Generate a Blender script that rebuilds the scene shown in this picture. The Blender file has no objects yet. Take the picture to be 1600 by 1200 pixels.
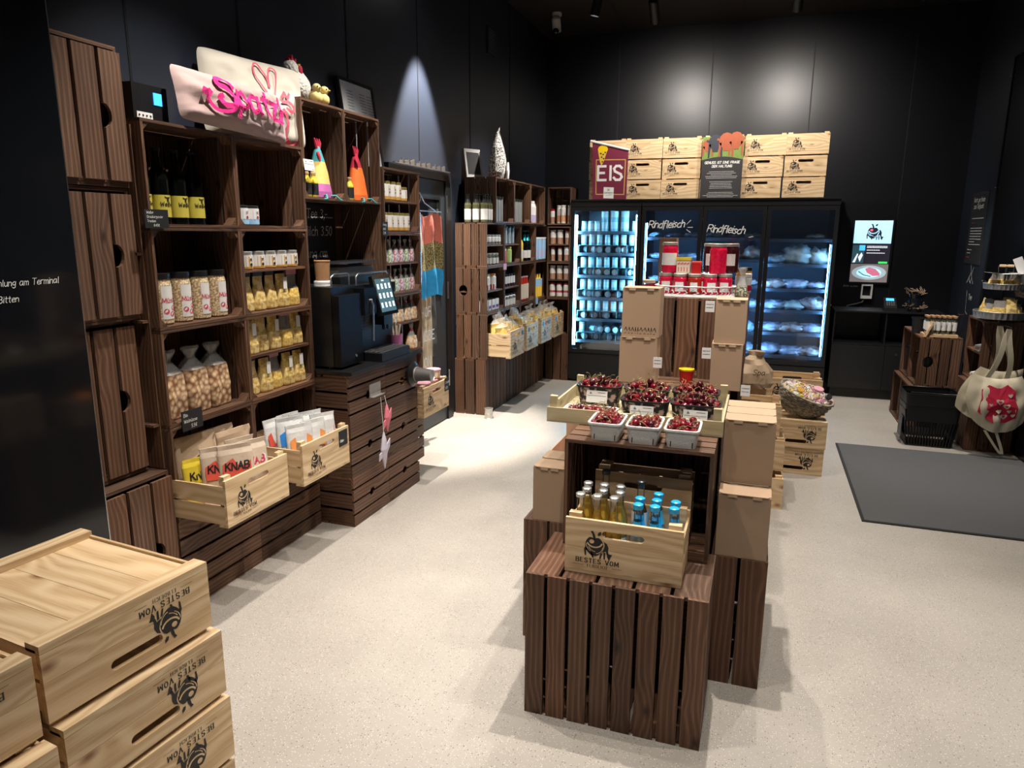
import bpy, math, random
from mathutils import Vector, Matrix, noise
R = math.radians
PI = math.pi
rnd = random.Random(7)
scn = bpy.context.scene
col = scn.collection

# ------------------------------------------------------------ camera
CAM = Matrix(((0.94464822, -0.07345628, 0.31975601, 0.0),
              (0.32804176, 0.19565942, -0.92417855, 0.0),
              (0.00532345, 0.97791695, 0.20892606, 1.6),
              (0, 0, 0, 1)))
cd = bpy.data.cameras.new('camera'); cam = bpy.data.objects.new('camera', cd); col.objects.link(cam)
cam.matrix_world = CAM
cd.sensor_width = 36; cd.lens = 36 * 1110 / 1600; cd.clip_start = .02; cd.clip_end = 60
scn.camera = cam
# ------------------------------------------------------------ world
w = bpy.data.worlds.new('night'); scn.world = w; w.use_nodes = True
w.node_tree.nodes['Background'].inputs[0].default_value = (.55, .62, .8, 1)
w.node_tree.nodes['Background'].inputs[1].default_value = .07
# ------------------------------------------------------------ exposure
scn.view_settings.view_transform = 'Standard'; scn.view_settings.look = 'None'
scn.view_settings.gamma = 1; scn.view_settings.exposure = 0.4
# ------------------------------------------------------------ ceiling spotlights (x, y, aim x, aim y, aim z, watts, cone, blend, warmth)
SPOTS = [
 (-1.03, 6.67, -1.02, 8.0, 2.3, 110, 118, .9, 0),
 (.12, 6.67, .12, 8.0, 2.3, 110, 118, .9, 0),
 (-.22, 2.82, -.26, 2.5, 0, 240, 78, .7, 0),
 (-.45, 4.1, -.4, 3.7, .9, 130, 84, .8, 0),
 (.6, 4.0, .5, 4.2, 0, 120, 88, .8, 0),
 (.85, 2.25, .6, 2.0, 0, 105, 100, .9, 0),
 (-1.62, 2.45, -2.0, 2.75, .5, 170, 84, .7, 0),
 (-1.55, 3.6, -2.0, 3.75, .5, 165, 84, .7, 0),
 (-2.2, 5.13, -2.75, 5.13, 0, 850, 50, .5, 0),
 (-1.45, 6.3, -2.1, 6.5, .7, 190, 80, .7, 0),
 (-1.0, 1.55, -1.3, 1.3, .5, 125, 90, .8, 0),
 (-.1, .75, -.15, 1.9, .3, 85, 90, .9, 0),
 (1.0, 5.5, 1.45, 6.25, .5, 260, 84, .8, 0),
 (.8, 6.5, .9, 6.8, 0, 80, 84, .9, 0),
 (-.95, 4.75, -.9, 5.3, 0, 35, 90, .9, 0),
]
ZL = 3.42
def aim(src, dst):
    return (Vector(dst) - Vector(src)).to_track_quat('-Z', 'Y')
for i, (x, y, ax, ay, az, wt, cone, bl, _) in enumerate(SPOTS):
    ld = bpy.data.lights.new('spot_light', 'SPOT'); ld.energy = wt; ld.spot_size = R(cone); ld.spot_blend = bl
    ld.shadow_soft_size = .022; ld.color = (1, .93, .84)
    lo = bpy.data.objects.new('spot_light', ld); col.objects.link(lo)
    q = aim((x, y, ZL + .03), (ax, ay, az)); lo.rotation_mode = 'QUATERNION'; lo.rotation_quaternion = q
    lo.location = Vector((x, y, ZL + .03)) + (q @ Vector((0, 0, -1))) * .12

# ------------------------------------------------------------ materials
MAT = {}
def newmat(name):
    m = bpy.data.materials.new(name); m.use_nodes = True
    nt = m.node_tree; b = nt.nodes['Principled BSDF']; MAT[name] = m
    return m, nt, b
def mat(name, c, rough=.5, metal=0, spec=.5, coat=0, emit=0, trans=0, alpha=1, var=.12, vs=40, bump=0, bs=60, ec=None, sheen=0):
    m, nt, b = newmat(name); N = nt.nodes; L = nt.links
    b.inputs['Roughness'].default_value = rough; b.inputs['Metallic'].default_value = metal
    b.inputs['Specular IOR Level'].default_value = spec; b.inputs['Coat Weight'].default_value = coat
    b.inputs['Transmission Weight'].default_value = trans; b.inputs['Alpha'].default_value = alpha
    b.inputs['Sheen Weight'].default_value = sheen
    if emit:
        b.inputs['Emission Color'].default_value = (*(ec or c), 1); b.inputs['Emission Strength'].default_value = emit
    tc = N.new('ShaderNodeTexCoord')
    nz = N.new('ShaderNodeTexNoise'); nz.inputs['Scale'].default_value = vs; nz.inputs['Detail'].default_value = 4
    L.new(tc.outputs['Object'], nz.inputs['Vector'])
    mx = N.new('ShaderNodeMix'); mx.data_type = 'RGBA'
    mx.inputs[6].default_value = (*[max(0, k * (1 - var)) for k in c], 1)
    mx.inputs[7].default_value = (*[min(1, k * (1 + var)) for k in c], 1)
    L.new(nz.outputs['Fac'], mx.inputs[0]); L.new(mx.outputs[2], b.inputs['Base Color'])
    if bump:
        n2 = N.new('ShaderNodeTexNoise'); n2.inputs['Scale'].default_value = bs; L.new(tc.outputs['Object'], n2.inputs['Vector'])
        bp = N.new('ShaderNodeBump'); bp.inputs['Strength'].default_value = bump; bp.inputs['Distance'].default_value = .01
        L.new(n2.outputs['Fac'], bp.inputs['Height']); L.new(bp.outputs[0], b.inputs['Normal'])
    return m
def wood(name, dark, mid, light, knot, rough=.55, freq=150., bumpv=.25, amp=20., lo=.25, hi=.85, fw=.5):
    """grain runs along U; UVs are metres with a random offset per board"""
    m, nt, b = newmat(name); N = nt.nodes; L = nt.links
    def math_(op, a, c=None, v=None):
        n = N.new('ShaderNodeMath'); n.operation = op; L.new(a, n.inputs[0])
        if c is not None: L.new(c, n.inputs[1])
        if v is not None: n.inputs[1].default_value = v
        return n.outputs[0]
    uv = N.new('ShaderNodeUVMap'); uv.uv_map = 'UVMap'; sp = N.new('ShaderNodeSeparateXYZ'); L.new(uv.outputs[0], sp.inputs[0])
    def nz(sx, sy, det, rg=.5):
        mp = N.new('ShaderNodeMapping'); mp.inputs['Scale'].default_value = (sx, sy, 1); L.new(uv.outputs[0], mp.inputs[0])
        n = N.new('ShaderNodeTexNoise'); n.inputs['Scale'].default_value = 1; n.inputs['Detail'].default_value = det; n.inputs['Roughness'].default_value = rg
        L.new(mp.outputs[0], n.inputs['Vector']); return n.outputs['Fac']
    # growth rings: straight lines along the board bent by slow noise, which makes cathedral figures
    ph = math_('ADD', math_('MULTIPLY', sp.outputs[1], v=freq), math_('MULTIPLY', nz(1.7, 5.5, 1.5), v=amp))
    vo = N.new('ShaderNodeTexVoronoi'); vo.voronoi_dimensions = '2D'; vo.inputs['Scale'].default_value = 1
    mk = N.new('ShaderNodeMapping'); mk.inputs['Scale'].default_value = (2.6, 5.0, 1); L.new(uv.outputs[0], mk.inputs[0]); L.new(mk.outputs[0], vo.inputs['Vector'])
    kb_ = N.new('ShaderNodeMapRange'); kb_.interpolation_type = 'SMOOTHSTEP'; kb_.inputs[1].default_value = 0; kb_.inputs[2].default_value = .38; kb_.inputs[3].default_value = 8; kb_.inputs[4].default_value = 0; L.new(vo.outputs['Distance'], kb_.inputs[0])
    ph = math_('ADD', ph, kb_.outputs[0])
    rings = math_('MULTIPLY_ADD', math_('SINE', ph), v=.5); rings.node.inputs[2].default_value = .5
    rings = math_('POWER', rings, v=1.6)
    fib = nz(5, 230, 3, .6); slow = nz(2.2, 14, 3, .55)
    mxx = N.new('ShaderNodeMix'); mxx.data_type = 'FLOAT'; mxx.inputs[0].default_value = fw; L.new(rings, mxx.inputs[2]); L.new(slow, mxx.inputs[3])
    mx3 = N.new('ShaderNodeMix'); mx3.data_type = 'FLOAT'; mx3.inputs[0].default_value = .46; L.new(mxx.outputs[0], mx3.inputs[2]); L.new(fib, mx3.inputs[3])
    cr = N.new('ShaderNodeValToRGB'); e = cr.color_ramp.elements
    e[0].position = lo; e[0].color = (*dark, 1); e[1].position = hi; e[1].color = (*light, 1)
    k = e.new((lo + hi) / 2); k.color = (*mid, 1); L.new(mx3.outputs[0], cr.inputs[0])
    kr = N.new('ShaderNodeMapRange'); kr.inputs[1].default_value = .015; kr.inputs[2].default_value = .085; kr.inputs[3].default_value = .9; kr.inputs[4].default_value = 0
    L.new(vo.outputs['Distance'], kr.inputs[0])
    km = N.new('ShaderNodeMix'); km.data_type = 'RGBA'; km.inputs[7].default_value = (*knot, 1)
    L.new(kr.outputs[0], km.inputs[0]); L.new(cr.outputs[0], km.inputs[6])
    at = N.new('ShaderNodeAttribute'); at.attribute_name = 'tint'
    tm = N.new('ShaderNodeMix'); tm.data_type = 'RGBA'; tm.blend_type = 'MULTIPLY'; tm.inputs[0].default_value = 1
    L.new(km.outputs[2], tm.inputs[6]); L.new(at.outputs['Color'], tm.inputs[7]); L.new(tm.outputs[2], b.inputs['Base Color'])
    b.inputs['Roughness'].default_value = rough; b.inputs['Specular IOR Level'].default_value = .35
    bp = N.new('ShaderNodeBump'); bp.inputs['Strength'].default_value = bumpv; bp.inputs['Distance'].default_value = .0015
    L.new(fib, bp.inputs['Height']); L.new(bp.outputs[0], b.inputs['Normal'])
    return m
wood('dark_wood', (.040, .018, .010), (.112, .056, .032), (.225, .125, .075), (.022, .010, .006), .6, 330, .35, 12, .22, .80, .62)
wood('pine', (.38, .21, .095), (.60, .42, .235), (.70, .52, .32), (.20, .08, .035), .55, 150, .12, 26, .12, .70, .40)
wood('tray_wood', (.30, .24, .13), (.42, .35, .21), (.50, .43, .28), (.25, .15, .08), .6, 130, .12, 14, .15, .8, .5)

def floor_mat():
    m, nt, b = newmat('terrazzo'); N = nt.nodes; L = nt.links
    tc = N.new('ShaderNodeTexCoord')
    n1 = N.new('ShaderNodeTexNoise'); n1.inputs['Scale'].default_value = 1.3; n1.inputs['Detail'].default_value = 5; L.new(tc.outputs['Object'], n1.inputs['Vector'])
    c1 = N.new('ShaderNodeValToRGB'); c1.color_ramp.elements[0].position = .3; c1.color_ramp.elements[1].position = .7
    c1.color_ramp.elements[0].color = (.32, .29, .255, 1); c1.color_ramp.elements[1].color = (.42, .385, .34, 1); L.new(n1.outputs['Fac'], c1.inputs[0])
    prev = c1.outputs[0]
    for sc, lo, hi, cc, amt in ((105, .16, .26, (.10, .085, .07), .85), (170, .2, .32, (.68, .65, .60), .85), (60, .07, .11, (.12, .09, .06), .9)):
        v = N.new('ShaderNodeTexVoronoi'); v.inputs['Scale'].default_value = sc; L.new(tc.outputs['Object'], v.inputs['Vector'])
        r = N.new('ShaderNodeMapRange'); r.inputs[1].default_value = lo; r.inputs[2].default_value = hi; r.inputs[3].default_value = amt; r.inputs[4].default_value = 0
        L.new(v.outputs['Distance'], r.inputs[0])
        # only some cells carry a chip
        th = N.new('ShaderNodeMath'); th.operation = 'GREATER_THAN'; th.inputs[1].default_value = .62
        sp = N.new('ShaderNodeSeparateColor'); L.new(v.outputs['Color'], sp.inputs[0]); L.new(sp.outputs[0], th.inputs[0])
        mm = N.new('ShaderNodeMath'); mm.operation = 'MULTIPLY'; L.new(th.outputs[0], mm.inputs[0]); L.new(r.outputs[0], mm.inputs[1])
        x = N.new('ShaderNodeMix'); x.data_type = 'RGBA'; x.inputs[7].default_value = (*cc, 1)
        L.new(mm.outputs[0], x.inputs[0]); L.new(prev, x.inputs[6]); prev = x.outputs[2]
    L.new(prev, b.inputs['Base Color']); b.inputs['Roughness'].default_value = .42; b.inputs['Specular IOR Level'].default_value = .4
floor_mat()
def glass_mat(name, tint, base=.06, rough=0.02):
    m, nt, b = newmat(name); N = nt.nodes; L = nt.links; N.remove(b)
    t = N.new('ShaderNodeBsdfTransparent'); t.inputs[0].default_value = (*tint, 1)
    g = N.new('ShaderNodeBsdfGlossy'); g.inputs['Roughness'].default_value = rough
    f = N.new('ShaderNodeLayerWeight'); f.inputs[0].default_value = .25
    mr = N.new('ShaderNodeMapRange'); mr.inputs[3].default_value = base; mr.inputs[4].default_value = .9; L.new(f.outputs['Fresnel'], mr.inputs[0])
    mx = N.new('ShaderNodeMixShader'); L.new(mr.outputs[0], mx.inputs[0]); L.new(t.outputs[0], mx.inputs[1]); L.new(g.outputs[0], mx.inputs[2])
    L.new(mx.outputs[0], N['Material Output'].inputs[0])
glass_mat('door_glass', (.92, .96, 1), .035); glass_mat('clear_glass', (.98, .99, .99), .03); 
def film_mat(name, c, f):
    m, nt, b = newmat(name); N = nt.nodes; L = nt.links; b.inputs['Base Color'].default_value = (*c, 1); b.inputs['Roughness'].default_value = .15; b.inputs['Coat Weight'].default_value = .5
    t = N.new('ShaderNodeBsdfTransparent'); mx = N.new('ShaderNodeMixShader'); mx.inputs[0].default_value = f
    L.new(t.outputs[0], mx.inputs[1]); L.new(b.outputs[0], mx.inputs[2]); L.new(mx.outputs[0], N['Material Output'].inputs[0])
film_mat('film', (.50, .49, .47), .34)
glass_mat('amber_glass', (.5, .35, .15), .07)
def mix2(name, c1, c2, scale, rough=.5, lo=.45, hi=.55, kind='noise', coat=0, emit=0):
    m, nt, b = newmat(name); N = nt.nodes; L = nt.links
    tc = N.new('ShaderNodeTexCoord')
    t = N.new('ShaderNodeTexNoise' if kind == 'noise' else 'ShaderNodeTexVoronoi'); t.inputs['Scale'].default_value = scale
    L.new(tc.outputs['Object'], t.inputs['Vector'])
    r = N.new('ShaderNodeValToRGB'); r.color_ramp.elements[0].position = lo; r.color_ramp.elements[1].position = hi
    r.color_ramp.elements[0].color = (*c1, 1); r.color_ramp.elements[1].color = (*c2, 1)
    L.new(t.outputs['Fac' if kind == 'noise' else 'Distance'], r.inputs[0]); L.new(r.outputs[0], b.inputs['Base Color'])
    b.inputs['Roughness'].default_value = rough; b.inputs['Coat Weight'].default_value = coat
    return m
mat('wall_panel', (.013, .018, .031), .42, spec=.9, var=.08, vs=1.2)
mat('back_panel', (.008, .008, .011), .36, spec=.42, var=.08, vs=1.2)
mat('seam', (.0025, .003, .005), .6)
mat('ceiling_paint', (.020, .016, .014), .6, vs=2)
mat('black_gloss', (.006, .007, .009), .09, spec=.45, vs=2)
mat('window_glass', (.004, .005, .007), .05, spec=.5, vs=2)
mat('satin_black', (.006, .006, .007), .3, spec=.18, vs=8); mat('black_metal', (.006, .006, .007), .38, vs=8); mat('black_plastic', (.008, .008, .009), .38, bump=.1)
mat('grey_plastic', (.09, .09, .09), .5); mat('dark_blue_door', (.020, .024, .030), .45)
mat('fridge_inside', (.20, .26, .34), .4); mat('shelf_grey', (.10, .12, .15), .4, metal=.3)
mat('cyan_led', (.25, .75, 1), emit=85, ec=(.24, .70, 1)); mat('blue_led', (.2, .5, 1), emit=42, ec=(.22, .56, 1))
mat('steel', (.55, .56, .58), .28, metal=1); mat('zinc', (.42, .44, .46), .45, metal=.8, bump=.4, bs=30); mat('silver', (.62, .6, .56), .35, metal=.7)
mat('white_plastic', (.75, .75, .74), .4); mat('white_paper', (.72, .71, .70), .7, var=.04); mat('cream_paper', (.66, .57, .45), .7, var=.05)
mat('cardboard', (.37, .25, .16), .8, var=.05, vs=5); mat('cardboard_edge', (.45, .33, .21), .85, var=.04)
mat('print_black', (.013, .011, .010), .6); mat('print_brown', (.05, .025, .012), .6); mat('chalk', (.75, .75, .72), .9); mat('slate', (.012, .012, .013), .6)
mat('mat_fabric', (.085, .085, .088), .95, var=.35, vs=260, bump=.6, bs=300); mat('mat_edge', (.012, .012, .012), .7)
mat('pink_felt', (.75, .02, .22), .9, bump=.3, bs=200); mat('dusty_pink', (.40, .28, .265), .85, var=.08, vs=9, sheen=.2, bump=.35, bs=14)
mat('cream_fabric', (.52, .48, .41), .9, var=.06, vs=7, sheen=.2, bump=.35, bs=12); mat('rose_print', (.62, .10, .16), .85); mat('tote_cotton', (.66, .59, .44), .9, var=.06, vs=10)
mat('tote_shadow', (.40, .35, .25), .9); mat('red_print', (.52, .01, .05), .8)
mat('cherry', (.16, .004, .012), .12, coat=.6, var=.7, vs=26); mat('cherry_dark', (.055, .003, .008), .12, coat=.6, var=.7, vs=26); mat('stem_green', (.25, .20, .07), .6)
mat('pulp_white', (.62, .61, .58), .85, var=.05, bump=.2, bs=200)
mix2('floral', (.012, .012, .014), (.45, .33, .30), 55, .6, .50, .6)
mat('red_plastic', (.45, .01, .01), .35); mat('yellow_plastic', (.75, .50, .01), .35)
mat('clear_liquid', (.75, .80, .78), .15, alpha=1, coat=.4); mat('orange_drink', (.98, .60, .08), .25, var=.12, vs=12); mat('blue_cap', (.02, .38, .75), .3); mat('blue_label', (.02, .42, .78), .5, var=.1)
mat('silver_cap', (.6, .6, .58), .3, metal=.8); mat('dark_drink', (.10, .06, .015), .15, coat=.5)
mat('wine_glass', (.003, .004, .003), .08, spec=.25); mat('yellow_label', (.58, .50, .07), .6, var=.05); mat('gold', (.6, .45, .15), .3, metal=.8)
mix2('muesli_mix', (.85, .70, .46), (.34, .22, .11), 130, .7, .2, .75, 'v'); mix2('nut_mix', (.80, .56, .34), (.20, .09, .04), 42, .4, .15, .7, 'v'); mix2('walnut', (.62, .38, .18), (.2, .09, .04), 90, .5, .2, .75, 'v')
mat('red_text', (.55, .04, .08), .7); mat('honey', (.60, .33, .07), .12, coat=.5); mat('black_lid', (.012, .012, .013), .3); mat('gold_lid', (.55, .42, .12), .3, metal=.7)
mix2('pasta', (.66, .42, .08), (.90, .68, .24), 90, .4, .4, .6, coat=.4); mix2('pasta_sticks', (.58, .36, .09), (.82, .64, .28), 45, .4, coat=.5)
mat('purple_card', (.12, .03, .25), .6); mat('pink_card', (.60, .30, .36), .6); mat('green_card', (.25, .35, .22), .6); mat('black_card', (.02, .018, .02), .5)
mix2('candy_mix', (.88, .80, .76), (.45, .10, .20), 75, .35, .35, .75, 'v', coat=.4); mix2('candy_green', (.85, .85, .78), (.25, .33, .12), 75, .35, .3, .7, 'v', coat=.4)
mix2('cookie_mix', (.62, .36, .15), (.85, .72, .52), 40, .5, .42, .6, coat=.3)
mat('kraft', (.50, .36, .24), .75, var=.06, bump=.3, bs=25); mat('kraft_light', (.62, .50, .38), .7, var=.05, bump=.3, bs=25); mat('snack_yellow', (.65, .50, .04), .3, coat=.3); mat('snack_red', (.65, .09, .06), .4)
mat('snack_blue', (.03, .22, .62), .4); mat('snack_orange', (.75, .28, .08), .4); mat('snack_white', (.68, .68, .67), .35, bump=.4, bs=25); mat('lilac', (.45, .40, .60), .6); mat('sky', (.30, .52, .75), .5)
mat('tin_grey', (.42, .44, .44), .3, metal=.5); mat('tin_dark', (.02, .02, .02), .35); mat('olive_glass', (.12, .12, .06), .15, coat=.6)
mat('white_label', (.72, .70, .68), .6, var=.08, vs=60); mat('brown_label', (.30, .12, .05), .5, var=.3, vs=60); mat('red_lid', (.42, .01, .04), .3); mat('orange_label', (.60, .22, .05), .5); mat('green_tin', (.38, .50, .15), .35); mat('red_tin', (.55, .03, .04), .35); mat('teal_foil', (.02, .30, .35), .3, metal=.6)
mat('sauce_red', (.40, .02, .01), .2, coat=.6); mat('dark_jam', (.05, .008, .01), .15, coat=.6); mat('berry_red', (.62, .01, .05), .15, coat=.6, var=.5, vs=90)
mat('tin_blue', (.45, .66, .72), .35, var=.1, vs=50); mat('tin_front', (.85, .92, .92), .4, var=.15, vs=90); mat('jar_rim', (.2, .3, .34), .3, metal=.5)
mix2('frozen_blue', (.20, .42, .60), (.75, .86, .92), 22, .25, .35, .65, coat=.5); mix2('frozen_white', (.55, .58, .52), (.86, .86, .76), 14, .4, .4, .6, coat=.4); mix2('frozen_meat', (.38, .16, .12), (.78, .66, .62), 18, .3, .35, .6, coat=.4); mix2('frozen_lilac', (.34, .36, .55), (.85, .85, .92), 16, .3, .35, .65, coat=.4)
mat('maroon', (.16, .012, .04), .55, var=.03); mat('gold_ink', (.55, .33, .08), .5); mat('cow_black', (.03, .035, .05), .6); mat('cow_red', (.33, .08, .035), .6, var=.15, vs=30); mat('grass', (.16, .24, .05), .8, var=.4, vs=60); mat('charcoal_board', (.028, .026, .027), .6)
mat('screen_sky', (.45, .75, .9), .2, emit=1.0, ec=(.40, .72, .90)); mat('screen_dark', (.02, .02, .03), .2, emit=.12, ec=(.12, .10, .16)); mat('screen_white', (.8, .8, .8), .3, emit=.9, ec=(.8, .85, .95)); mat('screen_green', (.05, .7, .1), .3, emit=.9, ec=(.03, .75, .1)); mat('screen_blue', (.03, .3, .8), .3, emit=1.5, ec=(.05, .33, .95))
mat('screen_meat', (.5, .08, .12), .3, emit=.6, ec=(.75, .22, .35)); mat('screen_plate', (.4, .5, .5), .3, emit=.6, ec=(.42, .55, .6)); mat('screen_wood', (.2, .17, .16), .3, emit=.35, ec=(.35, .30, .30)); mat('screen_teal', (.05, .1, .12), .3, emit=.2, ec=(.10, .30, .38)); mat('screen_red', (.7, .1, .15), .3, emit=.9, ec=(.85, .12, .2))
mix2('speckle', (.70, .68, .64), (.06, .06, .06), 110, .9, .48, .52); mat('comb_red', (.42, .01, .04), .8); mat('beak_yellow', (.65, .42, .05), .5); mat('chick', (.72, .58, .22), .6); mat('ceramic_white', (.62, .60, .56), .5, bump=1, bs=70)
mat('teal_cloth', (.05, .30, .32), .8); mat('yellow_cloth', (.72, .52, .16), .75); mat('plum_cloth', (.45, .12, .35), .75); mat('orange_cloth', (.85, .16, .02), .7); mat('coral_cloth', (.75, .20, .14), .85, var=.2, vs=60); mix2('khaki_cloth', (.12, .09, .03), (.35, .29, .12), 90, .9); mat('azure_cloth', (.02, .30, .62), .85, var=.25, vs=30); mat('linen', (.58, .50, .38), .9, var=.05); mat('charcoal_cloth', (.06, .06, .06), .9)
mat('cork', (.45, .26, .13), .8, var=.2, vs=200); mix2('seed_mix', (.10, .13, .05), (.60, .60, .50), 120, .6); mat('oil', (.62, .50, .06), .1, coat=.5); mix2('wicker', (.20, .17, .13), (.45, .39, .31), 60, .8, .4, .6)
mat('candle_pink', (.50, .16, .34), .5); mat('cup_brown', (.42, .22, .10), .7); mat('cup_dark', (.08, .075, .07), .6); mat('hopper', (.06, .06, .07), .1, coat=.4); mat('beans', (.5, .5, .48), .5)
mat('photo_grey', (.78, .78, .78), .4, coat=.5); mat('photo_dark', (.05, .05, .055), .4, coat=.5); mat('twig', (.32, .22, .14), .8, var=.3); mat('fish_pink', (.75, .20, .25), .7); mat('fish_lilac', (.55, .50, .58), .7); mat('net_orange', (.80, .24, .03), .6, var=.3, vs=60); mat('brown_bottle', (.03, .02, .01), .1, coat=.5)
mat('camera_white', (.45, .45, .44), .4); mat('lens_glow', (1, .97, .9), emit=30)
M = MAT
# ------------------------------------------------------------ mesh builder
class MB:
    def __init__(s, mats=()):
        s.v = []; s.f = []; s.mi = []; s.uv = []; s.tn = []; s.sm = []; s.mats = list(mats); s.M = Matrix.Identity(4)
    def m(s, name):
        if name not in s.mats: s.mats.append(name)
        return s.mats.index(name)
    def add(s, vs, fs, mat, uvs=None, tint=(1, 1, 1), smooth=False):
        k = len(s.v); i = s.m(mat) if isinstance(mat, str) else mat
        s.v += [tuple(s.M @ Vector(p)) for p in vs]
        for n, f in enumerate(fs):
            s.f.append(tuple(a + k for a in f)); s.mi.append(i); s.tn.append(tint); s.sm.append(smooth)
            s.uv.append(uvs[n] if uvs else [(vs[a][0], vs[a][2]) for a in f])
        return s
    def box(s, x0, x1, y0, y1, z0, z1, mat, g='x', var=0, skew=None):
        vs = [(x, y, z) for x in (x0, x1) for y in (y0, y1) for z in (z0, z1)]
        if skew: vs = [skew(p) for p in vs]
        fs = [(0, 1, 3, 2), (4, 6, 7, 5), (0, 4, 5, 1), (2, 3, 7, 6), (0, 2, 6, 4), (1, 5, 7, 3)]
        ax = 'xyz'.index(g); o = [a for a in range(3) if a != ax]; r1 = rnd.uniform(0, 40); r2 = rnd.uniform(0, 40)
        uvs = []
        for f in fs:
            P = [vs[a] for a in f]; lo = [max(p[i] for p in P) - min(p[i] for p in P) for i in range(3)]
            n = min(range(3), key=lambda i: lo[i])
            if n == ax: uvs.append([(p[o[0]] * .15 + r1, p[o[1]] + r2) for p in P])
            else:
                c = [a for a in o if a != n][0]; uvs.append([(p[ax] + r1, p[c] + r2 + (.07 if n == o[0] else 0)) for p in P])
        t = 1 + rnd.uniform(-var, var); q = rnd.uniform(-var, var) * .25
        return s.add(vs, fs, mat, uvs, (t * (1 + q), t, t * (1 - q)))
    def board(s, a0, a1, c0, c1, t0, t1, plane, mat, var=.3, notch=None):
        """board running a0..a1 along the first axis of plane, c0..c1 across, thickness t0..t1 (third axis);
        plane: 3 letters e.g. 'xzy' ; notch=(centre, radius, side) half-round handle cut"""
        ia, ic, it = ('xyz'.index(k) for k in plane)
        ol = [(a0, c0), (a1, c0), (a1, c1), (a0, c1)]
        if notch:
            ctr, rad, side = notch
            n = 8; arc = []
            for k in range(n + 1):
                th = PI * k / n
                arc.append((ctr - rad * math.cos(th), (c0 + rad * .75 * math.sin(th)) if side < 0 else (c1 - rad * .75 * math.sin(th))))
            if side < 0: ol = [(a0, c0)] + arc + [(a1, c0), (a1, c1), (a0, c1)]
            else: ol = [(a0, c0), (a1, c0), (a1, c1)] + arc[::-1] + [(a0, c1)]
        return s.prism(ol, (ia, ic, it), t0, t1, mat, var)
    def prism(s, ol, axes, t0, t1, mat, var=0, smooth=False):
        ia, ic, it = axes if not isinstance(axes, str) else ['xyz'.index(k) for k in axes]
        vs = []
        for t in (t0, t1):
            for a, c in ol:
                p = [0, 0, 0]; p[ia] = a; p[ic] = c; p[it] = t; vs.append(tuple(p))
        n = len(ol); area = sum(ol[i][0] * ol[(i + 1) % n][1] - ol[(i + 1) % n][0] * ol[i][1] for i in range(n))
        par = 1 if (ia, ic, it) in ((0, 1, 2), (1, 2, 0), (2, 0, 1)) else -1
        flip = (area * par * (1 if t1 > t0 else -1)) < 0
        fs = [tuple(range(n))[::-1], tuple(range(n, 2 * n))] + [(i, (i + 1) % n, n + (i + 1) % n, n + i) for i in range(n)]
        if flip: fs = [f[::-1] for f in fs]
        r1 = rnd.uniform(0, 40); r2 = rnd.uniform(0, 40); uvs = []
        for k, f in enumerate(fs):
            if k < 2: uvs.append([(vs[a][ia] + r1, vs[a][ic] + r2) for a in f])
            else: uvs.append([(vs[a][ia] + r1, vs[a][ic] + vs[a][it] + r2) for a in f])
        t = 1 + rnd.uniform(-var, var); q = rnd.uniform(-var, var) * .25
        return s.add(vs, fs, mat, uvs, (t * (1 + q), t, t * (1 - q)), smooth)
    def loft(s, secs, seg=12, mat='steel', c=(0, 0), caps=(True, True), sm=True, wob=0, wf=9, ph=0):
        """secs: (z, rx, ry, exponent[, mat]) superellipse rings"""
        rings = []
        def ring(z, rx, ry, e):
            out = []
            for k in range(seg):
                th = 2 * PI * (k + .5 * (e > 2.5)) / seg; cc, ss = math.cos(th), math.sin(th)
                x = math.copysign(abs(cc) ** (2 / e), cc) * rx; y = math.copysign(abs(ss) ** (2 / e), ss) * ry
                if wob:
                    d = noise.noise(Vector((x * wf + ph, y * wf, z * wf))) * wob; x += d * cc; y += d * ss
                out.append((c[0] + x, c[1] + y, z))
            return out
        curm = mat
        for i in range(len(secs) - 1):
            a, b2 = secs[i], secs[i + 1]; curm = a[4] if len(a) > 4 else curm
            A, B = ring(*a[:4]), ring(*b2[:4])
            fs = [(k, (k + 1) % seg, seg + (k + 1) % seg, seg + k) for k in range(seg)]
            s.add(A + B, fs, curm, None, (1, 1, 1), sm)
        a = secs[0]; b2 = secs[-1]
        if caps[0]: s.add(ring(*a[:4]), [tuple(range(seg))[::-1]], a[4] if len(a) > 4 else mat)
        if caps[1]: s.add(ring(*b2[:4]), [tuple(range(seg))], b2[4] if len(b2) > 4 else curm)
        return s
    def lathe(s, prof, mat, seg=14, c=(0, 0), caps=(True, True), z0=0):
        return s.loft([(p[1] + z0, p[0], p[0], 2) + tuple(p[2:]) for p in prof], seg, mat, c, caps)
    def ball(s, c, r, mat, sx=1, sy=1, sz=1, u=10, v=7, wob=0, wf=8, ph=0, dimple=0):
        vs = [];
        for j in range(v + 1):
            ph_ = PI * j / v
            for i in range(u):
                th = 2 * PI * i / u; d = Vector((math.sin(ph_) * math.cos(th), math.sin(ph_) * math.sin(th), math.cos(ph_)))
                rr = r * (1 + wob * noise.noise(d * wf * .3 + Vector((ph, ph * 2, 0)))) * (1 - dimple * max(0, 1 - ph_ * 2.2) ** 1)
                vs.append((c[0] + d.x * rr * sx, c[1] + d.y * rr * sy, c[2] + d.z * rr * sz))
        fs = [(j * u + i, (j + 1) * u + i, (j + 1) * u + (i + 1) % u, j * u + (i + 1) % u) for j in range(v) for i in range(u)]
        return s.add(vs, fs, mat, None, (1, 1, 1), True)
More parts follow.
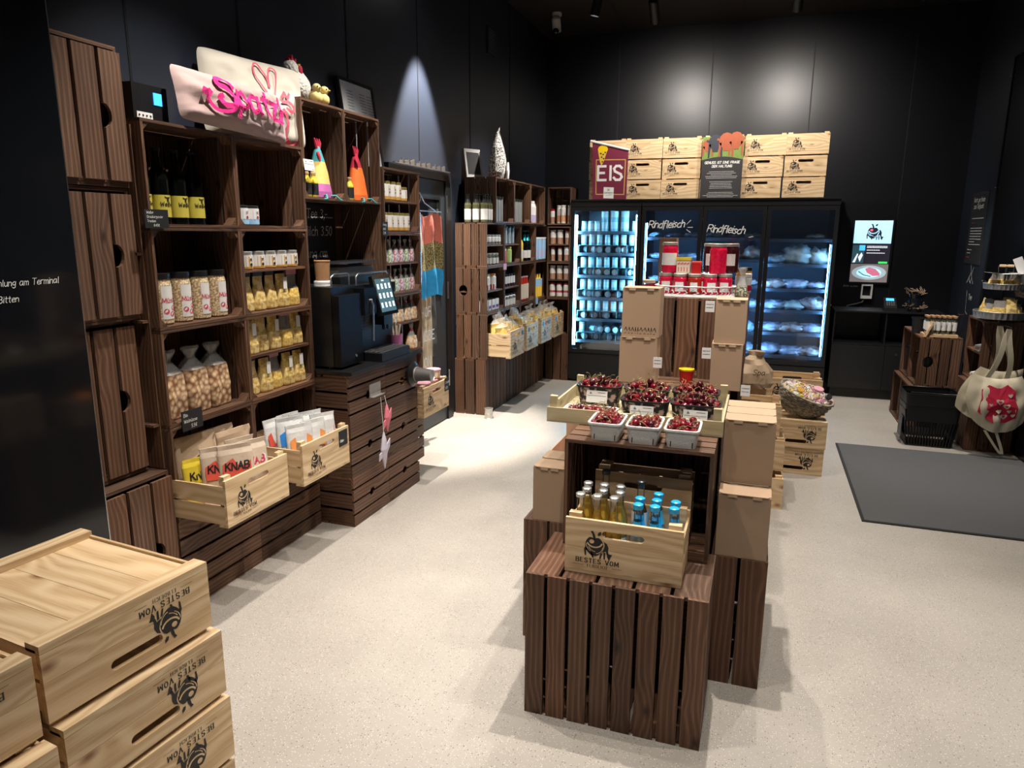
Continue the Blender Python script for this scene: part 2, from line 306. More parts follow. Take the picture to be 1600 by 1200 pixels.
    def tube(s, pts, r, mat, seg=6, caps=True):
        pts = [Vector(p) for p in pts]; rings = []; up = None
        for i, p in enumerate(pts):
            d = (pts[min(i + 1, len(pts) - 1)] - pts[max(i - 1, 0)]).normalized()
            if up is None: up = Vector((0, 0, 1)) if abs(d.z) < .9 else Vector((1, 0, 0))
            a = d.cross(up)
            if a.length < 1e-4: a = d.cross(Vector((0, 1, 0)))
            a.normalize(); b2 = a.cross(d).normalized(); up = b2
            rr = r[i] if isinstance(r, (list, tuple)) else r
            rings += [tuple(p + (a * math.cos(2 * PI * k / seg) + b2 * math.sin(2 * PI * k / seg)) * rr) for k in range(seg)]
        n = len(pts)
        fs = [(i * seg + k, i * seg + (k + 1) % seg, (i + 1) * seg + (k + 1) % seg, (i + 1) * seg + k) for i in range(n - 1) for k in range(seg)]
        s.add(rings, fs, mat, None, (1, 1, 1), True)
        if caps: s.add(rings[:seg] + rings[-seg:], [tuple(range(seg))[::-1], tuple(range(seg, 2 * seg))], mat)
        return s
    def grid(s, fn, nu, nv, mat, th=0, smooth=True, matfn=None):
        """surface fn(u,v)->point; closed shell of thickness th (along fn normal estimate)"""
        P = [[Vector(fn(i / nu, j / nv)) for i in range(nu + 1)] for j in range(nv + 1)]
        def nrm(i, j):
            a = P[j][min(i + 1, nu)] - P[j][max(i - 1, 0)]; b2 = P[min(j + 1, nv)][i] - P[max(j - 1, 0)][i]
            n = a.cross(b2); return n.normalized() if n.length > 1e-9 else Vector((0, 0, 1))
        W = nu + 1; top = [tuple(P[j][i]) for j in range(nv + 1) for i in range(W)]
        for j in range(nv):
            for i in range(nu):
                pass
        fs = [(j * W + i, j * W + i + 1, (j + 1) * W + i + 1, (j + 1) * W + i) for j in range(nv) for i in range(nu)]
        if matfn:
            for k, f in enumerate(fs):
                s.add([top[a] for a in f], [(0, 1, 2, 3)], matfn(((k % nu) + .5) / nu, (k // nu + .5) / nv), None, (1, 1, 1), False)
        else: s.add(top, fs, mat, None, (1, 1, 1), smooth)
        if th:
            bot = [tuple(P[j][i] - nrm(i, j) * th) for j in range(nv + 1) for i in range(W)]
            s.add(bot, [f[::-1] for f in fs], mat, None, (1, 1, 1), smooth)
            ed = [j * W for j in range(nv + 1)]; E = [[(0, j) for j in range(nv + 1)], [(nu, j) for j in range(nv + 1)][::-1], [(i, 0) for i in range(nu + 1)][::-1], [(i, nv) for i in range(nu + 1)]]
            for e in E:
                q = [top[j * W + i] for i, j in e] + [bot[j * W + i] for i, j in e]; n = len(e)
                s.add(q, [(k, k + 1, n + k + 1, n + k) for k in range(n - 1)], mat)
        return s
    def flat(s, ol, mat, y=0, holes=None):
        """flat print in the local XZ plane facing -Y"""
        return s.add([(a, y, c) for a, c in ol], [tuple(range(len(ol)))] if poly_area(ol) > 0 else [tuple(range(len(ol)))[::-1]], mat)
    def stroke(s, pts, wd, mat, y=0, thin=None):
        for a, b2 in zip(pts[:-1], pts[1:]):
            dx, dz = b2[0] - a[0], b2[1] - a[1]; L = math.hypot(dx, dz)
            if L < 1e-7: continue
            ww = wd
            if thin is not None: ww = thin + (wd - thin) * abs(dz) / L
            ex, ez = dx / L * ww * .35, dz / L * ww * .35; nx, nz = -dz / L * ww / 2, dx / L * ww / 2
            s.flat([(a[0] - ex - nx, a[1] - ez - nz), (b2[0] + ex - nx, b2[1] + ez - nz), (b2[0] + ex + nx, b2[1] + ez + nz), (a[0] - ex + nx, a[1] - ez + nz)], mat, y)
            y -= 1e-5
        return s
    def build(s, name, parent=None, loc=None, rz=0):
        me = bpy.data.meshes.new(name); me.from_pydata(s.v, [], s.f)
        for n in s.mats: me.materials.append(M[n])
        me.polygons.foreach_set('material_index', s.mi); me.polygons.foreach_set('use_smooth', s.sm)
        u = me.uv_layers.new(name='UVMap'); flat = []
        for q in s.uv:
            for a in q: flat += [a[0], a[1]]
        u.data.foreach_set('uv', flat)
        ca = me.color_attributes.new('tint', 'FLOAT_COLOR', 'CORNER'); fl = []
        for q, t in zip(s.uv, s.tn): fl += [t[0], t[1], t[2], 1] * len(q)
        ca.data.foreach_set('color', fl)
        me.update()
        o = bpy.data.objects.new(name, me); col.objects.link(o)
        if parent is not None: o.parent = parent
        if loc is not None: o.location = loc
        if rz: o.rotation_euler[2] = rz
        return o
def poly_area(ol): return sum(ol[i][0] * ol[(i + 1) % len(ol)][1] - ol[(i + 1) % len(ol)][0] * ol[i][1] for i in range(len(ol)))
def tag(o, label=None, cat=None, group=None, kind=None):
    if label: o['label'] = label
    if cat: o['category'] = cat
    if group: o['group'] = group
    if kind: o['kind'] = kind
    return o
def thing(name, label, cat, loc=(0, 0, 0), rz=0, group=None):
    o = bpy.data.objects.new(name, None); col.objects.link(o); o.empty_display_size = .05
    o.location = loc; o.rotation_euler = (0, 0, rz); return tag(o, label, cat, group)
KIDS = {}
def kids(o):
    return [c for c in ALLK.get(o.name, [])]
ALLK = {}
def part(mb, name, parent):
    o = mb.build(name, parent); ALLK.setdefault(parent.name, []).append(o); return o
def dup(o, loc=None, rz=None, label=None, group=None, parent=None, rot=None):
    c = o.copy(); col.objects.link(c)
    if parent is not None: c.parent = parent; ALLK.setdefault(parent.name, []).append(c)
    if loc is not None: c.location = loc
    if rz is not None: c.rotation_euler = (0, 0, rz)
    if rot is not None: c.rotation_euler = rot
    if label: c['label'] = label
    if group: c['group'] = group
    for ch in list(ALLK.get(o.name, [])): dup(ch, parent=c)
    return c
class Proto:
    """first placement uses the built thing itself, later ones are copies"""
    def __init__(s, fn): s.fn = fn; s.o = None
    def put(s, loc, rz=0, label=None, group=None, rot=None):
        if s.o is None:
            s.o = s.fn(); o = s.o; o.location = loc; o.rotation_euler = rot or (0, 0, rz)
            if label: o['label'] = label
            if group: o['group'] = group
            return o
        return dup(s.o, loc, rz, label, group, rot=rot)
ORD = ['', 'second', 'third', 'fourth', 'fifth', 'sixth', 'seventh', 'eighth', 'ninth']
def nth(i, n):
    if n == 1: return 'only'
    if i == 0: return 'leftmost'
    if i == n - 1: return 'rightmost'
    return ORD[i] + '-from-left' if i < 9 else 'right-hand'
LW = PI / 2; RW = -PI / 2      # facing +X (left wall) / facing -X (right wall)
# ------------------------------------------------------------ lettering
G = {
'A': '0,0 2,6 4,0;.8,2.2 3.2,2.2', 'B': '0,0 0,6 2.4,6 3.4,5.2 3.2,3.8 2.2,3.2 0,3.2;2.2,3.2 3.8,2.4 3.8,.9 2.6,0 0,0', 'C': '4,5 3,6 1.5,6 .2,4.5 .2,1.5 1.5,0 3,0 4,1',
'D': '0,0 0,6 2,6 3.8,4.6 3.8,1.4 2,0 0,0', 'E': '3.4,6 0,6 0,0 3.6,0;0,3.1 2.8,3.1', 'F': '3.4,6 0,6 0,0;0,3.1 2.8,3.1', 'G': '4,5 3,6 1.5,6 .2,4.5 .2,1.5 1.5,0 3.2,0 4,1 4,2.8 2.6,2.8',
'H': '0,0 0,6;4,0 4,6;0,3 4,3', 'I': '.6,0 .6,6', 'J': '3,6 3,1.4 2,0 .8,0 0,1', 'K': '0,0 0,6;3.6,6 0,2.6;1.2,3.6 3.8,0', 'L': '0,6 0,0 3.4,0', 'M': '0,0 .3,6 2.5,1 4.7,6 5,0', 'N': '0,0 0,6 4,0 4,6',
'O': '2,6 .6,5.2 0,3 .6,.8 2,0 3.4,.8 4,3 3.4,5.2 2,6', 'P': '0,0 0,6 2.6,6 3.6,5 3.4,3.4 2.4,2.8 0,2.8', 'R': '0,0 0,6 2.6,6 3.6,5 3.4,3.6 2.4,3 0,3;2,3 4,0', 'S': '3.6,5.1 2.6,6 1,6 .1,4.9 .5,3.7 3.2,2.4 3.7,1.2 2.8,0 1,0 0,1',
'T': '0,6 4,6;2,6 2,0', 'U': '0,6 0,1.4 1.2,0 2.8,0 4,1.4 4,6', 'V': '0,6 2,0 4,6', 'W': '0,6 1.2,0 2.5,4.5 3.8,0 5,6', 'Z': '0,6 4,6 0,0 4,0', 'X': '0,0 4,6;0,6 4,0', 'Y': '0,6 2,3 4,6;2,3 2,0',
'a': '3,3.6 1.2,4 .1,2.6 .2,.8 1.2,0 2.4,.6 3,2;3.1,4 3,.6 3.6,0', 'b': '0,6 0,0 1.6,0 3,1 3,3 1.6,4 0,3', 'c': '3,3.4 1.6,4 .2,2.8 .2,1 1.4,0 3,.6', 'd': '3,3 1.6,4 .2,2.8 .2,1 1.4,0 3,1;3,6 3,0', 'e': '.2,2 3,2.2 2.6,3.8 1.2,4 .1,2.4 .4,.6 1.6,0 3,.6',
'f': '2.8,5.6 1.8,6 1,5 1,-1.5;0,3.6 2.4,3.6', 'g': '3,3.2 1.4,4 .2,2.8 .4,1.2 1.6,.8 3,2;3,4 2.8,-1.2 1.4,-2 .2,-1.2', 'h': '0,6 0,0;0,2.6 1.4,4 2.6,3.4 2.8,0', 'i': '.4,4 .4,0;.4,5.2 .5,5.5', 'k': '0,6 0,0;2.4,4 0,1.6 2.6,0', 'l': '.4,6 .4,.6 1,0', 'm': '0,4 0,0;0,3 1.2,4 2,3.2 2,0;2,3 3.2,4 4,3.2 4,0',
'n': '0,4 0,0;0,2.8 1.4,4 2.6,3.2 2.8,0', 'o': '1.5,4 .2,3 .2,1 1.5,0 2.8,1 2.8,3 1.5,4', 'p': '0,4 0,-2;0,3 1.6,4 2.9,3 2.7,.8 1.4,0 0,.8', 'r': '0,4 0,0;0,2.6 1.2,3.8 2.4,3.8', 's': '2.6,3.4 1.4,4 .3,3.2 2.4,1.2 1.4,0 0,.5', 't': '1.2,5.6 1.2,.6 2.2,0;0,4 2.4,4', 'u': '0,4 0,1 1.2,0 2.6,1 2.8,4;2.8,1 3,0', 'v': '0,4 1.4,0 2.8,4', 'w': '0,4 1,0 2,3 3,0 4,4', 'z': '0,4 2.8,4 0,0 2.8,0', 'x': '0,0 2.8,4;0,4 2.8,0', 'y': '0,4 1.4,1;2.8,4 .8,-2',
'ß': '0,-1 0,5 1.4,6 2.6,5 1.4,3.4 2.8,2 1.6,0 .8,.3', 'ü': '0,4 0,1 1.2,0 2.6,1 2.8,4;2.8,1 3,0;.6,5.2 .7,5.5;2.2,5.2 2.3,5.5', '0': '2,6 .4,4.8 .2,1.4 1.6,0 3,1.2 3.1,4.6 2,6', '1': '0,4.6 1.4,6 1.4,0', '2': '.2,4.8 1.4,6 3,5 2.6,3 0,0 3.2,0', '3': '.2,5.4 1.6,6 2.8,5 1.4,3.2 3,1.8 1.8,0 .2,.5', '4': '2.4,0 2.4,6 0,2 3.4,2', '5': '3,6 .6,6 .4,3.4 2,3.8 3.1,2 1.8,0 .2,.4', '6': '2.6,6 .6,3.4 .4,1 1.6,0 2.9,1.2 2.4,3 .6,2.4', '7': '0,6 3,6 1,0', '8': '1.6,3.2 .4,4.6 1.6,6 2.8,4.6 1.6,3.2 .2,1.6 1.6,0 3,1.6 1.6,3.2', '9': '2.8,3.6 1.2,3 .4,4.6 1.6,6 2.8,5 2.6,2 1.2,0',
',': '.6,.4 .2,-1', '.': '.3,0 .4,.3', '-': '0,2.6 2.4,2.6', '/': '0,-.6 2.4,6.4', '€': '3.6,5 2.4,6 1,5 .6,3 1,1 2.4,0 3.6,1;0,3.6 2.6,3.6;0,2.4 2.4,2.4', ':': '.3,.2 .4,.5;.3,3 .4,3.3', '!': '.4,6 .4,1.8;.4,0 .4,.3'}
def text(mb, s, x, z, h, mat, wd=None, y=0, slant=0, sp=1.4, serif=False, align='l', jit=0):
    k = h / 6; wd = wd or h * .1
    def W(ch): return 2.2 if ch == ' ' else max(float(q.split(',')[0]) for pl in G.get(ch, '0,0 3,0').split(';') for q in pl.split())
    tot = sum(W(c) + sp for c in s) - sp
    if align == 'c': x -= tot * k / 2
    if align == 'r': x -= tot * k
    for ch in s:
        if ch != ' ':
            dz = rnd.uniform(-jit, jit) * h
            for pl in G.get(ch, '0,0 3,0').split(';'):
                P = [tuple(float(t) for t in q.split(',')) for q in pl.split()]
                P = [(x + (a + b2 * slant) * k, z + b2 * k + dz) for a, b2 in P]
                mb.stroke(P, wd, mat, y, thin=(wd * .42 if serif else None))
                if serif:
                    for e, f in ((P[0], P[1]), (P[-1], P[-2])):
                        if abs(f[1] - e[1]) > abs(f[0] - e[0]) and (abs(e[1] - z) < h * .02 or abs(e[1] - z - h) < h * .02):
                            mb.stroke([(e[0] - h * .11, e[1]), (e[0] + h * .11, e[1])], wd * .45, mat, y - 5e-5)
        x += (W(ch) + sp) * k
    return x
def scribble(mb, x0, x1, z, h, mat, wd, y=0):
    """a line of small print"""
    x = x0
    while x < x1:
        l = rnd.uniform(.6, 2.4) * h; mb.stroke([(x, z), (min(x + l, x1), z)], wd, mat, y); x += l + h * .5
def arc(cx, cz, rx, rz_, a0, a1, n=10): return [(cx + rx * math.cos(R(a0 + (a1 - a0) * k / n)), cz + rz_ * math.sin(R(a0 + (a1 - a0) * k / n))) for k in range(n + 1)]
def logo(mb, cx, cz, s, mat='print_black', gap='pine', y=-.0008, red=None):
    """apple whose body is a grazing cow: s = overall height"""
    u = s
    ap = []
    for k in range(28):
        t = 2 * PI * k / 28; r = .33 + .03 * math.cos(2 * t); x = r * math.sin(t) * 1.05; z = r * math.cos(t)
        if z > 0: z -= .10 * math.exp(-(x / .09) ** 2)
        if z < -.12: x *= 1 - (abs(z) - .12) * .9
        ap.append((cx + x * u - .06 * u, cz + z * u - .06 * u))
    mb.flat(ap[::-1], mat, y)
    rump = [(cx + a * u, cz + b2 * u) for a, b2 in ((.26, .14), (.37, .08), (.43, -.06), (.42, -.2), (.45, -.33), (.38, -.33), (.34, -.2), (.22, -.26), (.27, -.1))]
    mb.flat(rump if poly_area(rump) > 0 else rump[::-1], mat, y)
    for q in (((-.36, -.1), (-.41, -.2), (-.38, -.43), (-.33, -.43), (-.34, -.25), (-.27, -.2)), ((-.20, -.3), (-.12, -.48), (-.06, -.48), (-.12, -.3)), ((.16, -.3), (.12, -.49), (.17, -.49), (.23, -.28)), ((.26, -.26), (.27, -.49), (.32, -.49), (.33, -.24)), ((.42, -.28), (.56, -.3), (.52, -.36), (.46, -.52), (.38, -.38))):
        q = [(cx + a * u, cz + b2 * u) for a, b2 in q]; mb.flat(q if poly_area(q) > 0 else q[::-1], mat, y)
    st = [(cx + a * u, cz + b2 * u) for a, b2 in ((-.1, .2), (-.14, .38), (-.2, .46), (-.11, .48), (-.04, .34), (0, .18))]
    mb.flat(st if poly_area(st) > 0 else st[::-1], mat, y)
    lf = [(cx + a * u, cz + b2 * u) for a, b2 in ((.04, .34), (.07, .44), (.16, .49), (.17, .40), (.12, .33))]; mb.flat(lf if poly_area(lf) > 0 else lf[::-1], mat, y)
    yy = y - .0003
    mb.flat(arc(cx - .15 * u, cz + .10 * u, .085 * u, .075 * u, 0, 360, 12)[:-1], red or gap, yy)
    for P, wd in ((arc(cx - .05 * u, cz + .10 * u, .26 * u, .2 * u, 200, 345), .05), (arc(cx + .02 * u, cz + .1 * u, .33 * u, .36 * u, 215, 262), .025), (arc(cx + .0 * u, cz - .02 * u, .24 * u, .30 * u, 275, 350), .025), (arc(cx - .2 * u, cz + 0 * u, .48 * u, .34 * u, -38, 30), .022), (arc(cx + .02 * u, cz + .0 * u, .36 * u, .3 * u, 180, 235), .025)):
        mb.stroke(P, wd * u, gap, yy)
def crate_print(w, logo_s, tx=None, mat='print_black'):
    """logo and two text lines, placed on the left part of a crate front; local origin centre-bottom"""
    mb = MB(); x = tx
    logo(mb, x, .106, .095, mat)
    text(mb, 'BESTES VOM', x + .005, .041, .0145, mat, .0030, -.0008, serif=True, align='c', sp=2.2)
    text(mb, 'ELBDEICH', x + .005, .0265, .0085, mat, .0015, -.0008, serif=True, align='c', sp=2.6)
    mb.stroke([(x - .076, .031), (x - .041, .031)], .0009, mat, -.0008); mb.stroke([(x + .054, .031), (x + .086, .031)], .0009, mat, -.0008)
    return mb
# ------------------------------------------------------------ crates
def dark_crate(w, h, d, closed=False, top=('x', 3), side=('z', 4), back=('z', 6), mid=None, front_open=True, label='', group='dark stained wooden crates', gusset=True, notch=None, gap=.010, t=.012, topnotch=False):
    o = thing('wooden_crate', label, 'crate', group=group)
    def panel(name, dirn, n, plane_axes, a, c, tt, nt=None):
        mb = MB(); c0, c1 = c; n_ = n; bw = (c1 - c0 - gap * (n_ - 1)) / n_
        for k in range(n_):
            b0 = c0 + k * (bw + gap); no = None
            if nt and k == nt[0]: no = (nt[1], nt[2], 1)
            elif nt and k == nt[0] + 1: no = (nt[1], nt[2], -1) if nt[3] else None
            mb.board(a[0], a[1], b0, b0 + bw, tt[0], tt[1], plane_axes, 'dark_wood', .32, no)
        return part(mb, name, o)
    for nm, z0, z1 in (('top_panel', h - t, h), ('bottom_panel', 0, t)):
        nt = (n0 := top[1] // 2 - 1, 0 if top[0] == 'x' else d / 2, .045, True) if (topnotch and nm == 'top_panel') else None
        if top[0] == 'x': panel(nm, 'x', top[1], 'xyz', (-w / 2, w / 2), (0, d), (z0, z1), nt)
        else: panel(nm, 'y', top[1], 'yxz', (0, d), (-w / 2, w / 2), (z0, z1), nt)
    for x0, x1 in ((-w / 2, -w / 2 + t), (w / 2 - t, w / 2)):
        if side[0] == 'z': panel('side_panel', 'z', side[1], 'zyx', (t + .0005, h - t - .0005), (0, d), (x0, x1), notch and (notch[0], h * notch[1], .045, notch[2]))
        else: panel('side_panel', 'y', side[1], 'yzx', (0, d), (t + .0005, h - t - .0005), (x0, x1), notch and (notch[0], d * notch[1], .045, notch[2]))
    bn = None
    if back[0] == 'z': panel('back_panel', 'z', back[1], 'zxy', (t + .001, h - t - .001) if front_open else (0, h), (-w / 2 + t + .001, w / 2 - t - .001) if front_open else (-w / 2, w / 2), (d - t, d) if front_open else (d, d + t))
    else: panel('back_panel', 'x', back[1], 'xzy', (-w / 2 + t + .001, w / 2 - t - .001) if front_open else (-w / 2, w / 2), (t + .001, h - t - .001) if front_open else (0, h), (d - t, d) if front_open else (d, d + t), back[2] if len(back) > 2 else None)
    if gusset:
        for sx in (-1, 1):
            for sz in (0, 1):
                x = sx * (w / 2 - t - .0005); z = (t + .0005) if sz == 0 else (h - t - .0005); g = .032
                ol = [(x, z), (x - sx * g, z), (x, z + (g if sz == 0 else -g))]
                mb = MB(); mb.prism(ol, 'xzy', .004, .05, 'dark_wood', .2); part(mb, 'corner_block', o)
    if closed:
        mb = MB(); mb.board(-w / 2 + t + .001, w / 2 - t - .001, t + .001, h - t - .001, .002, .012, 'xzy', 'dark_wood', .2); part(mb, 'blocking_panel', o)  # unseen board added across the opening to keep the slat gaps dark
    if mid:
        mb = MB(); dd = .24 if d > .27 else d - .05; mb.board(-w / 2 + t + .001, w / 2 - t - .001, .012, dd / 2, mid - .006, mid + .006, 'xyz', 'dark_wood', .3)
        mb.board(-w / 2 + t + .001, w / 2 - t - .001, dd / 2 + .006, dd + .02, mid - .006, mid + .006, 'xyz', 'dark_wood', .3); part(mb, 'shelf_board', o)
    return o
_cc = {}
def put_crate(key, args, loc, rz, label, group=None):
    if key not in _cc: _cc[key] = [Proto(lambda a=args: dark_crate(**a)) for _ in range(3)]
    P = _cc[key][rnd.randrange(3)]
    return P.put(loc, rz, label, group)
def pine_crate(w=.39, h=.195, d=.30, slot=True, prt=-.098, label='', group='pine crates with the printed cow logo', rail=True, boards=2, deep=False):
    """open top crate; local front faces -Y, base centre-front origin"""
    o = thing('pine_crate', label, 'crate', group=group); t = .012
    def slotpanel(name, y0, y1):
        mb = MB(); sx0, sx1, sz, r = -.055, .055, h - .045, .0125; zc = sz
        up = [(-w / 2, h)] + [(-w / 2, zc)] + arc(sx0, zc, r, r, 180, 90, 6) + arc(sx1, zc, r, r, 90, 0, 6) + [(w / 2, zc), (w / 2, h)]
        lo_z = h * .48
        lo = [(-w / 2, lo_z + .001), (w / 2, lo_z + .001), (w / 2, zc)] + arc(sx1, zc, r, r, 0, -90, 6) + arc(sx0, zc, r, r, -90, -180, 6) + [(-w / 2, zc)]
        if slot:
            mb.prism(up, 'xzy', y0, y1, 'pine', 0); k = mb.tn[-1]; 
            r0 = rnd.getstate(); mb.prism(lo, 'xzy', y0, y1, 'pine', 0)
            # same board: share the grain offset
            n = len(mb.f); 
        else: mb.board(-w / 2, w / 2, lo_z + .001, h, y0, y1, 'xzy', 'pine', .1)
        mb.board(-w / 2, w / 2, .0195 if deep else .012, lo_z, y0, y1, 'xzy', 'pine', .1)
        if slot:
            # UVs from the local position so the two halves of the handle board match
            ox, oz = rnd.uniform(0, 30), rnd.uniform(0, 30); cnt = len(up) + 2 + len(lo) + 2
            for i in range(cnt): mb.uv[i] = [(mb.v[a][0] + ox, mb.v[a][2] + oz) for a in mb.f[i]]
        return part(mb, name, o)
    f = slotpanel('front_panel', 0, t); slotpanel('rear_panel', d - t, d)
    if prt is not None:
        mb = crate_print(w, .085, prt); q = mb.build('logo_print', f); ALLK.setdefault(f.name, []).append(q)
    for x0, x1 in ((-w / 2, -w / 2 + .008), (w / 2 - .008, w / 2)):
        mb = MB(); z = .012; hh = (h - .045) / 2
        for k in range(2): mb.board(t + .0005, d - t - .0005, z, z + hh, x0, x1, 'yzx', 'pine', .1); z += hh + .008
        part(mb, 'side_panel', o)
    mb = MB()
    n = 3; bw = (d - .006) / n
    n = 4; bw = (w - .018) / n; zb = .019 if deep else .012
    for k in range(n): mb.board(.013, d - .013, -w / 2 + .009 + k * bw, -w / 2 + .009 + (k + 1) * bw - .0012, zb, zb + .006, 'yxz', 'pine', .10)
    part(mb, 'bottom_panel', o)
    for y0 in (0, d - .045):
        mb = MB(); mb.board(-w / 2, w / 2, y0, y0 + .045, 0, zb - .0005 if deep else .0115, 'xyz', 'pine', .12); part(mb, 'bottom_rail', o)
    for sx in (-1, 1):
        for y0 in (t + .0005, d - t - .0255):
            mb = MB(); x = sx * (w / 2 - .0085); mb.prism([(x, y0), (x - sx * .04, y0), (x - sx * .04, y0 + .02), (x, y0 + .025)], 'xyz', .02, h + .014, 'pine', .1); part(mb, 'corner_post', o)
    return o
# ------------------------------------------------------------ goods
def jar(r, h, body, lid, label=None, lr=(.2, .75), name='glass_jar', cat='jar', lh=.014, neck=.86, wrap=360, text_=None, tm='print_black', seg=14, glass=None, fill=.85):
    def fn():
        o = thing(name, '', cat); hb = h - lh
        mb = MB()
        if glass:
            mb.lathe([(r * .9, 0), (r, .006), (r, hb * .86), (r * neck, hb * .97), (r * neck, hb)], glass, seg)
            part(mb, 'glass', o); c = MB(); c.lathe([(r * .85, .004), (r * .93, .01), (r * .93, hb * fill)], body, seg); part(c, 'contents', o)
        else:
            mb.lathe([(r * .9, 0), (r, .005), (r, hb * .86), (r * neck, hb * .97), (r * neck, hb)], body, seg); part(mb, 'body', o)
        if lid:
            l = MB(); l.lathe([(r * neck + .003, hb - .003), (r * neck + .004, h - .002), (r * neck, h)], lid, seg); part(l, 'lid', o)
        if label:
            lb = MB(); z0, z1 = h * lr[0], h * lr[1]; n = 12 if wrap > 200 else 6; rr = r + .0008
            a0 = -90 - wrap / 2; P = [(rr * math.cos(R(a0 + wrap * k / n)), rr * math.sin(R(a0 + wrap * k / n))) for k in range(n + 1)]
            lb.add([(a, b2, z0) for a, b2 in P] + [(a, b2, z1) for a, b2 in P], [(k, k + 1, n + 2 + k, n + 1 + k) for k in range(n)], label, None, (1, 1, 1), True)
            if text_:
                zc = (z0 + z1) / 2; t2 = MB(); text(t2, text_, 0, zc, r * .42, tm, r * .07, 0, align='c'); 
                lb.M = Matrix.Identity(4)
                vs = [((rr + .0006) * math.sin(x / rr), -(rr + .0006) * math.cos(x / rr), z) for x, y, z in t2.v]
                lb.add(vs, t2.f, tm)
                if tm == 'red_text':
                    for (cx_, cz_) in ((-.3, -.5), (.3, -.75), (.5, -.2)):
                        q = arc(cx_ * r, zc + cz_ * r - r * .3, r * .28, r * .25, 0, 360, 9)[:-1]; lb.add([((rr + .0006) * math.sin(x / rr), -(rr + .0006) * math.cos(x / rr), z) for x, z in q], [tuple(range(len(q)))], tm)
                else: 
                    q = arc(0, zc - r * .45, r * .2, r * .2, 0, 360, 9)[:-1]; lb.add([((rr + .0006) * math.sin(x / rr), -(rr + .0006) * math.cos(x / rr), z) for x, z in q], [tuple(range(len(q)))], tm)
            part(lb, 'label', o)
        return o
    return Proto(fn)
def bottle(r, h, glass, cap, label=None, lr=(.12, .5), drink=None, neck_label=None, shoulder=.58, neck_r=.36, name='glass_bottle', seg=14, text_=None, tm='print_black', fill=.62, cap_h=.014):
    def fn():
        o = thing(name, '', 'bottle'); nr = r * neck_r
        prof = [(r * .92, 0), (r, .006), (r, h * shoulder), (r * .8, h * (shoulder + .1)), (nr * 1.15, h * (shoulder + .2)), (nr, h * (shoulder + .3)), (nr, h - cap_h)]
        mb = MB(); mb.lathe(prof, glass, seg); part(mb, 'glass', o)
        if drink:
            d = MB(); k = .93; zt = h * fill; pr = [(p[0] * k, max(.004, p[1])) for p in prof if p[1] < zt]
            last = pr[-1]; pr.append((last[0] * .8 if zt > h * shoulder else last[0], zt)); d.lathe(pr, drink, seg); part(d, 'drink', o)
        c = MB(); c.lathe([(nr * 1.25, h - cap_h), (nr * 1.3, h - .003), (nr * .9, h)], cap, 10); part(c, 'cap', o)
        if label:
            l = MB(); rr = r + .0007; l.lathe([(rr, h * lr[0]), (rr, h * lr[1])], label, seg, caps=(False, False))
            if text_:
                t2 = MB(); zc = h * (lr[0] + lr[1]) / 2; text(t2, text_, 0, zc, r * .4, tm, r * .07, align='c'); q = [(-.35, 1.0), (.35, 1.0), (.3, .8), (.12, .75), (.1, .45), (-.1, .45), (-.12, .75), (-.3, .8)]
                t2.flat([(a * r, zc + b2 * r) for a, b2 in q][::-1], tm); l.add([((rr + .0006) * math.sin(x / rr), -(rr + .0006) * math.cos(x / rr), z) for x, y, z in t2.v], t2.f, tm)
            part(l, 'label', o)
        if neck_label:
            l = MB(); l.lathe([(r * .84 + .001, h * (shoulder + .085)), (nr * 1.15 + .0015, h * (shoulder + .2)), (nr + .001, h * (shoulder + .29))], neck_label, seg, caps=(False, False)); part(l, 'neck_label', o)
        return o
    return Proto(fn)
def bag(w, d, h, body, top, name='pasta_bag', cat='bag', hfrac=.62, card=None, tie=None, flat_top=True, tag_=None):
    """block-bottom cellophane bag: filled lower part, gathered or folded film top"""
    def fn():
        o = thing(name, '', cat); f = h * hfrac
        mb = MB(); mb.loft([(0, w * .46, d * .46, 5), (.006, w * .5, d * .5, 5), (f * .5, w * .5, d * .52, 5), (f, w * .46, d * .42, 4)], 14, body, wob=w * .06, wf=30, ph=rnd.random() * 9); part(mb, 'contents', o)
        t = MB()
        if flat_top: t.loft([(f + .0005, w * .46, d * .4, 4), (f + (h - f) * .5, w * .45, d * .2, 3), (h, w * .46, .003, 3)], 14, top, wob=w * .08, wf=40, ph=rnd.random() * 9)
        else: t.loft([(f + .0005, w * .46, d * .42, 4), (f + (h - f) * .45, w * .16, d * .16, 2), (f + (h - f) * .55, w * .13, d * .13, 2), (h * .97, w * .34, d * .22, 2), (h, w * .38, d * .1, 2)], 14, top, wob=w * .16, wf=60, ph=rnd.random() * 9)
        part(t, 'film_top', o)
        if tie:
            r = MB(); r.loft([(f + (h - f) * .44, w * .17, d * .18, 2), (f + (h - f) * .56, w * .17, d * .18, 2)], 10, tie); part(r, 'ribbon', o)
        if card:
            c = MB(); c.box(-w * .47, w * .47, -.006, .006, h * .98, h * 1.22, card); part(c, 'header_card', o)
        if tag_:
            c = MB(); c.box(-w * .18, w * .18, -d * .5 - .004, -d * .5 - .003, h * .55, h * .9, tag_); part(c, 'price_tag', o)
        return o
    return Proto(fn)
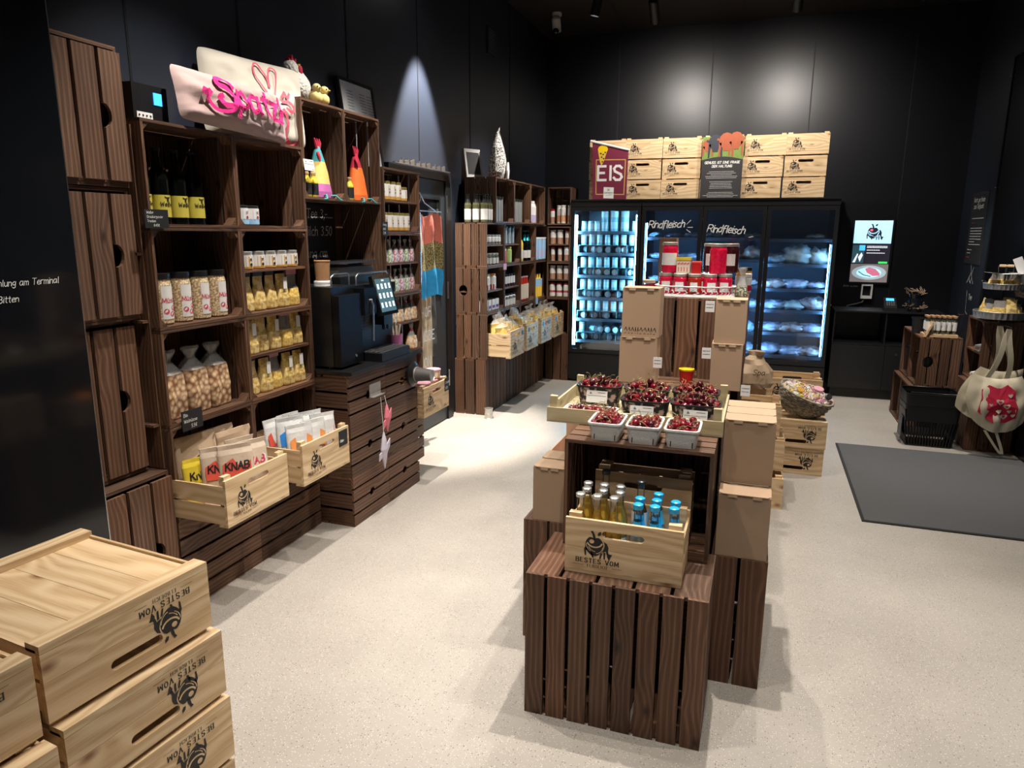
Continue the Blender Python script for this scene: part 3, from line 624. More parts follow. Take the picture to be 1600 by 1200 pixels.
def pouch(w, h, base, front=None, title=None, tcol='print_black', name='snack_bag', th=.035, patch=None):
    """pillow-like upright snack bag; front print"""
    def fn():
        o = thing(name, '', 'bag')
        mb = MB(); ph = rnd.random() * 9
        mb.loft([(0, w * .47, th * .5, 4), (h * .12, w * .5, th * .5, 3), (h * .5, w * .49, th * .55, 2.6), (h * .85, w * .48, th * .25, 3), (h * .93, w * .48, .003, 4), (h, w * .49, .003, 4)], 16, base, wob=w * .05, wf=30, ph=ph); part(mb, 'bag', o)
        if title or patch:
            p = MB(); yy = -th * .56
            if patch: p.flat([(-w * .40, h * .50), (w * .40, h * .46), (w * .40, h * .72), (w * .1, h * .84), (-w * .40, h * .70)], patch, yy)
            if title: text(p, title, 0, h * .60, w * .2, tcol, w * .045, yy - .001, slant=.12, align='c', jit=.08)
            p.v = [(x, y if z < h * .5 else y * max(.18, 1 - (z / h - .5) * 1.9), z) for x, y, z in p.v]; part(p, 'print', o)
        return o
    return Proto(fn)
def sign(txts, w, h, loc, rz, label, tilt=0, board='slate', ink='chalk', hs=None, name='price_sign', mkm=.08):
    o = thing(name, label, 'sign'); mb = MB(); mb.box(-w / 2, w / 2, 0, .003, 0, h, board); part(mb, 'board', o)
    p = MB(); n = len(txts)
    for i, s_ in enumerate(txts):
        hh = h / (n + .8) * .62; text(p, s_, -w * .42, h - (i + 1) * h / (n + .4), hh * (hs or 1), ink, hh * mkm * 1.4, -.0008, slant=.12, sp=1.1)
    part(p, 'writing', o); o.location = loc; o.rotation_euler = (tilt, 0, rz); return o
def card(w, h, loc, rz, label, tilt=0, lines=2, logo_=True, mat='white_paper'):
    o = thing('price_card', label, 'sign'); mb = MB(); mb.box(-w / 2, w / 2, 0, .0015, 0, h, mat); part(mb, 'paper', o)
    p = MB()
    if logo_: logo(p, -w * .3, h * .8, h * .22, 'print_black', mat, -.0006)
    scribble(p, w * .05, w * .4, h * .85, h * .05, 'print_black', h * .035, -.0006); scribble(p, -w * .45, w * .45, h * .58, h * .06, 'print_black', h * .03, -.0006); scribble(p, w * .2, w * .42, h * .12, h * .05, 'print_black', h * .035, -.0006)
    part(p, 'print', o); o.location = loc; o.rotation_euler = (tilt, 0, rz); return o
# ============================================================ the room
XL, XR, YB, ZC, YF = -2.535, 1.88, 8.5, 3.8, -1.4
def struct(name, mb): return tag(mb.build(name), kind='structure')
mb = MB(); mb.box(XL - .1, XR + .1, YF, YB + .1, -.1, 0, 'terrazzo'); struct('floor', mb)
mb = MB(); mb.box(XL - .1, XR + .1, YF, YB + .1, ZC, ZC + .1, 'ceiling_paint')
for x in (-1.6, -.35, .9): mb.box(x, x + .006, YF, YB, ZC - .002, ZC - .0005, 'seam')
for y in (2.2, 4.4, 6.6): mb.box(XL, XR, y, y + .006, ZC - .002, ZC - .0005, 'seam')
struct('ceiling', mb)
mb = MB(); mb.box(XL - .1, XL, YF, YB + .1, 0, ZC, 'wall_panel')
for y in (.55, 1.65, 2.46, 3.15, 4.15, 5.13, 6.15, 7.2): mb.box(XL, XL + .003, y - .006, y + .006, 0, ZC, 'seam')
struct('wall_left', mb)
mb = MB(); mb.box(XL, XR, YB, YB + .1, 0, ZC, 'back_panel')
for x in (-1.68, -.66, .36, 1.3): mb.box(x - .006, x + .006, YB - .003, YB, 0, ZC, 'seam')
struct('wall_back', mb)
mb = MB(); mb.box(XR, XR + .1, YF, YB, 0, ZC, 'wall_panel'); struct('wall_right', mb)
mb = MB(); mb.box(XR - .012, XR - .001, -1, 7.35, .02, 3.04, 'window_glass'); o = struct('window_1', mb)
mb = MB(); mb.box(XR - .02, XR - .001, 7.352, 7.385, .02, 3.07, 'black_metal'); mb.box(XR - .02, XR - .001, -1, 7.385, 3.042, 3.075, 'black_metal'); part(mb, 'window_frame', o)
for z in (.4, 1.2, 2.0, 2.9): mb = MB(); mb.ball((XR - .022, 7.368, z), .006, 'steel'); part(mb, 'screw', o)
# door in the left wall
mb = MB(); mb.box(XL + .001, XL + .035, 4.72, 5.50, .01, 2.0, 'dark_blue_door'); d = struct('door_1', mb)
mb = MB(); mb.box(XL + .001, XL + .05, 5.502, 5.60, 0, 2.07, 'black_metal'); mb.box(XL + .001, XL + .05, 4.55, 4.718, 0, 2.07, 'black_metal'); mb.box(XL + .001, XL + .05, 4.718, 5.502, 2.005, 2.07, 'black_metal'); part(mb, 'door_frame', d)
mb = MB(); mb.box(XL + .036, XL + .042, 4.84, 5.38, 1.1, 1.85, 'window_glass'); part(mb, 'door_pane', d)
mb = MB()
for a in ((4.82, 4.84, 1.08, 1.87), (5.38, 5.40, 1.08, 1.87)): mb.box(XL + .036, XL + .046, a[0], a[1], a[2], a[3], 'black_metal')
mb.box(XL + .036, XL + .046, 4.84, 5.38, 1.85, 1.87, 'black_metal'); part(mb, 'pane_frame', d)
for z in (.3, 1.05, 1.75): mb = MB(); mb.tube([(XL + .055, 5.507, z), (XL + .055, 5.507, z + .14)], .008, 'steel'); part(mb, 'door_hinge', d)
mb = MB(); mb.box(XL + .001, XL + .02, 5.62, 5.68, 0, 2.06, 'dark_blue_door'); struct('trim_1', mb)
# mirror strip above the door, with added jagged steel pieces
t = thing('mirror_strip', 'narrow mirror strip with jagged silver pieces standing above the dark door', 'sign', (XL + .052, 4.6, 2.071), LW)
mb = MB(); mb.box(0, .95, -.02, -.001, 0, .006, 'steel'); part(mb, 'strip', t)
for k in range(9):
    x = .08 + k * .09; mb = MB(); h_ = .03 + .008 * (k % 3); mb.prism([(x, .0065), (x + .06, .0065), (x + .06, .045), (x + .05, .045), (x + .05, h_), (x, h_ * .7)], 'xzy', -.012, -.006, 'steel'); part(mb, 'jagged_piece', t)
# ventilation grille high on the left wall
t = thing('wall_vent', 'small dark louvred vent high on the left wall', 'vent', (XL + .001, 6.65, 3.33), LW)
mb = MB(); mb.box(-.09, .09, -.012, 0, -.12, .12, 'black_metal'); part(mb, 'frame', t)
mb = MB()
for k in range(9): mb.box(-.075, .075, -.02, -.0125, -.10 + k * .024, -.09 + k * .024, 'grey_plastic')
part(mb, 'louvre', t)
# lamp housings
for i, (x, y, ax, ay, az, wt, cone, bl, _) in enumerate(SPOTS):
    where = ['above the fridges, left of the pair seen against the back wall', 'above the fridges, right of the pair seen against the back wall'][i] if i < 2 else None
    places = ['', '', 'over the middle of the centre display', 'over the cherries', 'over the grey door mat side of the display', 'over the open floor right of the front crate', 'over the tall left shelf', 'over the coffee corner', 'in front of the dark door', 'over the pine crates of pasta', 'over the pale crates at lower left', 'just above the front of the display', 'over the stack of black baskets', 'over the floor before the payment terminal', 'over the aisle before the cold cabinets']
    t = thing('ceiling_spotlight', 'black cylinder ceiling spotlight ' + (where or places[i]), 'spotlight', (x, y, ZL), 0, 'black cylinder spotlights')
    mb = MB(); mb.lathe([(.02, ZC - ZL - .002), (.02, .13)][::-1], 'black_metal', 8); part(mb, 'stem', t)
    q = aim((x, y, ZL), (ax, ay, az)); mt = q.to_matrix().to_4x4()
    mb = MB(); mb.M = Matrix.Translation((0, 0, .03)) @ mt
    mb.lathe([(.038, .12), (.042, .11), (.042, -.085), (.036, -.085), (.034, -.06)][::-1], 'black_metal', 16, caps=(False, True)); part(mb, 'can', t)
    mb = MB(); mb.M = Matrix.Translation((0, 0, .03)) @ mt; mb.lathe([(.033, -.062), (.033, -.058)], 'lens_glow', 14); part(mb, 'lens', t)
def cctv(loc, label):
    t = thing('security_camera', label, 'camera', loc)
    mb = MB(); mb.lathe([(.05, -.002), (.05, -.03), (.03, -.045)][::-1], 'camera_white', 14); part(mb, 'mount', t)
    mb = MB(); mb.M = Matrix.Translation((0, -.015, -.11)) @ Matrix.Rotation(R(20), 4, 'X'); mb.lathe([(.036, -.08), (.046, -.07), (.046, .05), (.03, .07)], 'camera_white', 14); part(mb, 'body', t)
    mb = MB(); mb.ball((0, -.035, -.185), .034, 'black_gloss', u=12); part(mb, 'dome_lens', t)
cctv((-2.17, 7.62, ZC), 'white security camera under the ceiling, left of the two, near the room corner')
cctv((1.17, 7.58, ZC), 'white security camera under the ceiling, right of the two, above the wall screen')

# glossy black cabinet at far left
t = thing('black_cabinet', 'tall glossy black panelled cabinet at the left edge with chalk writing', 'cabinet', (0, 0, 0))
mb = MB(); mb.box(XL + .002, -2.215, .1, 1.828, 0, ZC - .002, 'black_metal'); part(mb, 'body', t)
mb = MB(); mb.box(-2.214, -2.2, .1, 1.824, .01, ZC - .01, 'black_gloss'); part(mb, 'glossy_front', t)
mb = MB(); mb.box(-2.2145, -2.199, 1.825, 1.829, .01, ZC - .01, 'steel'); part(mb, 'edge_strip', t)
mb = MB(); mb.M = Matrix.Translation((-2.1985, 0, 0)) @ Matrix.Rotation(PI / 2, 4, 'Z')
text(mb, 'Zahlung am Terminal', 1.75, 1.428, .020, 'chalk', .0018, 0, slant=.2, sp=.9, jit=.03, align='r'); text(mb, 'Bitten', 1.606, 1.378, .020, 'chalk', .0018, 0, slant=.2, sp=.9, align='r')
for p in mb.v[:0]: pass
part(mb, 'chalk_writing', t)

# ============================================================ left side: dark crates on end
sl = dict(w=.42, h=.5, d=.24, top=('x', 3), side=('z', 3), back=('z', 4), front_open=False, gusset=False)
def slat_crate(n, w, h, d, bd, label, X, Yc, z, notch=None, ex=False, group='dark stained wooden crates'):
    """crate turned so its slatted base covers the side facing the room"""
    key = ('slat', n, w, h, d, bd, notch)
    a = dict(w=w, h=h, d=d, top=('x', 3), side=('z' if bd == 'z' else 'y', 3), back=(bd, n) + ((notch,) if notch else ()), front_open=False, gusset=False, gap=.013)
    return put_crate(key, a, (X - d - .012, Yc, z), RW, label, group)
def end_crate(h, d, w, X, Yc, z, label):
    """narrow upright boards facing the room, with a half-round grip between two boards"""
    o = thing('wooden_crate', label, 'crate', (X, Yc, z), LW, 'dark stained wooden crates'); n = 3; g = .015; bw = (w - g * (n - 1)) / n
    mb = MB()
    for k in range(n):
        x0 = -w / 2 + k * (bw + g); mb.board(.022, h - .022, x0, x0 + bw, 0, .014, 'zxy', 'dark_wood', .22, (h * .5, .042, -1) if k == 2 else None)
    part(mb, 'front_panel', o)
    for x0 in (-w / 2, w / 2 - .012):
        mb = MB(); 
        for k in range(3): mb.board(.0135, h - .0135, .016 + k * (d - .016) / 3, .016 + (k + 1) * (d - .016) / 3 - .006, x0, x0 + .012, 'zyx', 'dark_wood', .3)
        part(mb, 'side_panel', o)
    for nm, z0 in (('bottom_panel', 0), ('top_panel', h - .013)):
        mb = MB(); 
        for k in range(3): mb.board(-w / 2, w / 2, .016 + k * (d - .016) / 3, .016 + (k + 1) * (d - .016) / 3 - .006, z0, z0 + .013, 'xyz', 'dark_wood', .3)
        part(mb, nm, o)
    mb = MB(); mb.board(-w / 2 + .013, w / 2 - .013, .014, .03, .0135, .03, 'xyz', 'dark_wood', .2); part(mb, 'cross_bar', o)
    return o
end_crate(.49, .25, .30, -2.245, 1.985, 1.755, 'dark crate on end beside the black cabinet, topmost of its column')
end_crate(.49, .25, .30, -2.255, 1.983, 1.262, 'dark crate on end beside the black cabinet, second from top of its column')
end_crate(.615, .22, .285, -2.29, 1.975, .645, 'tall dark crate on end beside the black cabinet, just above the lowest crate')
o = end_crate(.64, .29, .325, -2.22, 1.9955, 0, 'lowest dark crate beside the black cabinet, with a solid plank top and curved grip')
# narrow rack squeezed between the column and the shelf
t = thing('narrow_rack', 'narrow dark wooden rack squeezed in left of the tall shelf', 'shelf', (-2.25, 2.1425, .645), LW)
mb = MB(); mb.board(0, 1.34, .002, .24, .012, .018, 'zyx', 'dark_wood', .2); part(mb, 'side_panel', t)
for z in (.18, .60, .86): mb = MB(); mb.board(-.016, .0115, .005, .24, z, z + .01, 'xyz', 'dark_wood', .2); part(mb, 'shelf_board', t)

# ---- tall shelf
DEF = dict(w=.502, h=.4, d=.3)
rows = ['bottom', 'second', 'third', 'fourth', 'top']; Z5 = [0, .402, .812, 1.212, 1.612]
for ci, (yc, cn) in enumerate(((2.425, 'left'), (2.929, 'right'))):
    slat_crate(5, .502, .4, .285, 'x', f'dark slatted crate on the floor, {cn} base of the tall left shelf', -2.225, yc, 0)
    for ri in (1, 2, 3, 4):
        mid = {(1, 2): .205, (1, 3): .205}.get((ci, ri))
        a = dict(w=.502, h=.408 if ri == 1 else .398, d=.3, side=('z', 4), back=('z', 5), mid=mid)
        put_crate(('L', ri == 1, mid), a, (-2.22, yc, Z5[ri]), LW, f'open dark crate in the tall left shelf, {cn} column, {rows[ri]} row')
# ---- coffee corner
for ci, (yc, cn) in enumerate(((3.39, 'left'), (3.79, 'right'))):
    for ri, rn in enumerate(('lowest', 'middle', 'topmost')):
        slat_crate(4, .397, .283, .46, 'x', f'dark slatted crate under the coffee machine, {cn} stack, {rn}', -2.02 + (.0 if ri else .003), yc + (0 if ri else -.0), ri * .284, (1 if ri else 1, 0, .024, True))
t = thing('countertop', 'thin black countertop over the dark slatted crates carrying the coffee machine', 'countertop', (0, 0, 0))
mb = MB(); mb.box(-2.53, -1.995, 3.185, 3.99, .854, .872, 'black_metal'); part(mb, 'slab', t)
for yc, cn in ((3.375, 'left'), (3.765, 'right')):
    put_crate('C', dict(w=.387, h=.49, d=.3, side=('z', 4), back=('z', 4)), (-2.22, yc, 1.762), LW, f'open dark crate above the coffee machine, {cn} of the two')
t = thing('wooden_backboard', 'dark plank backboard behind the coffee machine', 'panel', (0, 0, 0))
mb = MB()
for k in range(8): mb.board(.8725, 1.7605, 3.186 + k * .0985, 3.186 + (k + 1) * .0985 - .005, -2.53, -2.50, 'zyx', 'dark_wood', .3)
part(mb, 'plank', t)
mb = MB(); mb.board(.8725, 1.7605, -2.495, -2.23, 3.955, 3.97, 'zxy', 'dark_wood', .2); part(mb, 'side_plank', t)
mb = MB(); mb.board(.8725, 1.7605, -2.495, -2.23, 3.1865, 3.20, 'zxy', 'dark_wood', .2); part(mb, 'side_plank', t)
# ---- third column
for ri, (z, h, mid) in enumerate(((.402, .395, None), (.8, .397, .2), (1.2, .388, .195), (1.59, .396, .196))):
    put_crate(('T', ri), dict(w=.49, h=h, d=.3, side=('z', 4), back=('z', 4), mid=mid), (-2.22, 4.237, z), LW, f'open dark crate in the column left of the dark door, {["lowest", "second lowest", "second highest", "topmost"][ri]}')
slat_crate(5, .49, .4, .285, 'x', 'dark slatted crate on the floor beneath the pine crate next to the dark door', -2.225, 4.237, 0)
# ---- second shelf
YC = [5.95, 6.41, 6.88, 7.36]; W2 = [.45, .46, .47, .47]; cn4 = ['first', 'second', 'third', 'fourth']
for ci in range(4):
    w_ = W2[ci] - .004
    slat_crate(5, w_, .5, .285, 'z', f'upright slatted dark crate at the base of the far left shelf, {cn4[ci]} from the door', -2.225, YC[ci], 0)
    for ri, (z, h, m) in enumerate(((.502, .4, None), (.904, .4, .186), (1.306, .372, .18))):
        mid = m if ci < 2 else None
        put_crate(('S', ri, mid, w_), dict(w=w_, h=h, d=.29, side=('z', 4), back=('z', 4), mid=mid, notch=(2, .5, True) if ri == 1 else None), (-2.215, YC[ci], z), LW, f'open dark crate, far shelf, {cn4[ci]} column from the door, {["second", "third", "fourth"][ri]} row up')
for k in range(3):
    put_crate('S4', dict(w=.49, h=.385, d=.29, side=('z', 4), back=('z', 4)), (-2.2, 6.155 + .495 * k, 1.68), LW, f'open dark crate in the top row of the far left shelf, {["nearest the door", "second", "third"][k]}{"" if k == 0 else " from the door"}')
# corner column facing the camera
for ri, (z, h, mid) in enumerate(((.502, .4, None), (.904, .38, .19), (1.286, .375, .185), (1.68, .385, None))):
    put_crate(('K', ri), dict(w=.256, h=h, d=.29, side=('z', 4), back=('z', 3), mid=mid, gusset=False), (-2.065, 7.47, z), 0, f'open dark crate in the corner column left of the fridges, {["lowest", "second", "third", "topmost"][ri]} of the open ones')
put_crate('K0', dict(w=.256, h=.5, d=.27, top=('x', 3), side=('z', 3), back=('z', 3), front_open=False, gusset=False), (-2.065, 7.752, 0), PI, 'slatted dark crate on the floor in the corner beside the fridges')
# ============================================================ cold cabinets
def cold_cabinet(name, label, x0, x1, doors, ndoor_lbl):
    t = thing(name, label, 'fridge', ((x0 + x1) / 2, 7.45, 0)); c = (x0 + x1) / 2; a, b2 = x0 - c, x1 - c; D = .72; T = .035
    mb = MB(); mb.box(a, a + T, .04, D, .02, 1.93, 'black_metal'); mb.box(b2 - T, b2, .04, D, .02, 1.93, 'black_metal'); mb.box(a + T, b2 - T, D - .04, D, .02, 1.93, 'fridge_inside')
    mb.box(a + T, b2 - T, .04, D - .04, 1.85, 1.93, 'black_metal'); mb.box(a + T, b2 - T, .04, D - .04, .02, .34, 'black_metal'); part(mb, 'cabinet', t)
    mb = MB(); mb.box(a, b2, .0, .039, 1.865, 1.936, 'black_metal'); mb.box(a - .002, b2 + .002, -.012, -.0005, 1.922, 1.936, 'black_plastic'); part(mb, 'header', t)
    mb = MB(); mb.box(a, b2, .01, .039, .06, .315, 'black_plastic')
    part(mb, 'base_grille', t)
    for sx in (-1, 1): mb = MB(); mb.box(sx * (b2 - .08) - .04, sx * (b2 - .08) + .04, .06, .14, 0, .0195, 'black_metal'); part(mb, 'foot', t)
    n = len(doors)
    for i, (d0, d1) in enumerate(doors):
        d0 -= c; d1 -= c; f = .04
        mb = MB(); mb.box(d0 + .003, d0 + f, 0, .035, .325, 1.86, 'black_metal'); mb.box(d1 - f, d1 - .003, 0, .035, .325, 1.86, 'black_metal'); mb.box(d0 + f, d1 - f, 0, .035, .325, .325 + f, 'black_metal'); mb.box(d0 + f, d1 - f, 0, .035, 1.86 - f, 1.86, 'black_metal')
        dr = part(mb, 'door', t)
        mb = MB(); mb.box(d0 + f, d1 - f, .012, .018, .325 + f, 1.86 - f, 'door_glass'); q = mb.build('door_pane', dr); ALLK.setdefault(dr.name, []).append(q)
        hx = d1 - .02 if i % 2 == 0 and n > 1 or n == 1 else d0 + .02
        mb = MB(); mb.box(hx - .006, hx + .006, -.02, -.001, .9, 1.2, 'black_plastic'); q = mb.build('door_handle', dr); ALLK.setdefault(dr.name, []).append(q)
    return t, c
u1, c1 = cold_cabinet('fridge', 'glass-door fridge full of tins glowing cyan, at the far left of the cold cabinets', -1.93, -1.196, [(-1.93, -1.196)], 1)
u2, c2 = cold_cabinet('freezer', 'long three-door glass freezer with bagged frozen food right of the cyan fridge', -1.19, .655, [(-1.19, -.585), (-.585, .015), (.015, .655)], 3)
def led(u, c, x, z0, z1, m_):
    mb = MB(); wd = .005 if m_ == 'cyan_led' else .003; mb.box(x - c - wd, x - c + wd, .050, .066, z0, z1, m_); part(mb, 'light_strip', u)
led(u1, c1, -1.878, .40, 1.78, 'cyan_led'); led(u1, c1, -1.247, .40, 1.78, 'cyan_led')
led(u2, c2, -1.14, .45, 1.70, 'blue_led'); led(u2, c2, .603, .42, 1.50, 'blue_led'); led(u2, c2, -.50, .42, 1.3, 'blue_led'); led(u2, c2, -.545, .42, 1.5, 'blue_led'); led(u2, c2, .045, .42, 1.3, 'blue_led')
FZ1 = [1.387, 1.152, .917, .687, .452]
def shelf(u, c, x0, x1, z, m_='shelf_grey', y0=.10):
    mb = MB(); mb.box(x0 - c, x1 - c, y0, .66, z - .012, z, m_); mb.box(x0 - c, x1 - c, y0 - .008, y0 - .0005, z - .028, z + .004, m_); part(mb, 'shelf', u)
shelf(u1, c1, -1.89, -1.235, 1.612)
for z in FZ1: shelf(u1, c1, -1.89, -1.235, z)
def rack(u, c, x0, x1, z):
    mb = MB()
    for k in range(8): x = x0 + (x1 - x0) * k / 7; mb.box(x - c - .0015, x - c + .0015, .10, .30, z + .001, z + .080, 'jar_rim')
    mb.box(x0 - c, x1 - c, .10, .30, z + .0805, z + .0835, 'jar_rim'); part(mb, 'rack', u)
for z in FZ1: rack(u1, c1, -1.865, -1.265, z)
tinL = Proto(lambda: tin(.034, .12, True)); tinU = Proto(lambda: tin(.030, .105, False)); tinB = Proto(lambda: tin(.043, .12, False))
def tin(r, h, lying):
    t = thing('food_tin', '', 'tin'); mb = MB(); mb.lathe([(r, 0), (r * .97, .004), (r * .97, h - .004), (r, h)], 'tin_blue', 16); part(mb, 'can', t)
    mb = MB()
    if lying: mb.lathe([(r * .88, h + .0005), (r * .88, h + .002)], 'tin_front', 16); mb.lathe([(r, h), (r, h + .003), (r * .90, h + .003), (r * .90, h)], 'jar_rim', 16, caps=(False, False)); part(mb, 'label', t)
    else: mb.lathe([(r * .98, h * .25), (r * .98, h * .8)], 'tin_front', 16, caps=(False, False)); part(mb, 'label', t)
    return t
rn5 = ['first', 'second', 'third', 'fourth', 'lowest']
for ri, z in enumerate(FZ1):
    for k in range(7):
        x = -1.865 + .0857 * (k + .5)
        tinL.put((x, 7.45 + .24, z + .036), 0, f'tin lying end outward in the cyan fridge, {rn5[ri]} rack down, {nth(k, 7)}', 'tins lying in the fridge racks', rot=(R(90), 0, rnd.random()))
        if not (ri == 4 and k > 0): tinU.put((x, 7.45 + .16, z + .085), rnd.random() * 6, f'tin standing upright in the cyan fridge, {rn5[ri]} rack down, {nth(k, 7)}', 'tins standing in the fridge')
        else: tinL.put((x, 7.45 + .24, z + .085 + .035), 0, f'tin lying in the upper tier of the lowest rack, cyan fridge, {nth(k, 7)}', 'tins lying in the fridge racks', rot=(R(90), 0, rnd.random()))
for i, x in enumerate((-1.60, -1.50, -1.39)):
    tinB.put((x, 7.62, 1.613), .3, f'large tin on the top shelf of the cyan fridge, bottom one of the {["left", "middle", "right"][i]} stack', 'large tins'); tinB.put((x, 7.62, 1.7345), 1.3, f'large tin on the top shelf of the cyan fridge, upper one of the {["left", "middle", "right"][i]} stack', 'large tins').scale = (1, 1, .85)
for i, x in enumerate((-1.82, -1.75, -1.68, -1.28)): tinU.put((x, 7.60, 1.613), 0, f'small tin on the top shelf of the cyan fridge, {nth(i, 4)}', 'small tins on the top shelf')
# frozen food
FZ = {0: [1.555, 1.335, 1.10, .86, .62, .40], 1: [1.555, 1.345, 1.09, .86, .62, .40], 2: [1.548, 1.308, 1.067, .857, .632, .40]}
DX = [(-1.15, -.60), (-.57, 0.0), (.03, .62)]
for di in range(3):
    for z in FZ[di]: shelf(u2, c2, DX[di][0], DX[di][1], z)
bags = {}
def fbag(m_, rx, ry, rz_):
    k = (m_, rx)
    if k not in bags:
        def fn():
            t = thing('frozen_bag', '', 'bag'); mb = MB(); mb.ball((0, 0, rz_ * .92), 1, m_, rx * 1.1, ry, rz_ * 1.25, 18, 12, .45, 12, rnd.random() * 20); part(mb, 'bag', t)
            mb = MB(); mb.loft([(rz_ * 1.6, rx * .25, ry * .2, 2), (rz_ * 1.8, rx * .1, ry * .1, 2), (rz_ * 2.05, rx * .28, ry * .16, 2)], 10, 'frozen_blue', wob=.01, wf=60); part(mb, 'knot', t); return t
        bags[k] = Proto(fn)
    return bags[k]
dn = ['left', 'middle', 'right']; shn = ['top', 'second', 'third', 'fourth', 'fifth', 'lowest']
cont = {
 (0, 0): [('frozen_blue', .07, .025), ('frozen_lilac', .08, .02), ('frozen_blue', .09, .025)], (0, 1): [('frozen_blue', .10, .03), ('frozen_lilac', .1, .03)], (0, 2): [('frozen_blue', .1, .03), ('frozen_meat', .1, .03)], (0, 3): [('frozen_lilac', .1, .03)], (0, 4): [('frozen_lilac', .1, .03)],
 (1, 0): [('frozen_blue', .08, .028), ('frozen_lilac', .06, .02), ('frozen_blue', .09, .022)], (1, 1): [('frozen_blue', .12, .05), ('frozen_meat', .10, .07), ('frozen_white', .08, .06)], (1, 2): [('frozen_lilac', .12, .04), ('frozen_meat', .1, .04)], (1, 3): [('frozen_blue', .12, .05), ('frozen_lilac', .12, .04)], (1, 4): [('frozen_lilac', .11, .05), ('frozen_blue', .11, .05)], (1, 5): [('frozen_blue', .11, .06), ('frozen_lilac', .11, .05)],
 (2, 0): [('frozen_blue', .09, .035)], (2, 1): [('frozen_blue', .12, .075), ('frozen_white', .13, .085), ('frozen_white', .12, .07)], (2, 2): [('frozen_meat', .12, .04), ('frozen_lilac', .12, .035), ('frozen_lilac', .1, .03)], (2, 3): [('frozen_lilac', .12, .05), ('frozen_white', .10, .04), ('frozen_meat', .13, .06)], (2, 4): [('frozen_lilac', .12, .055), ('frozen_meat', .12, .05), ('frozen_lilac', .12, .045)], (2, 5): [('frozen_lilac', .11, .05), ('frozen_lilac', .12, .04), ('frozen_meat', .12, .035)]}
for (di, si), lst in cont.items():
    x0, x1 = DX[di]; n = len(lst)
    for i, (m_, rx, rz_) in enumerate(lst):
        x = x0 + (x1 - x0) * (i + .5) / n if (di, si) != (2, 0) else .48
        col_ = {'frozen_blue': 'bluish', 'frozen_lilac': 'pale lilac', 'frozen_white': 'white', 'frozen_meat': 'reddish brown'}[m_]
        nm = {'frozen_blue': 'bag', 'frozen_lilac': 'packet', 'frozen_white': 'bag of rolls', 'frozen_meat': 'bag of meat'}[m_]
        fbag(m_, rx, .11, rz_).put((x, 7.45 + .235, FZ[di][si] + .001), rnd.uniform(-.2, .2), f'{col_} frozen {nm} behind the {dn[di]} freezer door, {shn[si]} shelf, {nth(i, n)}', 'frozen bags')
# chalk writing on the glass
for x, z, s_, tl in ((-1.12, 1.65, .070, 8), (-.54, 1.615, .070, -8)):
    mb = MB(); text(mb, 'Rindfleisch', 0, 0, s_, 'chalk', .0078, 0, slant=.25, sp=.45, jit=.06)
    for a in ((.38, .03, .42, .07), (.39, .0, .44, .0), (.38, -.02, .42, -.05)) if x < -1 else ((-.03, .08, -.015, .12), (-.06, .10, -.05, .13), (.40, -.03, .44, -.02)): mb.stroke([(a[0], a[1]), (a[2], a[3])], .005, 'chalk')
    q = part(mb, 'chalk_writing', u2); q.location = (x - c2, .0115, z); q.rotation_euler = (0, R(-3 + (6 if x > -1 else 2)), 0)
mb = MB(); text(mb, 'Suppen', 0, 0, .028, 'chalk', .003, 0, slant=.2); q = part(mb, 'chalk_writing', u1); q.location = (-1.83 - c1, .0115, 1.565)
# crates on top
pcF = [Proto(lambda: pine_crate(.372, .186, .30, label='pine crate')) for _ in range(3)]
XS = [-1.573, -1.207, -.825, -.44, -.060, .32]
for ci, x in enumerate(XS):
    for ri in range(3):
        pcF[(ci + ri * 2) % 3].put((x + rnd.uniform(-.006, .006) + .008 * (ri - 1) * (ci > 2), 7.49 + rnd.uniform(0, .01), 1.937 + .2005 * ri * .985), rnd.uniform(-.015, .015), f'pine crate with the cow logo on top of the cold cabinets, {["leftmost", "second", "third", "fourth", "fifth", "rightmost"][ci]} stack, {["bottom", "middle", "top"][ri]}')
# EIS banner
t = thing('ice_cream_banner', 'maroon banner reading EIS on a white rod before the crates', 'sign', (-1.53, 7.44, 1.9375))
mb = MB(); ol = [(-.175, 0), (.175, 0), (.18, .475), (-.19, .565)]; mb.prism(ol, 'xzy', 0, .008, 'maroon'); part(mb, 'cloth', t)
mb = MB(); mb.tube([(-.21, 0, .575), (.195, 0, .475)], .012, 'white_plastic', 10); part(mb, 'rod', t)
mb = MB(); mb.stroke([(-.14, .06), (-.145, .39), (.155, .385), (.15, .045), (-.14, .05)], .009, 'gold_ink', -.001)
text(mb, 'EIS', .0, .19, .135, 'white_paper', .024, -.0015, align='c', sp=1.5); mb.flat([(-.06, .01), (.045, .005), (.045, .115), (-.06, .12)], 'white_paper', -.002)
text(mb, 'DE', -.01, .085, .016, 'print_black', .002, -.003, align='c'); text(mb, 'Vermann', -.01, .055, .02, 'print_black', .002, -.003, slant=.3, align='c', sp=1.0); mb.stroke([(-.04, .035), (.03, .045)], .002, 'print_black', -.003)
part(mb, 'print', t)
mb = MB(); cn = [(-.13, .47), (-.105, .36), (-.09, .33), (-.065, .38), (-.03, .49)]; mb.flat(cn if poly_area(cn) > 0 else cn[::-1], 'beak_yellow', -.002); mb.flat(arc(-.08, .49, .052, .04, 0, 360, 14)[:-1], 'yellow_plastic', -.0025)
for a, b2 in ((-.1, .45), (-.075, .44), (-.055, .46), (-.09, .415), (-.07, .40), (-.082, .37)): mb.flat(arc(a, b2, .008, .008, 0, 360, 8)[:-1], 'print_black', -.003)
part(mb, 'ice_cone_print', t)
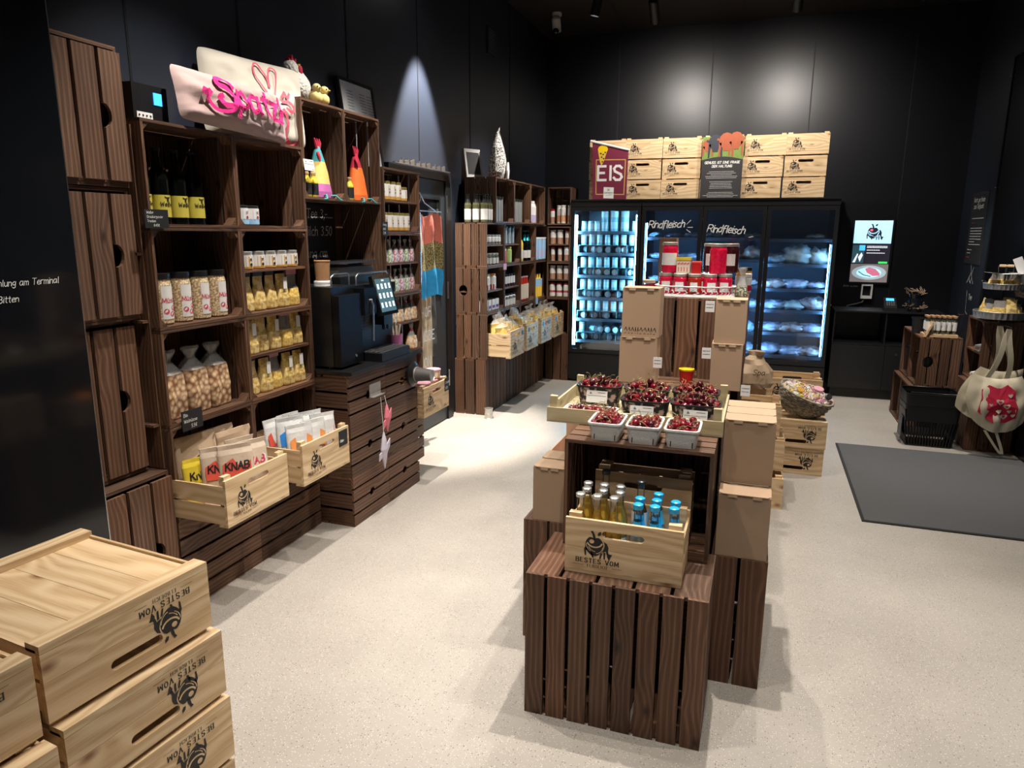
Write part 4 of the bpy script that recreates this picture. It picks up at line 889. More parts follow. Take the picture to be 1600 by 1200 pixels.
# cow poster
t = thing('cattle_poster', 'dark board with a photo of cattle and German text before the crates', 'sign', (-.437, 7.455, 1.9375))
mb = MB(); mb.box(-.192, .192, 0, .008, 0, .575, 'charcoal_board'); part(mb, 'board', t)
mb = MB(); ol = [(-.192, .36)] + [(-.192 + .384 * k / 10, .36 + .03 * math.sin(PI * k / 10)) for k in range(1, 10)] + [(.192, .36), (.192, .575), (-.192, .575)]
mb.flat(ol, 'grass', -.0006)
def cowp(cx, cz, s_, m_, y):
    mb.flat(arc(cx, cz + .045 * s_, .055 * s_, .06 * s_, 0, 360, 12)[:-1], m_, y); mb.flat([(cx - .022 * s_, cz - .03 * s_), (cx + .02 * s_, cz - .03 * s_), (cx + .034 * s_, cz + .05 * s_), (cx - .034 * s_, cz + .05 * s_)], m_, y - .0003)
    for sx in (-1, 1): mb.flat([(cx + sx * .05 * s_ - .008, cz - .075 * s_), (cx + sx * .05 * s_ + .008, cz - .075 * s_), (cx + sx * .045 * s_ + .012, cz + .03 * s_), (cx + sx * .045 * s_ - .012, cz + .03 * s_)], m_, y)
    for sx in (-1, 1): mb.stroke([(cx + sx * .03 * s_, cz + .045 * s_), (cx + sx * .065 * s_, cz + .055 * s_)], .016 * s_, m_, y - .0004)
cowp(-.14, .46, .9, 'cow_red', -.001); cowp(-.07, .47, 1.2, 'cow_black', -.0015); cowp(.03, .48, 1.25, 'cow_red', -.002); cowp(.12, .49, 1.2, 'cow_red', -.0025); part(mb, 'photo', t)
mb = MB(); text(mb, 'GENUSS IST EINE FRAGE', 0, .325, .021, 'chalk', .0042, -.001, slant=.2, align='c', sp=1.2); text(mb, 'DER HALTUNG', 0, .290, .021, 'chalk', .0042, -.001, slant=.2, align='c', sp=1.2)
for z in (.25, .235, .22, .205, .19, .155, .14, .125, .11, .095, .055, .04, .025, .012): ww = rnd.uniform(.09, .165); scribble(mb, -ww, ww, z, .007, 'chalk', .0026, -.001)
part(mb, 'lettering', t)
# ============================================================ payment corner
t = thing('screen', 'upright wall screen showing a logo, instructions and a plate of meat', 'screen', (1.082, YB - .001, 1.10))
mb = MB(); mb.box(-.20, .20, -.03, 0, -.02, .66, 'black_plastic'); part(mb, 'housing', t)
mb = MB(); mb.box(-.18, .18, -.0315, -.0305, .405, .64, 'screen_sky'); mb.box(-.18, .18, -.0315, -.0305, .19, .4045, 'screen_dark'); mb.box(-.18, .18, -.0315, -.0305, .0, .1895, 'screen_wood'); part(mb, 'display', t)
mb = MB(); logo(mb, .01, .525, .17, 'screen_dark', 'screen_sky', -.033, 'screen_red'); part(mb, 'logo', t)
mb = MB(); mb.flat([(-.18, .2), (-.065, .2), (-.065, .385), (-.18, .385)], 'screen_teal', -.0325); mb.flat([(-.115, .33), (-.06, .33), (-.06, .385), (-.115, .385)], 'screen_blue', -.033)
for q in (((-.17, .205), (-.13, .3), (-.12, .29), (-.145, .205)), ((-.12, .26), (-.09, .31), (-.075, .28), (-.10, .21))): mb.flat(q if poly_area(q) > 0 else q[::-1], 'screen_white', -.0335)
for z in (.375, .362, .335, .305): scribble(mb, -.04, .15 if z > .35 else .08 if z > .32 else .13, z, .012, 'screen_white', .006, -.0325)
mb.flat([(.08, .197), (.165, .197), (.165, .217), (.08, .217)], 'screen_green', -.033)
mb.flat(arc(.0, .10, .165, .075, 0, 360, 26)[:-1], 'screen_plate', -.0325); mb.flat(arc(.0, .10, .12, .052, 0, 360, 22)[:-1], 'screen_sky', -.033); mb.flat([(-.04, .14), (.0, .155), (.06, .14), (.11, .09), (.10, .07), (.04, .065), (-.02, .10)][::-1], 'screen_meat', -.0335); mb.stroke([(-.10, .11), (-.05, .075), (.02, .06)], .008, 'screen_dark', -.0335); part(mb, 'picture', t)
mb = MB(); text(mb, 'Bitte wählen', -.23, -.02, .018, 'chalk', .002, 0, slant=.2); 
t2 = thing('chalk_note', 'tiny chalk note on the wall under the screen', 'writing', (1.082, YB - .002, 1.065)); part(mb, 'writing', t2)
t = thing('card_reader_cradle', 'white square bracket on the wall under the screen with a grey cable', 'bracket', (1.08, YB - .001, .955))
mb = MB()
for a in ((-.055, -.04, .0, .12), (.04, .055, .0, .12), (-.04, .04, .105, .12), (-.055, .055, -.03, -.001)): mb.box(a[0], a[1], -.05, 0, a[2], a[3], 'white_plastic')
part(mb, 'bracket', t); mb = MB(); mb.tube([(-.01, -.02, -.031), (-.03, -.03, -.07), (-.09, -.04, -.09), (-.17, -.04, -.11), (-.20, -.04, -.17), (-.205, -.04, -.22)], .009, 'grey_plastic'); part(mb, 'cable', t)
t = thing('black_cabinet', 'low matte black cabinet with open compartments under the wall screen', 'cabinet', (1.19, 7.62, 0))
mb = MB(); mb.box(-.48, .48, .02, .42, .10, .54, 'black_metal'); mb.box(-.45, .45, .06, .40, 0, .0995, 'black_plastic'); mb.box(-.48, .48, .40, .42, .5405, .855, 'black_plastic'); part(mb, 'body', t)
mb = MB(); mb.box(-.48, .48, 0, .42, .5405, .5525, 'black_metal'); mb.box(-.48, .48, 0, .3995, .858, .872, 'black_metal'); part(mb, 'shelf', t)
for x0 in (-.48, -.02, .465): mb = MB(); mb.box(x0, x0 + .014, .02, .3995, .553, .8575, 'black_metal'); part(mb, 'side_panel', t)
for x0, x1 in ((-.478, -.003), (.003, .478)):
    mb = MB(); mb.box(x0, x1, .001, .019, .105, .538, 'black_plastic'); q = part(mb, 'door', t)
    if x0 > -.1: m2 = MB(); m2.M = Matrix.Translation((.10, 0.0, .46)) @ Matrix.Rotation(R(90), 4, 'X'); m2.lathe([(.010, -.0005), (.010, .005)], 'steel', 10); o2 = m2.build('lock', q); ALLK.setdefault(q.name, []).append(o2)
t = thing('card_terminal', 'small card payment terminal with a lit blue display on the black cabinet', 'card terminal', (1.21, 7.70, .8725))
mb = MB(); mb.prism([(-.0, 0), (.12, 0), (.12, .12), (0, .03)], 'yzx', -.055, .055, 'black_plastic'); part(mb, 'body', t)
mb = MB(); mb.M = Matrix.Translation((0, .06, .0765)) @ Matrix.Rotation(R(-53), 4, 'X'); mb.box(-.035, .035, -.003, -.001, .025, .06, 'screen_blue'); part(mb, 'display', t)
mb = MB(); mb.M = Matrix.Translation((0, .06, .0765)) @ Matrix.Rotation(R(-53), 4, 'X')
for a in range(3):
    for b2 in range(4): mb.box(-.035 + b2 * .02, -.022 + b2 * .02, -.005, -.001, -.045 + a * .02, -.032 + a * .02, 'grey_plastic')
part(mb, 'keypad', t)
t = thing('dried_plant_pot', 'black glass pot with dried twigs on the black cabinet', 'plant pot', (1.42, 7.74, .8725))
mb = MB(); mb.lathe([(.06, 0), (.07, .05), (.062, .13), (.07, .17)], 'black_gloss', 16); part(mb, 'pot', t)
mb = MB()
for k in range(60):
    a = rnd.random() * 6.28; r0 = .05 + rnd.random() * .03; z = rnd.choice([.02, .16]) + rnd.random() * .05; mb.tube([(r0 * math.cos(a), r0 * math.sin(a), z), (r0 * 1.4 * math.cos(a + .5), r0 * 1.4 * math.sin(a + .5), z + rnd.uniform(-.01, .05))], .0025, 'twig', 4)
tag(part(mb, 'dried_twigs', t), kind='stuff')
# info board on the right wall
t = thing('info_board', 'tall narrow black notice with white lines of text on the right wall', 'notice', (XR - .001, 7.86, 1.33), RW)
mb = MB(); mb.box(-.26, .26, -.008, 0, 0, .66, 'charcoal_board'); part(mb, 'board', t)
mb = MB(); text(mb, 'Vorträge finden', 0, .57, .04, 'chalk', .006, -.0095, align='c', sp=1.0); text(mb, 'zum Tiefpunkt', 0, .51, .04, 'chalk', .006, -.0095, align='c', sp=1.0)
for z in (.42, .33, .305, .28, .255, .23, .205, .18): scribble(mb, -.18, .2 if z != .205 else 0, z, .014, 'chalk', .007, -.0095)
scribble(mb, -.18, -.05, .38, .014, 'red_print', .007, -.0095); scribble(mb, -.20, -.05, .13, .012, 'chalk', .006, -.0095); scribble(mb, -.2, -.08, .10, .012, 'chalk', .006, -.0095); scribble(mb, -.2, -.1, .06, .014, 'red_print', .008, -.0095); part(mb, 'lettering', t)
mb = MB(); mb.M = Matrix.Rotation(0, 4, 'Z')
for p_ in ([(.0, 0), (.05, .05), (.1, .0), (.06, -.04), (0, 0)], [(.05, .05), (.02, .12), (.04, .2)], [(.06, .02), (.12, .1)], [(-.06, -.05), (0, 0)], [(.1, 0), (.16, -.05)], [(.02, -.03), (.08, -.05)]): mb.stroke(p_, .006, 'chalk')
mb.stroke([(.0, -.12), (.03, -.32), (.1, -.34)], .006, 'chalk'); text(mb, 'Tee', .08, -.2, .05, 'chalk', .006)
t = thing('chalk_drawing', 'white chalk sketch and scrawl on the right wall below the notice', 'writing', (XR - .002, 7.9, 1.2), RW); part(mb, 'writing', t)

# ============================================================ centre display
t_c = dict(closed=True, gap=.012, w=.58, h=.512, d=.335, top=('y', 5), side=('z', 4), back=('z', 8), front_open=False, gusset=False, topnotch=False)
C1 = put_crate('C1', t_c, (-.365, 2.04 + .347, 0), PI, 'front crate of the centre display with eight upright dark planks')
mb = MB(); mb.box(0, 0, 0, 0, 0, 0, 'dark_wood')
put_crate('C3', dict(closed=True, w=.20, h=.505, d=.40, top=('y', 2), side=('z', 4), back=('z', 2), front_open=False, gusset=False), (-.706, 2.48 + .412, 0), PI, 'narrow dark crate left of the front display crate, carrying brown wine cartons')
put_crate('C4', dict(closed=True, w=.19, h=.49, d=.60, top=('y', 2), side=('z', 5), back=('z', 2), front_open=False, gusset=False, gap=.011), (.0015, 2.43 + .612, 0), PI, 'narrow dark crate right of the front display crate, carrying brown cartons')
for k, (y, h, z, lb) in enumerate(((2.30, .388, .513, 'open dark crate in the centre display holding the drinks crate'),)):
    put_crate('C2', dict(w=.50, h=h, d=.325, top=('x', 5), side=('z', 4), back=('z', 6), gusset=False), (-.35, y, z), 0, lb)
for k in range(3):
    y = 2.64 + .302 * k
    put_crate('CB', dict(w=.50, h=.388, d=.297, top=('x', 4), side=('z', 4), back=('z', 6), gusset=False), (-.35, y, .513), 0, f'dark crate carrying the cherries, {["first", "second", "last"][k]} behind the open crate of drinks')
    put_crate('CL', dict(w=.50, h=.505, d=.297, top=('x', 4), side=('z', 4), back=('z', 6), gusset=False), (-.35, 2.42 + .302 * k if k < 2 else 3.03, 0), 0, f'dark crate on the floor under the cherries, {["first", "second", "last"][k]} behind the front crate')
put_crate('CL', {}, (-.35, 3.34, 0), 0, 'dark crate on the floor at the rear under the red and yellow tub')
put_crate('TW', dict(closed=True, w=.55, h=.39, d=.36, top=('x', 4), side=('z', 4), back=('z', 5), front_open=False, gusset=False, gap=.012), (-.325, 3.53 + .372, .902), PI, 'upright slatted dark crate rising behind the brown cartons, under the jars')
put_crate('TW2', dict(w=.55, h=.39, d=.36, top=('x', 4), side=('z', 4), back=('z', 6), front_open=False, gusset=False), (-.325, 3.905 + .372, .902), PI, 'dark slatted crate directly behind the one under the jars')
for k in range(2):
    put_crate('TB%d' % k, dict(w=.54, h=.448, d=.30, side=('z', 4), back=('z', 5), gusset=False), (-.325, 3.66 + .31 * k, .4505), 0, f'dark crate in the middle of the rear tower, {["front", "rear"][k]} one')
    put_crate('TB%d' % k, {}, (-.325, 3.66 + .31 * k, 0), 0, f'dark crate at the floor of the rear tower, {["front", "rear"][k]} one')
# cartons
def carton_box(w_=.172, d_=.10, h_=.232, prt=False):
    def fn():
        t = thing('cardboard_box', '', 'box', group='brown wine cartons'); mb = MB(); mb.box(-w_ / 2, w_ / 2, 0, d_, 0, h_ - .003, 'cardboard'); part(mb, 'box', t)
        mb = MB(); r_ = .012; ol = [(-w_ / 2, d_), (-w_ / 2, r_ - .004), (-w_ / 2 + r_, -.004), (w_ / 2 - r_, -.004), (w_ / 2, r_ - .004), (w_ / 2, d_)]; mb.prism(ol, 'xyz', h_ - .0028, h_, 'cardboard'); part(mb, 'lid', t)
        mb = MB(); mb.box(-w_ / 2 + .03, -w_ / 2 + .06, -.0045, -.0005, h_ - .012, h_ - .003, 'cardboard_edge'); mb.box(w_ / 2 - .06, w_ / 2 - .03, -.0045, -.0005, h_ - .012, h_ - .003, 'cardboard_edge'); part(mb, 'tab', t)
        if prt:
            mb = MB(); x = -w_ * .42
            while x < w_ * .4: l = rnd.uniform(.004, .016); mb.stroke([(x, .03 + rnd.uniform(-.005, .005)), (x + l * .5, .045), (x + l, .028)], .003, 'print_brown', -.0006); mb.stroke([(x, .015), (x + l * .6, .015 + rnd.uniform(0, .006))], .002, 'print_brown', -.0006); x += l + .006
            part(mb, 'print', t)
        return t
    return Proto(fn)
bx = carton_box(); bxp = carton_box(.175, .13, .23, True); bx2 = carton_box(.175, .13, .218); bx3 = carton_box(.135, .135, .212); bxL = carton_box(.13, .10, .218)
bx.put((.004, 2.435, .4915), 0, 'brown carton on the narrow right crate, lowest and nearest')
for k in range(3):
    bx.put((.004, 2.555 + .108 * k, .4915), 0, f'brown carton in the lower row right of the cherries, {["first", "second", "third"][k]} behind the nearest low one')
    bx.put((.004 , 2.555 + .108 * k, .7245 - .0005), 0, f'brown carton in the upper row right of the cherries, {["nearest", "middle", "farthest"][k]} of the three lids')
bx.o.scale = (1, 1, 1)
bxL.put((-.706, 2.485, .5065), 0, 'brown carton on the narrow left crate, nearest'); bxL.put((-.706, 2.60, .5065), 0, 'brown carton on the narrow left crate, second'); 
t = bx2.put((-.523, 3.33, .9015), 0, 'brown carton standing on the deck left of the tower, lower of two'); bxp.put((-.518, 3.335, 1.1205), 0, 'brown carton with a row of dark print, upper of two left of the tower')
bx3.put((-.119, 3.30, .9015), .02, 'brown carton standing on the deck right of the tower, lower of two'); bx3.put((-.114, 3.32, 1.114), 0, 'brown carton right of the tower, upper of two').scale = (1, 1, .93)
t = thing('cardboard_box', 'tall brown carton behind the tall jar at the left of the tower top', 'box', (-.49, 4.0, 1.2935)); mb = MB(); mb.box(-.045, .045, 0, .1, 0, .28, 'cardboard'); part(mb, 'box', t)
for loc, lb in (((-.205, 3.295, 1.255), 'upper white label at the left edge of the right cartons'), ((-.207, 3.285, 1.045), 'lower white label at the left edge of the right cartons'), ((-.425, 3.30, .985), 'white label on the right edge of the lower left carton'), ((-.028, 3.285, .885), 'white label at the foot of the right cartons')):
    t = thing('paper_label', lb, 'label', loc); mb = MB(); mb.box(-.02, .02, -.001, 0, 0, .05, 'white_paper'); part(mb, 'paper', t); mb = MB(); scribble(mb, -.015, .015, .035, .006, 'print_black', .002, -.0015); scribble(mb, -.015, .015, .02, .006, 'print_black', .002, -.0015); part(mb, 'print', t)
# tub
t = thing('red_tub', 'small red tub with a yellow rim behind the cherries', 'tub', (-.30, 3.40, .9015)); mb = MB(); mb.lathe([(.028, 0), (.034, .062)], 'red_plastic', 20); part(mb, 'tub', t); mb = MB(); mb.lathe([(.0355, .0625), (.0365, .070), (.031, .071), (.031, .066)], 'yellow_plastic', 20); part(mb, 'rim', t)
# drinks crate
t = pine_crate(.375, .187, .20, label='pine crate with the cow logo full of drink bottles on the front display crate', prt=-.085); t.location = (-.352, 2.098, .5135)
t = pine_crate(.34, .19, .10, label='pine crate standing behind the bottles inside the open dark crate', prt=None); t.location = (-.34, 2.40, .5765)
mb = MB(); mb.box(-.17, .17, 0, .1, 0, .0605, 'dark_wood'); tt = thing('wooden_block', 'dark block under the rear pine crate inside the open dark crate', 'block', (-.34, 2.40, .5145 + .0005)); part(mb, 'block', tt)
by = bottle(.0265, .238, 'clear_glass', 'silver_cap', 'white_label', (.1, .35), drink='orange_drink', shoulder=.5, neck_r=.46, fill=.76, name='drink_bottle')
bc = bottle(.0265, .225, 'clear_glass', 'blue_cap', 'blue_label', (.1, .35), drink='clear_liquid', neck_label='blue_label', shoulder=.45, neck_r=.48, name='drink_bottle', cap_h=.018)
bd = bottle(.0285, .262, 'clear_glass', 'black_lid', 'white_label', (.3, .6), drink='dark_drink', shoulder=.5, neck_r=.42, fill=.6, name='drink_bottle')
Z0 = .5135 + .0205
k = 0
lab_y = ['front row', 'second row', 'third row']
for r_ in range(3):
    for c_ in range(3):
        by.put((-.503 + .0555 * c_ + (.008 if r_ == 1 else 0), 2.146 + .055 * r_, Z0), 0, f'small bottle of orange drink with a silver cap, {lab_y[r_]}, {nth(c_, 3)}', 'orange drink bottles')
bd.put((-.325, 2.262, Z0), 0, 'taller dark bottle beside the blue capped bottles, rear right of the orange ones', 'dark bottles'); bd.put((-.46, 2.36 if False else 2.345, .5265), 0, 'taller dark bottle at the back left inside the open crate', 'dark bottles')
for i, (x, y, lb) in enumerate(((-.315, 2.146, 'left pair, front'), (-.318, 2.203, 'left pair, rear'), (-.262, 2.146, 'middle file, front'), (-.264, 2.203, 'middle file, second'), (-.266, 2.262, 'middle file, rear'), (-.203, 2.150, 'right pair, front'), (-.204, 2.207, 'right pair, rear'))):
    bc.put((x, y, Z0), 0, f'small clear bottle with a blue cap in the drinks crate, {lb}', 'blue capped bottles')
# ---- cherries
def deep(name, label, w_, d_, h_, m_, group=None, rim=None, taper=.84, cut=False, e=6, floor_=True):
    t = thing(name, label, 'punnet', group=group); mb = MB(); th = .003
    mb.loft([(0, w_ / 2 * taper, d_ / 2 * taper, e), (h_, w_ / 2, d_ / 2, e)], 28, m_, caps=(True, False)); mb.loft([(h_, w_ / 2 - th, d_ / 2 - th, e), (.004, w_ / 2 * taper - th, d_ / 2 * taper - th, e)], 28, m_, caps=(False, True)); part(mb, 'tray', t)
    mb = MB(); mb.loft([(h_ - .004, w_ / 2 + .003, d_ / 2 + .003, e), (h_ + .002, w_ / 2 + .003, d_ / 2 + .003, e), (h_ + .002, w_ / 2 - .004, d_ / 2 - .004, e)], 28, rim or m_, caps=(False, False)); part(mb, 'rim', t)
    if cut:
        mb = MB()
        for x in (-w_ * .3, w_ * .33): mb.flat([(x - .0015, .006), (x + .0015, .006), (x + .0025, .025), (x - .001, .025)], 'print_black', -d_ / 2 * (taper + .16 * .5) - .0025)
        part(mb, 'slit', t)
    return t
punn = Proto(lambda: deep('punnet', '', .112, .155, .062, 'pulp_white', cut=True, e=9)); pf = Proto(lambda: deep('punnet', '', .176, .118, .088, 'floral', rim='black_plastic', e=5)); pw = Proto(lambda: deep('punnet', '', .20, .10, .030, 'pulp_white', e=8))
def cherry(m_, stem):
    def fn():
        t = thing('cherry', '', 'cherry'); mb = MB(); mb.ball((0, 0, .0125), .0138, m_, 1, .95, .95, 10, 7, dimple=.25); part(mb, 'fruit', t)
        mb = MB(); mb.tube(stem, [.0012, .0008, .0008, .0014], 'stem_green', 4); part(mb, 'stem', t); return t
    return Proto(fn)
ch = [cherry('cherry', [(0, 0, .023), (.006, .002, .032), (.016, -.002, .038), (.026, -.004, .038)]), cherry('cherry_dark', [(0, 0, .023), (-.004, .004, .034), (-.010, -.006, .042), (-.004, -.014, .046)]), cherry('cherry', [(0, 0, .021), (.002, -.006, .03), (.012, -.016, .034), (.024, -.018, .030)])]
def fill(cx, cy, z, w_, d_, n1, n2, heap, where, dark=.4):
    sx = (w_ - .026) / max(1, n1 - 1); sy = (d_ - .026) / max(1, n2 - 1)
    for layer in range(3 if heap else 1):
        a, b2 = n1 - layer * (2 if layer == 2 else 1), n2 - layer
        if a < 1 or b2 < 1: break
        for i in range(a):
            for j in range(b2):
                if layer and rnd.random() < .25: continue
                if layer == 2 and rnd.random() < .5: continue
                x = cx - sx * (a - 1) / 2 + sx * i + rnd.uniform(-.002, .002); y = cy - sy * (b2 - 1) / 2 + sy * j + rnd.uniform(-.002, .002)
                k = 1 if rnd.random() < dark else rnd.choice((0, 2))
                ch[k].put((x, y, z + layer * .0165), 0, ('very dark' if k == 1 else 'bright red') + f' cherry, {"front" if j < b2 / 2 else "rear"} {"left" if i < a / 3 else "right" if i >= a * 2 / 3 else "centre"}, {["bottom", "second", "top"][layer]} layer, {where}', 'cherries ' + where, rot=(rnd.uniform(-.4, .4), rnd.uniform(-.4, .4), rnd.random() * 6.28))
fx = [(-.468, 'leftmost'), (-.338, 'middle'), (-.21, 'rightmost')]
for x, nm in fx:
    punn.put((x, 2.385, .9015), rnd.uniform(-.03, .03), f'white cardboard punnet of cherries at the deck edge, {nm} of three'); fill(x, 2.385, .942, .100, .142, 4, 6, True, f'in the {nm} white punnet', .25)
# wooden tray
t = thing('wooden_tray', 'shallow wooden fruit tray with corner posts holding the patterned punnets', 'tray', (-.405, 2.50, .9015), 0)
W_, D_ = .64, .46
for nm, a in (('front_panel', (-W_ / 2, W_ / 2, 0, .008)), ('rear_panel', (-W_ / 2, W_ / 2, D_ - .008, D_))): mb = MB(); mb.board(a[0], a[1], .006, .056, a[2], a[3], 'xzy', 'tray_wood', .1); part(mb, nm, t)
for x0 in (-W_ / 2, W_ / 2 - .008): mb = MB(); mb.board(.0085, D_ - .0085, .006, .056, x0, x0 + .008, 'yzx', 'tray_wood', .1); part(mb, 'side_panel', t)
mb = MB(); mb.board(-W_ / 2, W_ / 2, 0, D_, 0, .0055, 'xyz', 'tray_wood', .1); part(mb, 'bottom_panel', t)
for sx in (-1, 1):
    for y0 in (.0085, D_ - .0335): mb = MB(); x = sx * (W_ / 2 - .0085); mb.prism([(x, y0), (x - sx * .028, y0), (x - sx * .028, y0 + .018), (x, y0 + .025)], 'xyz', .006, .098, 'tray_wood', .1); part(mb, 'corner_post', t)
PB = [(-.585, 2.79, 'back left'), (-.395, 2.80, 'back middle'), (-.205, 2.80, 'back right'), (-.372, 2.60, 'front middle'), (-.188, 2.60, 'front right')]
for x, y, nm in PB:
    pf.put((x, y, .9085), rnd.uniform(-.03, .03), f'black punnet with floral print full of cherries, {nm} in the wooden tray'); fill(x, y, .978, .158, .100, 6, 4, True if 'front' in nm else True, f'in the {nm} patterned punnet', .55)
pw.put((-.58, 2.60, .9085), 0, 'low white cardboard tray of cherries at the left of the wooden tray'); fill(-.58, 2.60, .922, .18, .085, 7, 3, False, 'in the low white tray', .4)
for x, y, z, nm in ((-.585, 2.722, .935, 'back left'), (-.375, 2.528, .935, 'front middle'), (-.185, 2.528, .935, 'front right')):
    card(.085, .048, (x, y, z), rnd.uniform(-.05, .05), f'white price card leaning on the {nm} patterned punnet of cherries', R(-10))
# orange net box at the left
t = thing('cardboard_tray', 'low open cardboard tray with oranges behind the left cartons', 'tray', (-.73, 2.83, .5065), .0)
mb = MB(); w_, d_, h_ = .19, .34, .15
mb.box(-w_ / 2, w_ / 2, 0, d_, 0, .004, 'cardboard'); mb.box(-w_ / 2, -w_ / 2 + .004, 0, d_, .0045, h_, 'cardboard'); mb.box(w_ / 2 - .004, w_ / 2, 0, d_, .0045, h_, 'cardboard'); mb.box(-w_ / 2 + .0045, w_ / 2 - .0045, 0, .004, .0045, h_, 'cardboard'); mb.box(-w_ / 2 + .0045, w_ / 2 - .0045, d_ - .004, d_, .0045, h_ + .06, 'cardboard'); part(mb, 'tray', t)
on = Proto(lambda: net_()); 
def net_():
    t = thing('orange_net', '', 'net bag'); mb = MB(); mb.ball((0, 0, .045), .05, 'net_orange', 1, 1.3, .9, 14, 9, .25, 20); part(mb, 'net', t); mb = MB(); mb.box(-.02, .02, -.075, -.07, .03, .08, 'white_paper'); part(mb, 'tag', t); return t
for i, (x, y, z) in enumerate(((-.75, 2.92, .5115), (-.73, 3.06, .5115), (-.72, 2.99, .585))): on.put((x, y, z), rnd.random() * .5, f'orange net of fruit in the low cardboard tray, {["nearest", "rear", "uppermost"][i]}', 'orange nets')
put_crate('C5', dict(closed=True, w=.20, h=.505, d=.35, top=('y', 2), side=('z', 4), back=('z', 2), front_open=False, gusset=False), (-.73, 2.9 + .362, 0), PI, 'narrow dark crate under the cardboard tray of orange nets')
# paper bag behind left cartons
def paperbag(name, label, loc, s_, m_, txt=None, rz=0):
    t = thing(name, label, 'bag', loc, rz); mb = MB(); mb.loft([(0, .5 * s_, .32 * s_, 3), (.15 * s_, .56 * s_, .38 * s_, 2.5), (.45 * s_, .52 * s_, .36 * s_, 2.3), (.7 * s_, .40 * s_, .28 * s_, 2), (.84 * s_, .26 * s_, .2 * s_, 2), (.95 * s_, .20 * s_, .14 * s_, 2), (1.08 * s_, .22 * s_, .12 * s_, 2)], 22, m_, wob=.24 * s_, wf=4.5 / s_); part(mb, 'bag', t)
    if txt: mb = MB(); text(mb, txt, -.05 * s_, .42 * s_, .15 * s_, 'print_brown', .018 * s_, -.42 * s_, slant=.2); part(mb, 'print', t)
paperbag('paper_bag', 'crumpled brown paper bag standing in the pine crates right of the tower', (.0, 4.88, .61), .22, 'kraft', 'Spa', .1)
paperbag('paper_bag', 'small brown paper bag half hidden behind the left cartons', (-.60, 3.62, .9015), .10, 'kraft', None, .1)
# ---- jars on the tower: two-tier tray
t = thing('jar_tray', 'oval pale metal tray with a pierced vine pattern rim', 'tray', (-.31, 3.72, 1.2935), .0)
rx, ry = .19, .13
mb = MB(); mb.loft([(.004, rx, ry, 2.6), (.009, rx, ry, 2.6)], 36, 'zinc'); part(mb, 'base', t)
mb = MB(); mb.loft([(0, rx + .008, ry + .008, 2.6), (.012, rx + .004, ry + .004, 2.6), (.012, rx, ry, 2.6), (.0, rx + .002, ry, 2.6)], 44, 'white_plastic', caps=(False, False)); mb.loft([(.045, rx + .004, ry + .004, 2.6), (.050, rx + .010, ry + .010, 2.6), (.052, rx + .005, ry + .005, 2.6), (.046, rx, ry, 2.6)], 44, 'white_plastic', caps=(False, False)); part(mb, 'rim', t)
mb = MB()
for k in range(40):
    a = 2 * PI * k / 40; e = 2.6; cc, ss = math.cos(a), math.sin(a); x = math.copysign(abs(cc) ** (2 / e), cc) * (rx + .003); y = math.copysign(abs(ss) ** (2 / e), ss) * (ry + .003)
    a2 = a + .09; c2_, s2_ = math.cos(a2), math.sin(a2); x2 = math.copysign(abs(c2_) ** (2 / e), c2_) * (rx + .003); y2 = math.copysign(abs(s2_) ** (2 / e), s2_) * (ry + .003)
    mb.tube([(x, y, .01), (x2, y2, .020), ((x + x2) / 2, (y + y2) / 2, .034), (x * .999, y, .026)], .0024, 'white_plastic', 5); mb.tube([(x2, y2, .020), (x, y, .036), (x2, y2, .046)], .0024, 'white_plastic', 5)
part(mb, 'pierced_rim', t)
gj = [jar(.034, .102, 'berry_red', 'silver', 'white_label', (.15, .6), name='sweet_jar', wrap=70, lh=.012), jar(.034, .102, 'sauce_red', 'silver', 'white_label', (.15, .6), name='sweet_jar', wrap=60, lh=.012)]
tj = [jar(.040, .15, 'berry_red', 'silver', 'white_label', (.25, .65), name='sweet_jar', wrap=120, lh=.012), jar(.040, .145, 'dark_jam', 'silver', 'white_label', (.25, .65), name='sweet_jar', wrap=70, lh=.012), jar(.042, .145, 'berry_red', 'silver', None, name='sweet_jar', lh=.012)]
zb = 1.2935 + .0095
pos = [(-.452, 3.68), (-.378, 3.64), (-.306, 3.63), (-.234, 3.64), (-.164, 3.68)]
for i, (x, y) in enumerate(pos): gj[[0, 0, 1, 0, 0][i]].put((x, y, zb), rnd.uniform(-.4, .4), f'small clear jar of {"dark" if i == 2 else "red"} sweets in the pierced tray, {nth(i, 5)} in the front row', 'small sweet jars')
for i, (x, y) in enumerate(((-.42, 3.76), (-.345, 3.72), (-.27, 3.72), (-.195, 3.76))): gj[i % 2].put((x, y, zb), 0, f'small clear jar of sweets in the second row of the pierced tray, {nth(i, 4)}', 'small sweet jars')
zt = zb + .1025
tj[0].put((-.44, 3.70, zt), 0, 'tall clear jar of red sweets at the left on top of the small jars', 'tall sweet jars'); tj[2].put((-.205, 3.69, zt), 0, 'tall clear jar packed with red sweets, right of the red and yellow boxes', 'tall sweet jars')
tj[1].put((-.245, 3.79, zt), 0, 'tall clear jar of dark sweets behind the packed red jar, left one', 'tall sweet jars'); tj[1].put((-.15, 3.79, zt), 0, 'tall clear jar of dark sweets behind the packed red jar, right one', 'tall sweet jars')
t = thing('gift_box', 'cream patterned box between the tall jars', 'box', (-.365, 3.68, zt)); mb = MB(); mb.box(-.035, .03, -.03, .03, 0, .062, 'cream_paper'); part(mb, 'box', t); mb = MB(); 
for a in range(4): mb.stroke([(-.025 + a * .014, .01), (-.025 + a * .014, .028)], .005, 'rose_print', -.031); mb.stroke([(-.028 + a * .015, .045), (-.02 + a * .015, .05)], .006, 'rose_print', -.031)
